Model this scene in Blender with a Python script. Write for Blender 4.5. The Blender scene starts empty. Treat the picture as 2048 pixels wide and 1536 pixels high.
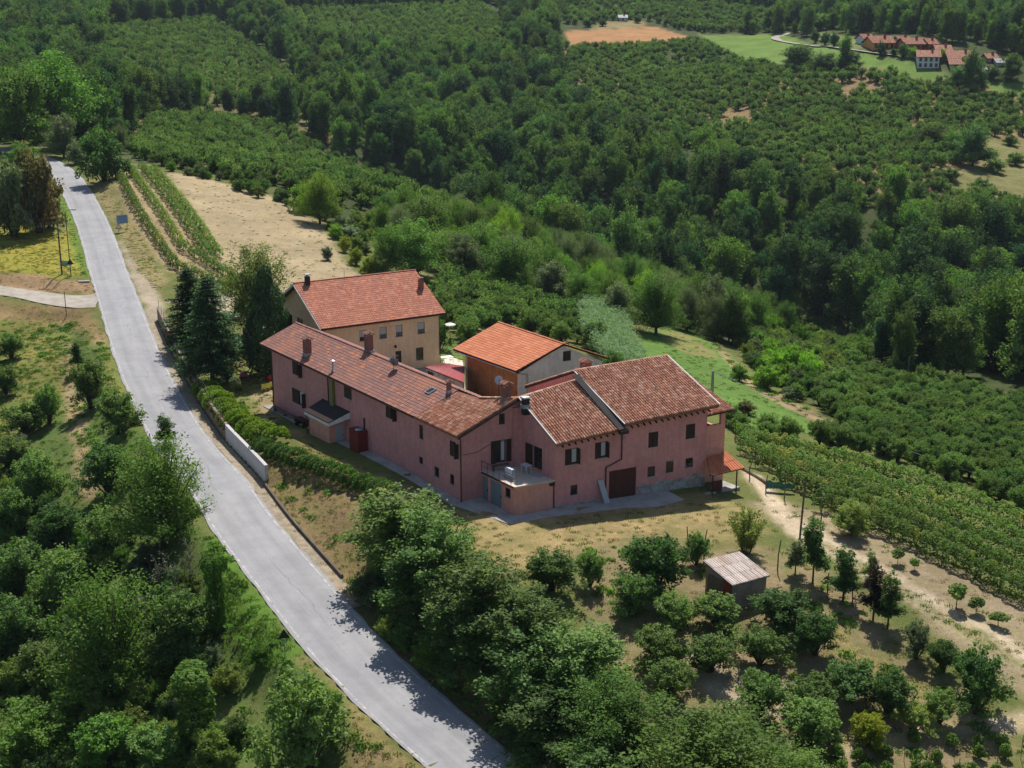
import bpy, bmesh, math, random
import numpy as np
from mathutils import Vector, Matrix, Euler

SC = bpy.context.scene
COL = SC.collection
rnd = random.Random(7)
npr = np.random.default_rng(11)
R = math.radians

# ------------------------------------------------------------------ camera, sky, sun, exposure
CAM_H, PITCH, FPX = 38.3, R(15.45), 2600.0
cam = bpy.data.cameras.new("camera")
cam.sensor_width = 36.0
cam.lens = FPX / 2048 * 36.0
cam.clip_start, cam.clip_end = 0.5, 4000
camo = bpy.data.objects.new("camera", cam)
camo.location = (0, 0, CAM_H)
camo.rotation_euler = (math.pi / 2 - PITCH, 0, 0)
COL.objects.link(camo)
SC.camera = camo

SUN_EL, SUN_AZ = R(58), R(9)            # azimuth clockwise from +Y
W = bpy.data.worlds.new("World"); SC.world = W
W.use_nodes = True
wn = W.node_tree.nodes; wn.clear()
sky = wn.new("ShaderNodeTexSky"); sky.sky_type = 'NISHITA'; sky.sun_disc = False
sky.sun_elevation = SUN_EL; sky.sun_rotation = SUN_AZ
sky.altitude = 400; sky.air_density = 1.0; sky.dust_density = 1.2
bg = wn.new("ShaderNodeBackground"); bg.inputs[1].default_value = 0.09
wo = wn.new("ShaderNodeOutputWorld")
W.node_tree.links.new(sky.outputs[0], bg.inputs[0]); W.node_tree.links.new(bg.outputs[0], wo.inputs[0])
sun = bpy.data.lights.new("sun", 'SUN'); sun.energy = 4.8; sun.angle = R(0.53); sun.color = (1.0, 0.955, 0.88)
suno = bpy.data.objects.new("sun", sun)
SUN_DIR = Vector((math.sin(SUN_AZ) * math.cos(SUN_EL), math.cos(SUN_AZ) * math.cos(SUN_EL), math.sin(SUN_EL)))
suno.rotation_euler = (-SUN_DIR).to_track_quat('-Z', 'Y').to_euler()
suno.location = (0, 0, 120); COL.objects.link(suno)
SC.view_settings.view_transform = 'Standard'; SC.view_settings.look = 'None'
SC.view_settings.gamma = 1; SC.view_settings.use_curve_mapping = False
SC.view_settings.exposure = 0.2
SC.cycles.max_bounces = 5; SC.cycles.diffuse_bounces = 3; SC.cycles.transmission_bounces = 3
SC.cycles.transparent_max_bounces = 6
SC.cycles.use_denoising = True

# ------------------------------------------------------------------ survey helpers (photo measurements -> world metres)
SP, CP = math.sin(PITCH), math.cos(PITCH)
def ray(px, py):
    X = (px - 1024) / FPX; Y = -(py - 768) / FPX
    return np.array([X, CP + Y * SP, -SP + Y * CP])
def at_z(px, py, z):
    d = ray(px, py); t = (z - CAM_H) / d[2]
    return np.array([d[0] * t, d[1] * t, z])
def at_y(px, py, Y):
    d = ray(px, py); t = Y / d[1]
    return np.array([d[0] * t, Y, CAM_H + d[2] * t])
def depth_of(p):
    return p[1] * CP - (p[2] - CAM_H) * SP
def to_px(p):
    p = np.asarray(p, float)
    d = p[..., 1] * CP - (p[..., 2] - CAM_H) * SP
    u = p[..., 1] * SP + (p[..., 2] - CAM_H) * CP
    return 1024 + FPX * p[..., 0] / d, 768 - FPX * u / d, d

# ------------------------------------------------------------------ terrain control
ctl = []
for px, py, z in [(923,998,0),(546,817,-.2),(1104,1021,-.1),(1404,977,-.5),(1100,1080,-.3),(1000,1060,-.3),(1300,1050,-.7),(1450,1000,-.9),
        (880,732,-.2),(928,782,-.2),(480,780,-.2),(420,690,0),(600,900,-.3),(700,800,0),(800,760,0),(1100,790,-.2),(1250,800,-.4),(1350,850,-.6),
        (60,480,5),(60,530,4),(0,585,2.5),(80,600,1.6),(80,690,-1.4),(40,820,-4),(200,700,.2),(170,900,-3.2),(100,1000,-6),(0,1100,-9),(50,1300,-11.5),(300,1300,-7.6),
        (300,1050,-4.2),(500,1450,-7.6),(0,1536,-13),(600,1536,-8),(200,1536,-10),
        (760,985,-.3),(690,950,-.2),(640,990,-1.0),(1000,1150,-.9),(900,1080,-.7),(1200,1300,-3.2),(1050,1330,-3),(1100,1450,-5.2),(1250,1530,-5.2),(1400,1450,-4.6),(1470,1190,-2),(1650,1300,-3.2),
        (1850,1400,-4.2),(2040,1480,-5),(1700,1130,-1.7),(2040,1200,-3.5),(1600,1000,-1.3),(1750,1010,-2.2),(2040,1100,-4.5),(1550,1500,-5.2),
        (1550,900,-3.2),(2040,1000,-7),(1800,850,-8),(2040,850,-10.5),(1500,780,-6),(1700,760,-12),(2040,760,-15),(1300,660,-6),(1250,740,-3),(1450,700,-9),
        (1600,700,-15),(1850,740,-15),(1100,640,-4),(950,600,-3),(1000,500,-4),(560,640,.6),
        (340,360,9),(500,380,7),(650,450,3),(700,540,1.5),(480,520,2.4),(300,430,6.5),(600,400,5),(180,300,10),(100,250,12),(30,330,10.5),(850,470,-1)]:
    ctl.append(at_z(px, py, z))
for px, py, Y in [(2000,500,322),(2000,400,357),(2000,300,417),(2000,200,480),(2000,130,512),(1850,125,520),(1700,90,560),(2000,50,640),(2000,0,720),
        (1500,550,322),(1500,400,365),(1500,300,417),(1500,200,500),(1500,130,585),(1500,50,720),(1500,0,830),
        (1000,400,403),(1000,300,460),(1000,200,535),(1000,100,620),(1000,50,700),(1000,0,810),
        (850,400,290),(850,280,470),(850,168,560),(850,83,640),(850,20,760),
        (500,330,330),(500,300,375),(500,250,440),(500,200,480),(500,100,620),(500,50,700),(500,0,800),
        (100,200,430),(100,100,560),(100,50,640),(100,0,750),(250,230,400),(650,330,360),(700,250,440)]:
    ctl.append(at_y(px, py, Y))
for x, y, z in [(150,255,-26),(100,290,-28),(60,285,-30),(40,330,-27),(0,370,-22),(-30,400,-14),(100,255,-24),(200,250,-26),(130,300,-26),
        (0,30,-9),(-60,30,-22),(60,30,-10),(-120,60,-28),(-140,150,-8),(-130,110,-18),(110,60,-12),(130,110,-16),(-200,250,0),(230,150,-24),(-220,380,8),(260,320,-22),(260,480,10),
        (-300,150,-8),(-300,600,30),(-320,900,62),(0,960,62),(320,960,62),(330,650,36),(300,560,30),(0,-60,-20),(-250,-60,-40),(250,-60,-36),(420,300,-10),(450,900,60),(-460,400,20),(-460,900,60)]:
    ctl.append(np.array([x, y, z], float))
ctl = np.array(ctl)
def _phi(d2):
    return 0.5 * d2 * np.log(d2 + 1e-9)
_S = 100.0
_K = len(ctl)
_p = ctl[:, :2] / _S
_d2 = ((_p[:, None] - _p[None]) ** 2).sum(-1)
_A = np.zeros((_K + 3, _K + 3)); _A[:_K, :_K] = _phi(_d2) + 2e-3 * np.eye(_K)
_A[:_K, _K] = 1; _A[:_K, _K + 1:] = _p; _A[_K, :_K] = 1; _A[_K + 1:, :_K] = _p.T
_w = np.linalg.solve(_A, np.concatenate([ctl[:, 2], np.zeros(3)]))
def tps(xy):
    xy = np.asarray(xy, float).reshape(-1, 2) / _S
    out = np.empty(len(xy))
    for i in range(0, len(xy), 20000):
        q = xy[i:i + 20000]
        d2 = ((q[:, None] - _p[None]) ** 2).sum(-1)
        out[i:i + 20000] = _phi(d2) @ _w[:_K] + _w[_K] + q @ _w[_K + 1:]
    return out

# ------------------------------------------------------------------ road axis
road_px = [(1005,1590,-7.1),(958,1536,-6.7),(912,1498,-6.3),(838,1436,-5.8),(753,1357,-5.2),(686,1289,-4.6),(620,1211,-4.0),(558,1135,-3.3),(488,1050,-2.5),(435,967,-1.9),
    (366,889,-1.3),(329,826,-.9),(299,766,-.4),(273,706,.3),(250,640,1.0),(231,583,2.0),(216,542,2.8),(203,497,4.0),(187,453,5.2),(171,417,6.5),(154,385,7.8),(136,357,9.0),(112,335,10.0),(84,320,10.8),(50,308,11.4),(0,296,12)]
axis = np.array([at_z(*p) for p in road_px])
axis = np.concatenate([[[axis[0][0] + 18, axis[0][1] - 36, -9.5]], axis])
def resample(P, step):
    P = np.asarray(P, float)
    seg = np.linalg.norm(np.diff(P[:, :2], axis=0), axis=1); s = np.concatenate([[0], np.cumsum(seg)])
    n = max(2, int(s[-1] / step)); t = np.linspace(0, s[-1], n)
    return np.stack([np.interp(t, s, P[:, k]) for k in range(P.shape[1])], 1)
axis = resample(axis, 1.5)
for _ in range(5):
    a2 = axis.copy(); a2[1:-1] = (axis[:-2] + 2 * axis[1:-1] + axis[2:]) / 4; axis = a2
_t = np.gradient(axis[:, :2], axis=0); _t /= np.linalg.norm(_t, axis=1)[:, None]
RN = np.stack([_t[:, 1], -_t[:, 0]], 1)         # to the right when going up the road (house side)
ROAD_W = 2.75
side_px = [(196,600,1.7),(160,603,1.6),(110,599,1.7),(50,588,2.1),(0,581,2.5),(-60,572,3)]
side = resample(np.array([at_z(*p) for p in side_px]), 1.5)
def seg_query(xy, P):
    """nearest distance to polyline vertices, index, and side sign"""
    xy = np.asarray(xy, float).reshape(-1, 2)
    D = np.full(len(xy), 1e9); I = np.zeros(len(xy), int)
    for i in range(0, len(xy), 20000):
        q = xy[i:i + 20000]
        d2 = ((q[:, None] - P[None, :, :2]) ** 2).sum(-1)
        I[i:i + 20000] = d2.argmin(1); D[i:i + 20000] = np.sqrt(d2.min(1))
    return D, I
def sstep(a, b, x):
    t = np.clip((x - a) / (b - a), 0, 1); return t * t * (3 - 2 * t)
# station on the road where the retaining wall starts and ends (far -> near)
def road_station(px, py, z):
    p = at_z(px, py, z); D, I = seg_query(p[:2], axis); return int(I[0])
ST_WALL_NEAR = road_station(500, 975, -1.9)
ST_WALL_FAR = road_station(296, 640, 1.0)
def ground(xy):
    xy = np.asarray(xy, float).reshape(-1, 2)
    z = tps(xy)
    near = (xy[:, 1] < 420) & (xy[:, 0] < 60)
    if near.any():
        q = xy[near]; zz = z[near]
        D, I = seg_query(q, axis)
        off = ((q - axis[I, :2]) * RN[I]).sum(1)
        zr = axis[I, 2] - 0.06
        wallz = (off > 0) & (I >= ST_WALL_NEAR) & (I <= ST_WALL_FAR)
        wid = np.where(wallz, 0.5, np.where(off > 0, 5.0, 3.5)); st = np.where(wallz, 4.1, 3.4)
        t = np.clip((D - st) / wid, 0, 1); t = t * t * (3 - 2 * t)
        zz = zr * (1 - t) + zz * t
        D2, I2 = seg_query(q, side)
        t = np.clip((D2 - 3.1) / 3.5, 0, 1); t = t * t * (3 - 2 * t)
        zz = np.where(D > 2.9, (side[I2, 2] - .05) * (1 - t) + zz * t, zz)
        z[near] = zz
    return z
def gz(x, y):
    return float(ground([[x, y]])[0])
def hit(px, py, zoff=0.0):
    """where the sight line through a photo point meets the ground"""
    d = ray(px, py)
    ts = np.concatenate([np.linspace(50, 240, 381), np.linspace(241, 1100, 860)])
    P = np.array([0, 0, CAM_H]) + ts[:, None] * d
    g = ground(P[:, :2]) + zoff - P[:, 2]
    k = np.argmax(g > 0)
    if g[k] <= 0: k = len(ts) - 1
    if k == 0: k = 1
    a, b = g[k - 1], g[k]
    f = a / (a - b) if b != a else 0
    t = ts[k - 1] + (ts[k] - ts[k - 1]) * min(max(f, 0), 1)
    p = np.array([0, 0, CAM_H]) + t * d
    p[2] = gz(p[0], p[1])
    return p

# ------------------------------------------------------------------ mesh helpers
def link_mesh(name, verts, faces, mats, midx=None, parent=None, smooth=False):
    me = bpy.data.meshes.new(name)
    verts = np.asarray(verts, np.float32).reshape(-1, 3)
    if isinstance(faces, np.ndarray):
        n, k = faces.shape
        me.vertices.add(len(verts)); me.vertices.foreach_set("co", verts.ravel())
        me.loops.add(n * k); me.loops.foreach_set("vertex_index", faces.ravel().astype(np.int32))
        me.polygons.add(n); me.polygons.foreach_set("loop_start", np.arange(0, n * k, k, dtype=np.int32))
        me.update(calc_edges=True)
    else:
        me.from_pydata(verts.tolist(), [], faces)
    for m in (mats if isinstance(mats, (list, tuple)) else [mats]):
        me.materials.append(m)
    if midx is not None:
        me.polygons.foreach_set("material_index", np.asarray(midx, np.int32))
    if smooth:
        me.polygons.foreach_set("use_smooth", np.ones(len(me.polygons), bool))
    me.update()
    o = bpy.data.objects.new(name, me); COL.objects.link(o)
    if parent: o.parent = parent
    return o

class MB:
    """collects faces, then becomes one mesh object"""
    def __init__(s): s.v, s.f, s.m = [], [], []
    def poly(s, pts, m=0):
        i = len(s.v); s.v += [tuple(map(float, p)) for p in pts]; s.f.append(list(range(i, i + len(pts)))); s.m.append(m)
    def prism(s, pts, up, m=0):
        """closed solid: polygon pts (3-D) swept along vector up"""
        a = [np.asarray(p, float) for p in pts]; b = [p + np.asarray(up, float) for p in a]
        i = len(s.v); n = len(a)
        s.v += [tuple(p) for p in a + b]
        s.f.append([i + k for k in range(n)][::-1]); s.f.append([i + n + k for k in range(n)])
        for k in range(n): s.f.append([i + k, i + (k + 1) % n, i + n + (k + 1) % n, i + n + k])
        s.m += [m] * (n + 2)
    def box(s, c, ex, ey, ez, m=0):
        """box centred at c with half-extent vectors"""
        c, ex, ey, ez = [np.asarray(q, float) for q in (c, ex, ey, ez)]
        s.prism([c - ex - ey - ez, c + ex - ey - ez, c + ex + ey - ez, c - ex + ey - ez], 2 * ez, m)
    def abox(s, x0, y0, z0, x1, y1, z1, m=0):
        s.prism([(x0, y0, z0), (x1, y0, z0), (x1, y1, z0), (x0, y1, z0)], (0, 0, z1 - z0), m)
    def tube(s, P, r, n=6, m=0, cap=True):
        P = [np.asarray(p, float) for p in P]; rs = r if isinstance(r, (list, tuple)) else [r] * len(P)
        rings = []
        for k, p in enumerate(P):
            d = P[min(k + 1, len(P) - 1)] - P[max(k - 1, 0)]; d = d / (np.linalg.norm(d) + 1e-9)
            a = np.cross(d, (0, 0, 1) if abs(d[2]) < .9 else (1, 0, 0)); a /= np.linalg.norm(a); b = np.cross(d, a)
            rings.append(len(s.v))
            for q in range(n):
                t = 2 * math.pi * q / n; s.v.append(tuple(p + rs[k] * (a * math.cos(t) + b * math.sin(t))))
        for k in range(len(P) - 1):
            i, j = rings[k], rings[k + 1]
            for q in range(n): s.f.append([i + q, i + (q + 1) % n, j + (q + 1) % n, j + q]); s.m.append(m)
        if cap:
            s.f.append([rings[0] + q for q in range(n)][::-1]); s.f.append([rings[-1] + q for q in range(n)]); s.m += [m, m]
    def build(s, name, mats, parent=None, origin=None, smooth=False):
        v = np.array(s.v, float)
        if origin is not None: v = v - np.asarray(origin, float)
        o = link_mesh(name, v, s.f, mats, s.m if isinstance(mats, (list, tuple)) else None, parent, smooth)
        if origin is not None and parent is None: o.location = origin
        return o

def tag(o, label=None, cat=None, group=None, kind=None):
    if label: o["label"] = label
    if cat: o["category"] = cat
    if group: o["group"] = group
    if kind: o["kind"] = kind
    return o
def thing(name, label, cat, loc=(0, 0, 0), rz=0.0, group=None):
    o = bpy.data.objects.new(name, None); COL.objects.link(o); o.empty_display_size = .3
    o.location = tuple(map(float, loc)); o.rotation_euler = (0, 0, rz)
    return tag(o, label, cat, group)
def copy_thing(src, loc, rz=0.0, sc=None, label=None, group=None):
    c = src.copy(); COL.objects.link(c); c.location = tuple(map(float, loc)); c.rotation_euler = (0, 0, rz)
    if sc is not None: c.scale = (sc, sc, sc) if np.isscalar(sc) else tuple(sc)
    if label: c["label"] = label
    if group: c["group"] = group
    for ch in src.children:
        d = ch.copy(); COL.objects.link(d); d.parent = c
        for g in ch.children:
            e = g.copy(); COL.objects.link(e); e.parent = d
    return c

# ------------------------------------------------------------------ materials
def newmat(name):
    m = bpy.data.materials.new(name); m.use_nodes = True
    nt = m.node_tree; nt.nodes.clear()
    return m, nt.nodes, nt.links
def principled(N, L, rough=.8, spec=.3):
    p = N.new("ShaderNodeBsdfPrincipled"); p.inputs["Roughness"].default_value = rough
    p.inputs["Specular IOR Level"].default_value = spec
    o = N.new("ShaderNodeOutputMaterial"); L.new(p.outputs[0], o.inputs[0]); return p
def noise(N, L, scale, detail=4, rough=.6, vec=None):
    n = N.new("ShaderNodeTexNoise"); n.inputs["Scale"].default_value = scale; n.inputs["Detail"].default_value = detail
    n.inputs["Roughness"].default_value = rough
    if vec is not None: L.new(vec, n.inputs["Vector"])
    return n.outputs["Fac"]
def maprange(N, L, v, a, b, c=0., d=1.):
    n = N.new("ShaderNodeMapRange"); n.inputs[1].default_value = a; n.inputs[2].default_value = b
    n.inputs[3].default_value = c; n.inputs[4].default_value = d; L.new(v, n.inputs[0]); return n.outputs[0]
def mixc(N, L, fac, a, b, mode='MIX'):
    n = N.new("ShaderNodeMix"); n.data_type = 'RGBA'; n.blend_type = mode
    for s, v in ((0, fac), (6, a), (7, b)):
        if isinstance(v, (int, float)): n.inputs[s].default_value = v
        elif isinstance(v, tuple): n.inputs[s].default_value = (*v, 1) if len(v) == 3 else v
        else: L.new(v, n.inputs[s])
    return n.outputs[2]
def mathn(N, L, op, a, b=0.5):
    n = N.new("ShaderNodeMath"); n.operation = op
    for s, v in ((0, a), (1, b)):
        if isinstance(v, (int, float)): n.inputs[s].default_value = v
        else: L.new(v, n.inputs[s])
    return n.outputs[0]
def bump(N, L, h, p, dist=.02, strength=.5):
    b = N.new("ShaderNodeBump"); b.inputs["Distance"].default_value = dist; b.inputs["Strength"].default_value = strength
    L.new(h, b.inputs["Height"]); L.new(b.outputs[0], p.inputs["Normal"])
def scale_col(N, L, col, fac):
    """col * scalar fac"""
    n = N.new("ShaderNodeVectorMath"); n.operation = 'SCALE'
    if isinstance(col, tuple): n.inputs[0].default_value = col
    else: L.new(col, n.inputs[0])
    L.new(fac, n.inputs[3]); return n.outputs[0]

def mat_surface(name, col, col2=None, sc=1.5, amt=(.4, .65), var=.25, rough=.85, spec=.2, fine=12, bumpd=.01, metal=0, streak=0):
    """plain weathered surface: two colours in blotches, fine brightness grain, small relief"""
    m, N, L = newmat(name); p = principled(N, L, rough, spec)
    tc = N.new("ShaderNodeTexCoord").outputs["Object"]
    c = tuple(col)
    if col2: c = mixc(N, L, maprange(N, L, noise(N, L, sc, 5, .65, tc), *amt), tuple(col), tuple(col2))
    nf = noise(N, L, fine, 3, .6, tc)
    c = scale_col(N, L, c, maprange(N, L, nf, .3, .7, 1 - var, 1 + var))
    if streak:      # rain streaks, patched and faded render
        mp = N.new("ShaderNodeMapping"); mp.inputs["Scale"].default_value = (2.2, 2.2, .22); L.new(tc, mp.inputs[0])
        c = scale_col(N, L, c, maprange(N, L, noise(N, L, 1.6, 6, .7, mp.outputs[0]), .36, .66, 1 - streak, 1 + streak * .5))
        c = mixc(N, L, maprange(N, L, noise(N, L, .33, 4, .6, tc), .54, .60, 0, .35), c, tuple(min(1, q * 1.15) for q in col))
        c = scale_col(N, L, c, maprange(N, L, noise(N, L, .9, 5, .75, tc), .3, .42, 1 - streak * .9, 1))
    L.new(c, p.inputs["Base Color"])
    if metal: p.inputs["Metallic"].default_value = metal
    if bumpd: bump(N, L, nf, p, bumpd)
    return m

def mat_tiles(name, ramp, dirt=(.35, .33, .27), dirt_amt=.35, rough=.85, patch=None):
    """roof tiles: every tile its own shade, lichen and dirt blotches across the roof"""
    m, N, L = newmat(name); p = principled(N, L, rough, .2)
    ri = N.new("ShaderNodeNewGeometry").outputs["Random Per Island"]
    cr = N.new("ShaderNodeValToRGB"); cr.color_ramp.interpolation = 'LINEAR'
    el = cr.color_ramp.elements
    while len(el) < len(ramp): el.new(.5)
    for e, (pos, c) in zip(el, ramp): e.position = pos; e.color = (*c, 1)
    tc = N.new("ShaderNodeTexCoord").outputs["Object"]
    L.new(ri, cr.inputs[0])
    c = cr.outputs[0]
    if patch:
        f = maprange(N, L, noise(N, L, patch[0], 3, .6, tc), patch[1], patch[2])
        c = mixc(N, L, f, c, patch[3])
    f = maprange(N, L, noise(N, L, .9, 6, .7, tc), .5, .72, 0, dirt_amt)
    c = mixc(N, L, f, c, dirt)
    nf = noise(N, L, 9, 4, .7, tc)
    c = scale_col(N, L, c, maprange(N, L, nf, .3, .7, .78, 1.22))
    L.new(c, p.inputs["Base Color"])
    return m

def mat_leaf(name, col, col2, hue=.02, var=.35, trans=.3, clump=.5, yellow=None):
    """foliage: every leaf, clump and tree a little different; light passes through"""
    m, N, L = newmat(name)
    o = N.new("ShaderNodeOutputMaterial")
    ri = N.new("ShaderNodeNewGeometry").outputs["Random Per Island"]
    orr = N.new("ShaderNodeObjectInfo").outputs["Random"]
    tc = N.new("ShaderNodeTexCoord").outputs["Object"]
    cl = noise(N, L, clump, 2, .5, tc)
    c = mixc(N, L, maprange(N, L, cl, .35, .65), col, col2)
    if yellow:
        c = mixc(N, L, maprange(N, L, noise(N, L, yellow[0], 2, .5, tc), yellow[1], yellow[1] + .08), c, yellow[2])
    hs = N.new("ShaderNodeHueSaturation")
    L.new(maprange(N, L, orr, 0, 1, .5 - hue, .5 + hue), hs.inputs["Hue"])
    hs.inputs["Saturation"].default_value = 1
    v1 = maprange(N, L, ri, 0, 1, 1 - var, 1 + var)
    r2 = mathn(N, L, 'FRACT', mathn(N, L, 'MULTIPLY', orr, 7.31))
    v2 = maprange(N, L, r2, 0, 1, .72, 1.25)
    L.new(mathn(N, L, 'MULTIPLY', v1, v2), hs.inputs["Value"])
    L.new(c, hs.inputs["Color"])
    p = N.new("ShaderNodeBsdfPrincipled"); p.inputs["Roughness"].default_value = .6; p.inputs["Specular IOR Level"].default_value = .12
    L.new(hs.outputs[0], p.inputs["Base Color"])
    t = N.new("ShaderNodeBsdfTranslucent")
    yl = mixc(N, L, 1.0, hs.outputs[0], (1.25, 1.35, .6), 'MULTIPLY')
    L.new(yl, t.inputs[0])
    mx = N.new("ShaderNodeMixShader"); mx.inputs[0].default_value = trans
    L.new(p.outputs[0], mx.inputs[1]); L.new(t.outputs[0], mx.inputs[2]); L.new(mx.outputs[0], o.inputs[0])
    return m

# ------------------------------------------------------------------ ground sheet
def spaced(segs):
    out = [segs[0][0]]
    for a, b, s0, s1 in segs:
        x = a
        while x < b - 1e-6:
            s = s0 + (s1 - s0) * (x - a) / (b - a); x = min(b, x + s); out.append(x)
    return np.array(out)
gx = spaced([(-700, -140, 26, 2.5), (-140, -70, 2.5, .55), (-70, 55, .55, .55), (55, 140, .55, 2.5), (140, 700, 2.5, 26)])
gy = spaced([(-90, 50, 14, .8), (50, 165, .55, .55), (165, 330, .55, 2.2), (330, 1300, 2.2, 16)])
GX, GY = np.meshgrid(gx, gy); GXY = np.stack([GX.ravel(), GY.ravel()], 1)
GZ = ground(GXY)
def vnoise(xy, s, seed):
    q = np.asarray(xy) / s; i = np.floor(q).astype(np.int64); f = q - i; f = f * f * (3 - 2 * f)
    def h(a, b):
        n = (a * 374761393 + b * 668265263 + seed * 974711) & 0x7fffffff
        n = ((n ^ (n >> 13)) * 1274126177) & 0x7fffffff
        return ((n ^ (n >> 16)) & 0xffff) / 65535.0
    a, b = i[:, 0], i[:, 1]
    return (h(a, b) * (1 - f[:, 0]) + h(a + 1, b) * f[:, 0]) * (1 - f[:, 1]) + (h(a, b + 1) * (1 - f[:, 0]) + h(a + 1, b + 1) * f[:, 0]) * f[:, 1]
GN_ = (vnoise(GXY, 3.1, 1) - .5) + .5 * (vnoise(GXY, 1.3, 2) - .5)
Droad, Iroad = seg_query(GXY[:, :], axis)
Dside, _ = seg_query(GXY, side)
micro = np.clip(np.minimum(Droad - 3.2, Dside - 3.2), 0, 1) * np.where(GXY[:, 1] < 240, .12, .3)
GZ = GZ + micro * GN_
cA = np.tile(np.array([.07, .075, .03]), (len(GXY), 1)); cB = np.tile(np.array([.045, .07, .02]), (len(GXY), 1))
def sdist(xy, poly):
    """signed distance to polygon, positive inside"""
    xy = np.asarray(xy, float); P = np.asarray(poly, float)
    best = np.full(len(xy), 1e18); ins = np.zeros(len(xy), bool)
    for k in range(len(P)):
        a, b = P[k], P[(k + 1) % len(P)]; ab = b - a
        t = np.clip(((xy - a) @ ab) / (ab @ ab + 1e-12), 0, 1)
        d = xy - a - t[:, None] * ab; best = np.minimum(best, (d * d).sum(1))
        c = (a[1] > xy[:, 1]) != (b[1] > xy[:, 1])
        with np.errstate(divide='ignore', invalid='ignore'):
            xx = (b[0] - a[0]) * (xy[:, 1] - a[1]) / (b[1] - a[1]) + a[0]
        ins ^= c & (xy[:, 0] < xx)
    return np.sqrt(best) * np.where(ins, 1, -1)
def wpoly(px):
    return np.array([hit(*p)[:2] for p in px])
ZONES = {}
def zone(name, px, a, b, feather=1.0, wob=1.5, world=False):
    P = np.array(px, float) if world else wpoly(px)
    ZONES[name] = P
    lo, hi = P.min(0) - 6, P.max(0) + 6
    k = np.where(((GXY > lo) & (GXY < hi)).all(1))[0]
    if len(k) == 0: return
    w = sstep(-feather, feather, sdist(GXY[k], P) + wob * GN_[k])[:, None]
    cA[k] = cA[k] * (1 - w) + np.array(a) * w; cB[k] = cB[k] * (1 - w) + np.array(b) * w
DRY, OLIVE, GRASS = (.35, .25, .125), (.16, .155, .05), (.10, .165, .035)
SOIL, PALE = (.30, .215, .13), (.46, .37, .26)
# the ridge and farm surroundings, then each plot
zone("ridge", [(-200,300),(120,290),(300,330),(560,380),(720,470),(900,560),(1250,640),(1480,700),(1700,850),(2300,900),(2300,1700),(-300,1700)], OLIVE, (.10, .13, .035), 4, 6)
zone("left_slope", [(-200,610),(150,640),(230,720),(300,850),(420,1060),(560,1250),(800,1480),(870,1560),(-200,1700)], (.13, .15, .045), (.08, .14, .03), 1.5, 3)
zone("left_meadow", [(-100,400),(115,470),(150,440),(178,545),(120,565),(60,548),(-100,545)], (.30, .235, .045), (.21, .22, .03), 1.2, 2)
zone("verge_left", [(128,390),(150,430),(178,520),(186,560),(160,545),(140,470),(118,410)], (.13, .20, .03), (.10, .17, .03), .8, 1)
zone("side_bank", [(-100,548),(60,548),(120,560),(180,560),(190,590),(150,585),(-100,572)], (.33, .215, .12), (.27, .19, .10), .7, 1)
zone("side_bank_low", [(-100,600),(150,612),(200,640),(226,712),(195,690),(140,650),(-100,628)], (.31, .21, .11), (.24, .19, .07), .8, 1.6)
zone("left_grass", [(-50,650),(60,640),(138,668),(136,790),(60,880),(-50,880)], (.25, .21, .06), (.13, .17, .04), 1.5, 3)
zone("left_track", [(128,685),(154,685),(156,790),(178,900),(195,1000),(160,1000),(146,900),(130,800)], (.38, .275, .155), (.30, .22, .11), .45, .8)
zone("verge_mid", [(190,690),(228,705),(262,800),(300,860),(260,850),(215,770)], (.13, .18, .035), (.22, .19, .06), .6, 1)
zone("verge_low", [(425,1060),(470,1130),(540,1210),(600,1300),(585,1345),(500,1335),(430,1240),(412,1130)], (.12, .21, .03), (.09, .165, .028), .6, 1)
zone("verge_dry", [(600,1320),(660,1350),(715,1410),(790,1480),(870,1545),(870,1590),(690,1590),(700,1400)], (.31, .215, .11), (.20, .18, .06), .6, 1.2)
zone("vineyard_left", [(225,335),(330,345),(380,440),(470,560),(420,560),(330,540),(255,440)], (.35, .25, .15), (.28, .23, .11), .8, .8)
zone("verge_sign", [(172,355),(215,350),(245,420),(300,500),(330,560),(318,590),(275,540),(225,440)], (.19, .185, .055), (.30, .225, .12), .6, 1)
zone("shoulder", [(238,480),(275,540),(322,590),(330,640),(300,640),(268,570)], (.40, .33, .25), (.33, .27, .18), .5, .8)
zone("ploughed", [(330,345),(420,358),(560,400),(640,445),(690,520),(720,560),(600,600),(470,560),(400,450)], (.40, .31, .195), (.33, .26, .14), 1, 1.2)
zone("yard_top", [(318,600),(480,590),(560,640),(520,700),(480,690),(500,640),(420,620)], (.46, .38, .28), (.36, .28, .19), .6, .7)
zone("lawn", [(340,640),(500,690),(560,720),(560,850),(500,850),(420,760)], (.12, .165, .04), (.25, .20, .075), .8, 1.5)
zone("lawn_pale", [(508,790),(548,770),(560,850),(520,845)], (.38, .30, .19), (.25, .20, .08), .6, 1)
zone("court", [(700,690),(880,720),(960,800),(930,840),(760,830)], (.42, .38, .32), (.34, .30, .24), .6, .5)
zone("bank", [(480,930),(620,890),(760,970),(800,1010),(760,1120),(690,1190),(640,1130),(560,1030)], (.25, .165, .085), (.19, .165, .06), .6, 1.5)
zone("bank_low", [(690,1190),(800,1050),(1050,1300),(1300,1560),(1040,1590),(770,1290)], (.085, .10, .035), (.16, .115, .05), 1, 2)
zone("yard", [(540,830),(640,900),(860,1000),(930,1030),(1110,1010),(1420,990),(1480,1000),(1560,1060),(1440,1090),(1280,1070),(1150,1110),(1000,1180),(940,1100),(800,1000),(700,960)], (.37, .265, .125), (.22, .195, .075), .8, 1.6)
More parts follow.
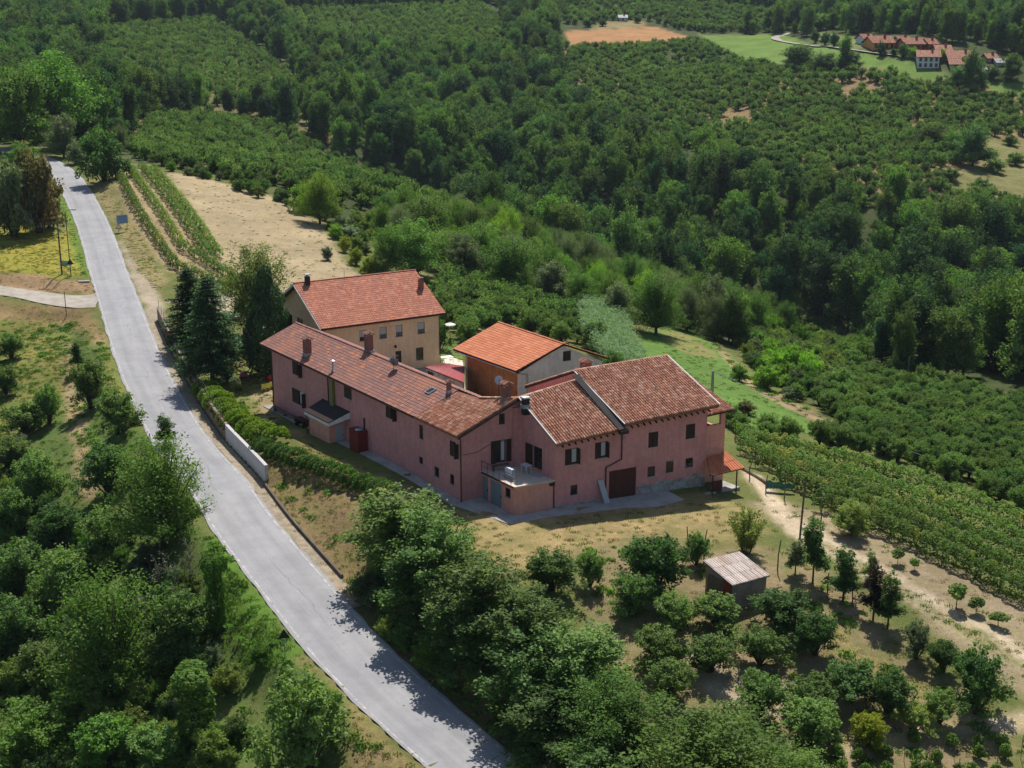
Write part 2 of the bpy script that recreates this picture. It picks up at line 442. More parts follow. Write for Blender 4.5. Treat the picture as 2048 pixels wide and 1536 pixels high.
zone("garden", [(1150,1110),(1280,1075),(1440,1090),(1600,1100),(1720,1200),(1850,1330),(1960,1420),(2100,1520),(1700,1600),(1380,1560),(1180,1300)], (.29, .21, .125), (.155, .155, .055), 1, 2)
zone("garden_strip", [(1600,1180),(1700,1290),(1850,1370),(1850,1400),(1700,1330),(1590,1240)], (.20, .19, .055), (.30, .23, .10), .7, 1)
zone("garden_pale", [(1370,1300),(1540,1340),(1620,1430),(1500,1460),(1420,1390)], (.46, .37, .26), (.24, .19, .11), .5, 1.8)
zone("bottom_track", [(1640,1480),(1800,1440),(2060,1420),(2200,1420),(2200,1470),(2060,1470),(1850,1470),(1690,1530)], (.47, .37, .26), (.33, .27, .13), .6, 1)
zone("right_plot", [(1480,1000),(1560,1000),(1700,1040),(2060,1210),(2300,1330),(2300,1480),(2060,1400),(1900,1280),(1740,1160),(1600,1080)], (.33, .25, .165), (.25, .21, .105), 1, 1.3)
zone("right_track", [(1480,940),(1520,950),(1600,1040),(1700,1100),(1850,1180),(2060,1310),(2060,1352),(1840,1222),(1680,1126),(1565,1062)], (.56, .45, .32), (.44, .35, .23), .45, .7)
zone("right_green", [(1650,1090),(1760,1140),(1900,1230),(2060,1330),(2060,1352),(1900,1255),(1740,1160)], (.17, .19, .06), (.30, .24, .13), .4, 1)
zone("meadow_back", [(1240,770),(1270,690),(1330,655),(1400,660),(1500,750),(1600,820),(1660,870),(1500,860),(1420,800),(1330,790)], (.125, .205, .042), (.095, .175, .035), 1.2, 1.5)
zone("meadow_patch", [(1320,660),(1370,660),(1410,690),(1440,720),(1380,710),(1340,690)], (.26, .20, .09), (.13, .19, .04), 1, 2)
zone("meadow_path", [(1400,660),(1440,690),(1500,760),(1560,790),(1680,850),(1670,865),(1540,800),(1480,760)], (.36, .24, .15), (.24, .19, .08), .6, 1)
zone("green_behind_barn", [(868,690),(930,690),(930,740),(868,735)], (.12, .19, .04), (.15, .19, .05), .5, .5)
zone("hazel_floor", [(870,560),(1000,560),(1180,660),(1120,700),(900,660)], (.30, .22, .13), (.12, .16, .05), 1, 2)
zone("tree_lawn", [(740,480),(900,520),(1000,570),(980,600),(860,560),(760,520)], (.25, .22, .10), (.15, .18, .05), 1, 2)
zone("orchard_soil", [(1100,90),(2100,200),(2100,420),(1900,430),(1650,380),(1500,260),(1150,190)], (.30, .18, .10), (.17, .14, .06), 5, 8)
zone("orchard_soil_left", [(150,60),(560,120),(700,330),(560,360),(330,330),(200,250)], (.20, .15, .075), (.12, .12, .045), 5, 8)
zone("far_brown_field", [(1128,62),(1310,53),(1400,80),(1260,88),(1140,92)], (.40, .205, .09), (.34, .19, .085), 1.5, 1)
zone("far_green_field", [(1395,68),(1560,68),(1600,80),(1700,100),(1760,112),(1880,140),(1900,165),(1840,165),(1740,135),(1600,135),(1540,130),(1450,100)], (.12, .215, .035), (.14, .20, .045), 2, 2)
zone("far_green_right", [(1960,165),(2060,165),(2060,195),(2000,188)], (.12, .215, .035), (.14, .20, .045), 2, 2)
zone("far_yard", [(1640,62),(1780,75),(1800,100),(1700,98),(1620,80)], (.20, .19, .07), (.13, .18, .05), 2, 2)
zone("far_left_clearing", [(1200,44),(1290,40),(1290,54),(1180,60)], (.28, .20, .10), (.2, .18, .07), 2, 2)
zone("right_clearing", [(1960,275),(2060,280),(2060,400),(1900,380),(1880,345),(1960,330)], (.24, .19, .085), (.13, .16, .045), 3, 5)
nx, ny = len(gx), len(gy)
ii = (np.arange(ny - 1)[:, None] * nx + np.arange(nx - 1)[None]).ravel()
quads = np.stack([ii, ii + 1, ii + nx + 1, ii + nx], 1)
m_ground, N, L = newmat("ground_soil_and_grass"); p = principled(N, L, .95, .1)
a1 = N.new("ShaderNodeAttribute"); a1.attribute_name = "soil"
a2 = N.new("ShaderNodeAttribute"); a2.attribute_name = "growth"
geo = N.new("ShaderNodeNewGeometry").outputs["Position"]
n1 = noise(N, L, .45, 8, .72, geo); n2 = noise(N, L, 3.2, 6, .7, geo); n3 = noise(N, L, 14, 3, .6, geo)
f = mathn(N, L, 'ADD', mathn(N, L, 'MULTIPLY', n1, .6), mathn(N, L, 'MULTIPLY', n2, .4))
c = mixc(N, L, maprange(N, L, f, .42, .58), a1.outputs[0], a2.outputs[0])
n4 = noise(N, L, .11, 5, .65, geo); n5 = noise(N, L, 1.1, 6, .75, geo)
c = scale_col(N, L, c, maprange(N, L, n4, .32, .68, .82, 1.2)); c = mixc(N, L, maprange(N, L, n5, .56, .68, 0, .5), c, scale_col(N, L, a1.outputs[0], maprange(N, L, n4, 0, 1, 1.35, 1.36)))
v = mathn(N, L, 'ADD', mathn(N, L, 'MULTIPLY', n2, .6), mathn(N, L, 'MULTIPLY', n3, .5))
c = scale_col(N, L, c, maprange(N, L, v, .38, .72, .55, 1.42))
L.new(c, p.inputs["Base Color"]); bump(N, L, v, p, .12, .8)
go = link_mesh("ground", np.column_stack([GXY, GZ]), quads, m_ground, smooth=True)
for nm, arr in (("soil", cA), ("growth", cB)):
    at = go.data.attributes.new(nm, 'FLOAT_COLOR', 'POINT')
    at.data.foreach_set("color", np.column_stack([arr, np.ones(len(arr))]).astype(np.float32).ravel())
tag(go, kind="structure")

# ------------------------------------------------------------------ road
def strip(name, P, normals, offs, lift, mat, jit=0, crown=0.0):
    v, f = [], []
    k = len(offs)
    for i, (p, n) in enumerate(zip(P, normals)):
        for o in offs:
            oo = o + (rnd.uniform(-jit, jit) if jit and abs(o) == max(map(abs, offs)) else 0)
            v.append((p[0] + n[0] * oo, p[1] + n[1] * oo, p[2] + lift - crown * abs(o)))
    for i in range(len(P) - 1):
        for j in range(k - 1): f.append([i * k + j, i * k + j + 1, (i + 1) * k + j + 1, (i + 1) * k + j])
    return tag(link_mesh(name, v, f, mat, smooth=True), kind="structure")
m_asph, N, L = newmat("worn_asphalt"); p = principled(N, L, .85, .3)
geo = N.new("ShaderNodeNewGeometry").outputs["Position"]
uva = N.new("ShaderNodeAttribute"); uva.attribute_name = "across"
n1 = noise(N, L, .25, 6, .7, geo); n2 = noise(N, L, 25, 3, .7, geo); n3 = noise(N, L, .9, 5, .65, geo)
c = mixc(N, L, maprange(N, L, n1, .4, .62), (.27, .266, .275), (.325, .32, .325))
c = mixc(N, L, maprange(N, L, n3, .58, .74, 0, .3), c, (.185, .18, .18))
# tar seams along the lane: thin dark wandering lines following the road axis
ac = mathn(N, L, 'ADD', uva.outputs["Fac"], mathn(N, L, 'MULTIPLY', mathn(N, L, 'SUBTRACT', noise(N, L, .16, 4, .6, geo), .5), 3.0))
seam = maprange(N, L, mathn(N, L, 'ABSOLUTE', ac), .01, .10, 1, 0)
seam = mathn(N, L, 'MULTIPLY', seam, maprange(N, L, noise(N, L, .12, 3, .5, geo), .48, .56))
c = mixc(N, L, mathn(N, L, 'MULTIPLY', seam, .32), c, (.09, .09, .09))
trk = maprange(N, L, mathn(N, L, 'ABSOLUTE', mathn(N, L, 'SUBTRACT', mathn(N, L, 'ABSOLUTE', uva.outputs["Fac"]), 1.2)), .1, .6, .93, 1.04)
al = N.new("ShaderNodeAttribute"); al.attribute_name = "along"
cx = N.new("ShaderNodeCombineXYZ"); L.new(mathn(N, L, 'MULTIPLY', uva.outputs["Fac"], 2.6), cx.inputs[0]); L.new(mathn(N, L, 'MULTIPLY', al.outputs["Fac"], .07), cx.inputs[1])
c = scale_col(N, L, c, maprange(N, L, noise(N, L, 1.0, 6, .7, cx.outputs[0]), .32, .68, .92, 1.06))
cx2 = N.new("ShaderNodeCombineXYZ"); L.new(uva.outputs["Fac"], cx2.inputs[0]); L.new(mathn(N, L, 'MULTIPLY', al.outputs["Fac"], .16), cx2.inputs[1])
c = mixc(N, L, maprange(N, L, noise(N, L, .9, 5, .7, cx2.outputs[0]), .58, .72, 0, .4), c, (.19, .186, .188))
c = scale_col(N, L, c, trk)
c = scale_col(N, L, c, maprange(N, L, n2, .3, .7, .88, 1.12))
L.new(c, p.inputs["Base Color"]); bump(N, L, n2, p, .01, .4)
def road_w(i):     # half width, wider where the drive joins near the bend
    return ROAD_W
offs = [-2.75, -1.4, 0, 1.4, 2.75]
rd = strip("road", axis, RN, offs, .05, m_asph, .10, .012)
at = rd.data.attributes.new("across", 'FLOAT', 'POINT'); at.data.foreach_set("value", np.tile(np.array(offs, np.float32), len(axis)))
at = rd.data.attributes.new("along", 'FLOAT', 'POINT'); at.data.foreach_set("value", np.repeat(np.arange(len(axis), dtype=np.float32) * 1.5, len(offs)))
m_line = mat_surface("worn_white_paint", (.52, .49, .46), (.29, .28, .28), 1.9, (.36, .62), .2, .8)
strip("road_edge_line", axis, RN, [-2.56, -2.40], .055 - .012 * 2.5, m_line)
strip("road_edge_line", axis, RN, [2.40, 2.56], .055 - .012 * 2.5, m_line)
_ts = np.gradient(side[:, :2], axis=0); _ts /= np.linalg.norm(_ts, axis=1)[:, None]
SN = np.stack([_ts[:, 1], -_ts[:, 0]], 1)
m_gravel = mat_surface("pale_concrete_lane", (.40, .36, .31), (.31, .27, .22), .6, (.4, .6), .15, .9)
v_, f_ = [], []
for i, (p_, n_) in enumerate(zip(side, SN)):      # the lane flares where it meets the road and lies on the ground
    k_ = 2.4 * (1 + .9 * max(0, 1 - i / 6.0) ** 1.5)
    for o_ in np.linspace(-k_, k_, 9): v_.append((p_[0] + n_[0] * o_, p_[1] + n_[1] * o_, 0))
v_ = np.array(v_, float); v_[:, 2] = ground(v_[:, :2]) + .09
for i in range(len(side) - 1):
    for j in range(8): f_.append([i * 9 + j, i * 9 + j + 1, i * 9 + j + 10, i * 9 + j + 9])
tag(link_mesh("side_road", v_, f_, m_gravel, smooth=True), kind="structure")
# stony gutter between the road edge and the wall
m_gut = mat_surface("dusty_gutter", (.36, .29, .20), (.24, .2, .14), 1.4, (.4, .6), .3, .95)
iw = slice(ST_WALL_NEAR - 16, ST_WALL_FAR + 1)
strip("gutter", axis[iw], RN[iw], [2.72, 3.2, 3.85], .015, m_gut, 0)

# ------------------------------------------------------------------ building kit
M_PINK = mat_surface("pink_render", (.63, .285, .262), (.57, .255, .235), .5, (.4, .62), .10, .9, .1, 3, streak=.10)
M_PINK2 = mat_surface("salmon_render", (.70, .335, .255), (.64, .30, .23), .6, (.4, .62), .10, .9, .1, 3, streak=.09)
M_YELLOW = mat_surface("ochre_render", (.74, .53, .34), (.67, .47, .30), .5, (.4, .62), .08, .9, .1, 3, streak=.08)
M_WHITEW = mat_surface("pale_plaster", (.68, .66, .645), (.60, .58, .56), .5, (.4, .65), .1, .9, .1, 3, streak=.10)
M_PLINTH = mat_surface("grey_cement_plinth", (.40, .39, .37), (.27, .23, .21), 1.6, (.42, .6), .2, .95, .1, 4)
M_BROWN = mat_surface("dark_brown_wood", (.055, .026, .018), (.035, .018, .014), 3, var=.3, rough=.6)
M_REDWOOD = mat_surface("red_brown_boards", (.10, .032, .026), (.07, .025, .02), 2, var=.3, rough=.7)
M_OAK = mat_surface("warm_timber", (.44, .21, .085), (.34, .15, .06), 1.2, var=.25, rough=.75)
M_FRAME = mat_surface("brown_frame", (.075, .045, .03), rough=.6, var=.1)
M_WHITE = mat_surface("white_paint", (.74, .73, .70), (.62, .61, .58), 1.5, var=.06, rough=.6)
M_CURTAIN = mat_surface("white_curtain", (.55, .56, .58), var=.15, rough=.9)
M_STONE = mat_surface("stone_sill", (.40, .38, .36), var=.15, rough=.9)
M_CONC = mat_surface("concrete_paving", (.44, .41, .37), (.32, .30, .27), .8, (.4, .65), .15, .95)
M_TERR = mat_surface("terrace_tiles", (.66, .56, .45), (.56, .47, .38), .9, (.4, .65), .1, .9)
M_IRON = mat_surface("black_iron", (.025, .025, .028), rough=.5, var=.1, bumpd=0)
M_GREYM = mat_surface("galvanised_steel", (.42, .43, .45), (.30, .31, .33), 2, var=.1, rough=.45, metal=.6, bumpd=0)
M_BLUEG = mat_surface("blue_grey_door", (.20, .24, .28), var=.08, rough=.6)
M_COPPER = mat_surface("brown_gutter", (.07, .035, .028), rough=.5, var=.1, bumpd=0)
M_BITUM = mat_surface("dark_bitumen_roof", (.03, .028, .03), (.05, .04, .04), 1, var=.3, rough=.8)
M_BRICK = mat_surface("old_brick", (.27, .12, .09), (.18, .10, .085), 4, var=.3, rough=.95)
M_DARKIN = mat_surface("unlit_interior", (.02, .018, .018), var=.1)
m_glass, N, L = newmat("window_glass"); p = principled(N, L, .08, .6); p.inputs["Base Color"].default_value = (.018, .02, .024, 1)
M_GLASS = m_glass
M_WOODP = mat_surface("weathered_pole", (.16, .125, .095), (.10, .08, .065), 3, var=.2, rough=.9)
M_GREYW = mat_surface("grey_board", (.42, .44, .45), var=.1)
T_COPPO = mat_tiles("old_coppo_tiles", [(0, (.33, .16, .108)), (.3, (.43, .205, .132)), (.6, (.51, .245, .16)), (.88, (.58, .33, .225)), (1, (.64, .45, .34))], (.34, .25, .175), .4)
T_COPPO2 = mat_tiles("mottled_coppo_tiles", [(0, (.34, .16, .104)), (.3, (.45, .20, .122)), (.6, (.54, .245, .15)), (.88, (.60, .34, .23)), (1, (.66, .46, .33))], (.36, .27, .165), .35)
T_GREY = mat_tiles("brown_flat_tiles", [(0, (.245, .125, .105)), (.5, (.285, .145, .118)), (.86, (.31, .158, .125)), (.93, (.47, .18, .095)), (1, (.52, .195, .095))], (.26, .15, .125), .3, patch=(.16, .56, .66, (.38, .17, .11)))
T_RED = mat_tiles("red_flat_tiles", [(0, (.36, .135, .085)), (.5, (.43, .165, .105)), (.9, (.48, .195, .125)), (1, (.54, .25, .165))], (.32, .16, .11), .45, patch=(.35, .62, .7, (.54, .215, .11)))
T_ORANGE = mat_tiles("orange_new_tiles", [(0, (0.493, 0.168, 0.081)), (.5, (0.560, 0.196, 0.095)), (1, (0.616, 0.230, 0.118))], (0.448, 0.168, 0.090), .3)
T_METAL = mat_tiles("rusty_corrugated_iron", [(0, (.46, .33, .26)), (.4, (.62, .53, .47)), (1, (.72, .66, .61))], (.42, .22, .13), .7)
T_CRIMSON = mat_tiles("crimson_sheet_metal", [(0, (.36, .085, .085)), (1, (.40, .10, .10))], (.30, .08, .08), .3, rough=.5)

M_CHAN = mat_surface("shaded_channel_tiles", (.26, .115, .072), (.19, .09, .06), 2, var=.3)  # darker than the cap tiles: shadow between the rows is put into the colour
def nrm(v):
    v = np.asarray(v, float); return v / np.linalg.norm(v)
class Bld:
    """a building: an Empty at its base, parts in world metres relative to it"""
    def __init__(s, name, label, cat, loc, group=None):
        s.loc = np.array(loc, float); s.root = thing(name, label, cat, loc, 0, group)
    def part(s, mb, name, mats, parent=None, kind=None, label=None):
        o = mb.build(name, mats, parent or s.root, s.loc)
        if kind: o["kind"] = kind
        if label: o["label"] = label
        return o
def clip_poly(poly, a, b, c):
    """keep a*u+b*v<=c"""
    out = []
    for i in range(len(poly)):
        p, q = poly[i], poly[(i + 1) % len(poly)]
        dp, dq = a * p[0] + b * p[1] - c, a * q[0] + b * q[1] - c
        if dp <= 0: out.append(p)
        if dp * dq < 0:
            t = dp / (dp - dq); out.append((p[0] + t * (q[0] - p[0]), p[1] + t * (q[1] - p[1])))
    return out
class Wall:
    """upright wall from p0 to p1 (outside on the right-hand side when walking p0->p1 is n)"""
    def __init__(s, p0, p1, top, zb=0.0, n=None):
        s.p0 = np.array([p0[0], p0[1], 0.0]); d = np.array([p1[0] - p0[0], p1[1] - p0[1], 0.0]); s.len = np.linalg.norm(d); s.e = d / s.len
        s.n = np.array([s.e[1], -s.e[0], 0.0])
        if n is not None and np.dot(s.n[:2], n[:2]) < 0: s.n = -s.n
        s.zb = zb; s.top = top if not np.isscalar(top) else [(0, top), (s.len, top)]; s.open = []
    def at(s, u, z, out=0.0):
        return s.p0 + s.e * u + s.n * out + np.array([0, 0, z])
    def px(s, px, py):
        d = ray(px, py); n2 = s.n[:2]; t = np.dot(s.p0[:2], n2) / np.dot(d[:2], n2)
        P = np.array([0, 0, CAM_H]) + t * d
        return float(np.dot(P - s.p0, s.e)), float(P[2])
    def rect(s, x0, x1, y0, y1):
        """opening measured on the photo: columns x0..x1, top y0 and bottom y1 at the middle column"""
        xm = (x0 + x1) / 2; ua, _ = s.px(x0, (y0 + y1) / 2); ub, _ = s.px(x1, (y0 + y1) / 2)
        _, zt = s.px(xm, y0); _, z0 = s.px(xm, y1)
        return (min(ua, ub), z0, max(ua, ub), zt)
    def add(s, r): s.open.append(r); return r
    def mesh(s, mb, m=0, depth=.16, m_rev=None):
        us = sorted({0.0, s.len} | {min(max(q, 0), s.len) for r in s.open for q in (r[0], r[2])})
        zmax = max(t[1] for t in s.top)
        zs = sorted({s.zb, zmax} | {q for r in s.open for q in (r[1], r[3])})
        lines = []
        for (u0, z0), (u1, z1) in zip(s.top[:-1], s.top[1:]):
            k = (z1 - z0) / (u1 - u0); lines.append((-k, 1.0, z0 - k * u0))
        for a, b in zip(us[:-1], us[1:]):
            for c, d in zip(zs[:-1], zs[1:]):
                if b - a < 1e-4 or d - c < 1e-4: continue
                um, zm = (a + b) / 2, (c + d) / 2
                if any(r[0] - 1e-6 < um < r[2] + 1e-6 and r[1] - 1e-6 < zm < r[3] + 1e-6 for r in s.open): continue
                po = [(a, c), (b, c), (b, d), (a, d)]
                for ln in lines:
                    po = clip_poly(po, *ln)
                    if len(po) < 3: break
                if len(po) >= 3: mb.poly([s.at(u, z) for u, z in po], m)
        for (u0, z0, u1, z1) in s.open:
            q = [(u0, z0), (u1, z0), (u1, z1), (u0, z1)]
            for i in range(4):
                a, b = q[i], q[(i + 1) % 4]
                mb.poly([s.at(*a), s.at(*b), s.at(*b, -depth), s.at(*a, -depth)], m if m_rev is None else m_rev)
def bar(mb, w, u0, z0, u1, z1, o0, o1, m=0):
    """block on a wall between (u0,z0)-(u1,z1), from offset o0 to o1 (outwards positive)"""
    mb.prism([w.at(u0, z0, o0), w.at(u1, z0, o0), w.at(u1, z0, o1), w.at(u0, z0, o1)], (0, 0, z1 - z0), m)
def leaf(b, w, u0, z0, u1, z1, off, parent, mat, name="shutter"):
    """boarded shutter leaf: a rim and sunk louvre slats"""
    mb = MB(); t = .05
    bar(mb, w, u0, z0, u0 + t, z1, off, off + .045); bar(mb, w, u1 - t, z0, u1, z1, off, off + .045)
    bar(mb, w, u0 + t, z0, u1 - t, z0 + t, off, off + .045); bar(mb, w, u0 + t, z1 - t, u1 - t, z1, off, off + .045)
    n = max(4, int((z1 - z0 - 2 * t) / .11)); h = (z1 - z0 - 2 * t) / n
    for i in range(n):
        za = z0 + t + i * h
        mb.poly([w.at(u0 + t, za, off + .035), w.at(u1 - t, za, off + .035), w.at(u1 - t, za + h, off + .008), w.at(u0 + t, za + h, off + .008)])
        mb.poly([w.at(u0 + t, za + h, off + .008), w.at(u1 - t, za + h, off + .008), w.at(u1 - t, za + h, off + .035), w.at(u0 + t, za + h, off + .035)])
    return b.part(mb, name, mat, parent)
def window(b, w, r, style="plain", frame=M_FRAME, sill=True, name="window"):
    """window set back in its opening; styles: plain, half (left leaf shut), both (leaves shut), sides (leaves folded back), blind"""
    u0, z0, u1, z1 = r; d = .10; t = .06
    mb = MB()
    bar(mb, w, u0, z0, u0 + t, z1, -d - .05, -d); bar(mb, w, u1 - t, z0, u1, z1, -d - .05, -d)
    bar(mb, w, u0 + t, z0, u1 - t, z0 + t, -d - .05, -d); bar(mb, w, u0 + t, z1 - t, u1 - t, z1, -d - .05, -d)
    um = (u0 + u1) / 2
    if u1 - u0 > .8: bar(mb, w, um - .035, z0 + t, um + .035, z1 - t, -d - .05, -d)
    f = b.part(mb, name, frame)
    mb = MB(); bar(mb, w, u0 + t, z0 + t, u1 - t, z1 - t, -d - .04, -d - .025); b.part(mb, "pane", M_GLASS, f)
    if style in ("half", "sides") and u1 - u0 > .7:
        mb = MB(); k = 6; ua, ub = (um + .08, u1 - t - .04) if style == "half" else (um + .05, u1 - t - .05)
        for i in range(k):
            a, c = ua + (ub - ua) * i / k, ua + (ub - ua) * (i + 1) / k; oa, oc = (-.125, -.112) if i % 2 else (-.112, -.125)
            mb.poly([w.at(a, z0 + .15, oa), w.at(c, z0 + .15, oc), w.at(c, z1 - .1, oc), w.at(a, z1 - .1, oa)])
        b.part(mb, "curtain", M_CURTAIN, f)
    if style == "half":
        leaf(b, w, u0 + .01, z0 + .02, um, z1 - .02, -.03, f, M_BROWN)
        mb = MB(); mb.box(w.at(u1 - .03, (z0 + z1) / 2, .2), w.e * .02, w.n * .22, np.array([0, 0, (z1 - z0) / 2 - .02])); b.part(mb, "shutter", M_BROWN, f)
    elif style == "both":
        leaf(b, w, u0 + .01, z0 + .02, um - .008, z1 - .02, -.03, f, M_BROWN); leaf(b, w, um + .008, z0 + .02, u1 - .01, z1 - .02, -.03, f, M_BROWN)
    elif style == "sides":
        leaf(b, w, u0 - .48, z0, u0 - .02, z1, .012, f, M_BROWN); leaf(b, w, u1 + .02, z0, u1 + .48, z1, .012, f, M_BROWN)
    elif style == "one":
        leaf(b, w, u0 + .01, z0 + .02, u1 - .01, z1 - .02, -.03, f, M_BROWN)
    elif style == "blind":
        mb = MB(); n = 12; zz = z0 + (z1 - z0) * .38; h = (z1 - t - zz) / n
        for i in range(n):
            za = zz + i * h
            mb.poly([w.at(u0 + t, za, -.07), w.at(u1 - t, za, -.07), w.at(u1 - t, za + h * .95, -.085), w.at(u0 + t, za + h * .95, -.085)])
        b.part(mb, "roller_blind", M_GREYW, f)
    elif style == "grid":
        mb = MB()
        for i in range(1, 5):
            uu = u0 + (u1 - u0) * i / 5; bar(mb, w, uu - .012, z0, uu + .012, z1, -.05, -.026)
        b.part(mb, "grille", M_IRON, f)
    if sill:
        mb = MB(); bar(mb, w, u0 - .08, z0 - .06, u1 + .08, z0 - .002, -.12, .07); b.part(mb, "sill", M_STONE, f)
    return f
def planks(b, w, r, mat, parent=None, name="door", n=None, off=-.06, handle=True):
    """plank door: a backing with single boards standing proud, joints open"""
    u0, z0, u1, z1 = r
    mb = MB(); bar(mb, w, u0, z0, u1, z1, off - .06, off - .03)
    d = b.part(mb, name, mat, parent)
    n = n or max(3, int((u1 - u0) / .16)); st = (u1 - u0) / n
    for i in range(n):
        mb = MB(); k = rnd.uniform(0, .012)
        bar(mb, w, u0 + i * st + .008, z0 + .01, u0 + (i + 1) * st - .008, z1 - .01, off - .028, off + k)
        b.part(mb, "plank", mat, d)
    if handle:
        mb = MB(); bar(mb, w, u1 - .14, z0 + (z1 - z0) * .45, u1 - .10, z0 + (z1 - z0) * .45 + .16, off + .014, off + .07); b.part(mb, "handle", M_IRON, d)
    return d
PROF = {  # tile cross-section across its width (x 0..1, height in m)
    "coppo": [(.10, -.02), (.18, .05), (.34, .095), (.50, .108), (.66, .095), (.82, .05), (.90, -.02)],
    "flat": [(0, .012), (.55, .012), (.68, .036), (.86, .036), (1.0, .010)],
    "plain": [(0, .012), (.80, .014), (.9, .03), (1.0, .012)],
    "corr": [(0, 0), (.2, .02), (.38, .07), (.62, .07), (.8, .02), (1.0, 0)],
}
def tile_field(e0, e1, r1, r0, tw, tl, prof, jit=1.0, keep=None, lift=.03, lap=1.18):
    """single tiles laid in courses on the slope e0-e1 (eave) / r0-r1 (ridge)"""
    e0, e1, r1, r0 = [np.asarray(q, float) for q in (e0, e1, r1, r0)]
    W_ = (np.linalg.norm(e1 - e0) + np.linalg.norm(r1 - r0)) / 2; H_ = (np.linalg.norm(r0 - e0) + np.linalg.norm(r1 - e1)) / 2
    nu, nv = max(1, int(round(W_ / tw))), max(1, int(round(H_ / tl)))
    S = lambda u, v: (e0 * (1 - u) + e1 * u) * (1 - v) + (r0 * (1 - u) + r1 * u) * v
    nn = nrm(np.cross(e1 - e0, r0 - e0)); nn = nn if nn[2] > 0 else -nn
    pr = PROF[prof]; mb = MB(); k = len(pr); th = .03
    for i in range(nv):
        for j in range(nu):
            uc, vc = (j + .5) / nu, (i + .5) / nv
            if keep and not keep(uc, vc): continue
            du, dv, dh = rnd.uniform(-.06, .06) * jit / nu, rnd.uniform(-.07, .07) * jit / nv, rnd.uniform(0, .012) * jit
            v0, v1 = i / nv + dv, min((i + lap) / nv + dv, 1.0)
            rot = rnd.uniform(-.05, .05) * jit / nu
            i0 = len(mb.v)
            for end, (vv, ex) in enumerate(((v0, .028), (v1, 0.0))):
                for x, h in pr:
                    u = (j + x) / nu + du + (rot if end else -rot)
                    mb.v.append(tuple(S(u, vv) + nn * (lift + h + ex + dh)))
            for q in range(k - 1): mb.f.append([i0 + q, i0 + q + 1, i0 + k + q + 1, i0 + k + q]); mb.m.append(0)
            i1 = len(mb.v)
            mb.v.append(tuple(S((j + pr[-1][0]) / nu + du, v0) + nn * .002)); mb.v.append(tuple(S((j + pr[0][0]) / nu + du, v0) + nn * .002))
            mb.f.append([i1 + 1, i1] + [i0 + q for q in range(k - 1, -1, -1)]); mb.m.append(0)
    return mb
def roof_slope(b, e0, e1, r1, r0, tiles, tw, tl, prof, slab=M_BROWN, thick=.14, keep=None, poly=None, jit=1.0, name="roof", ridge=None, ridge_mat=None):
    """deck slab with its tile field; ridge = end points of a row of ridge tiles"""
    e0, e1, r1, r0 = [np.asarray(q, float) for q in (e0, e1, r1, r0)]
    mb = MB(); mb.prism([np.asarray(q, float) - (0, 0, thick) for q in (poly or (e0, e1, r1, r0))], (0, 0, thick), 0)
    o = b.part(mb, name, slab)
    b.part(tile_field(e0, e1, r1, r0, tw, tl, prof, jit, keep), "roof_tiles", tiles, o, kind="stuff")
    if ridge is not None:
        b.part(ridge_row(*ridge), "ridge_tiles", ridge_mat or tiles, o, kind="stuff")
    return o
def ridge_row(p, q, r=.14, step=.4):
    p, q = np.asarray(p, float), np.asarray(q, float); L_ = np.linalg.norm(q - p); d = (q - p) / L_; s = nrm(np.cross(d, (0, 0, 1)))
    mb = MB(); n = max(1, int(L_ / step))
    for i in range(n):
        a, c = p + d * (L_ * i / n), p + d * (L_ * (i + 1.12) / n); h = rnd.uniform(0, .02)
        i0 = len(mb.v)
        for cc, rr in ((a, r * 1.08), (c, r * .94)):
            for t in (0, 36, 72, 108, 144, 180):
                t = R(t); mb.v.append(tuple(cc + s * math.cos(t) * rr + np.array([0, 0, math.sin(t) * rr * .8 + h])))
        for k in range(5): mb.f.append([i0 + k, i0 + k + 1, i0 + 7 + k, i0 + 6 + k]); mb.m.append(0)
        mb.f.append([i0 + k for k in range(5, -1, -1)]); mb.m.append(0)
    return mb
def gutter(b, p, q, n, mat=M_COPPER, r=.07, parent=None):
    p, q, n = [np.asarray(v, float) for v in (p, q, n)]
    mb = MB(); prof = [(-1, .3), (-.8, -.5), (0, -1), (.8, -.5), (1, .3), (.86, .3), (.66, -.4), (0, -.84), (-.66, -.4), (-.86, .3)]
    nn = nrm((n[0], n[1], 0))
    mb.prism([p + nn * x * r + np.array([0, 0, y * r]) for x, y in prof], q - p)
    return b.part(mb, "gutter", mat, parent)
def pipe(b, pts, r=.05, mat=M_COPPER, name="downpipe", parent=None):
    mb = MB(); mb.tube(pts, r, 8); return b.part(mb, name, mat, parent)

# ------------------------------------------------------------------ the pink farmhouse
FO = np.array([-4.2, 101.8]); FA = np.array([math.cos(R(-54.3)), math.sin(R(-54.3))]); FB = np.array([math.cos(R(27.1)), math.sin(R(27.1))])
def F(a, b, z=0.0):
    q = FO + a * FA + b * FB; return np.array([q[0], q[1], z])
def on_slope(px, py, e0, e1, r0):
    """point of a roof plane seen at a photo pixel"""
    n = np.cross(np.asarray(e1) - e0, np.asarray(r0) - e0); d = ray(px, py); c = np.array([0, 0, CAM_H])
    return c + d * (np.dot(n, np.asarray(e0) - c) / np.dot(n, d))
fh = Bld("farmhouse", "long pink two-storey farmhouse with old tiled roofs and brown shutters", "house", F(0, 0, 0))
e_far, e_near = F(-37.2, -.45, 6.24), F(.18, -.45, 5.74)
r_far, apex = F(-37.2, 3.55, 8.03), F(.18, 5.25, 8.30)
r_M = F(-3.3, 3.75, 7.72)
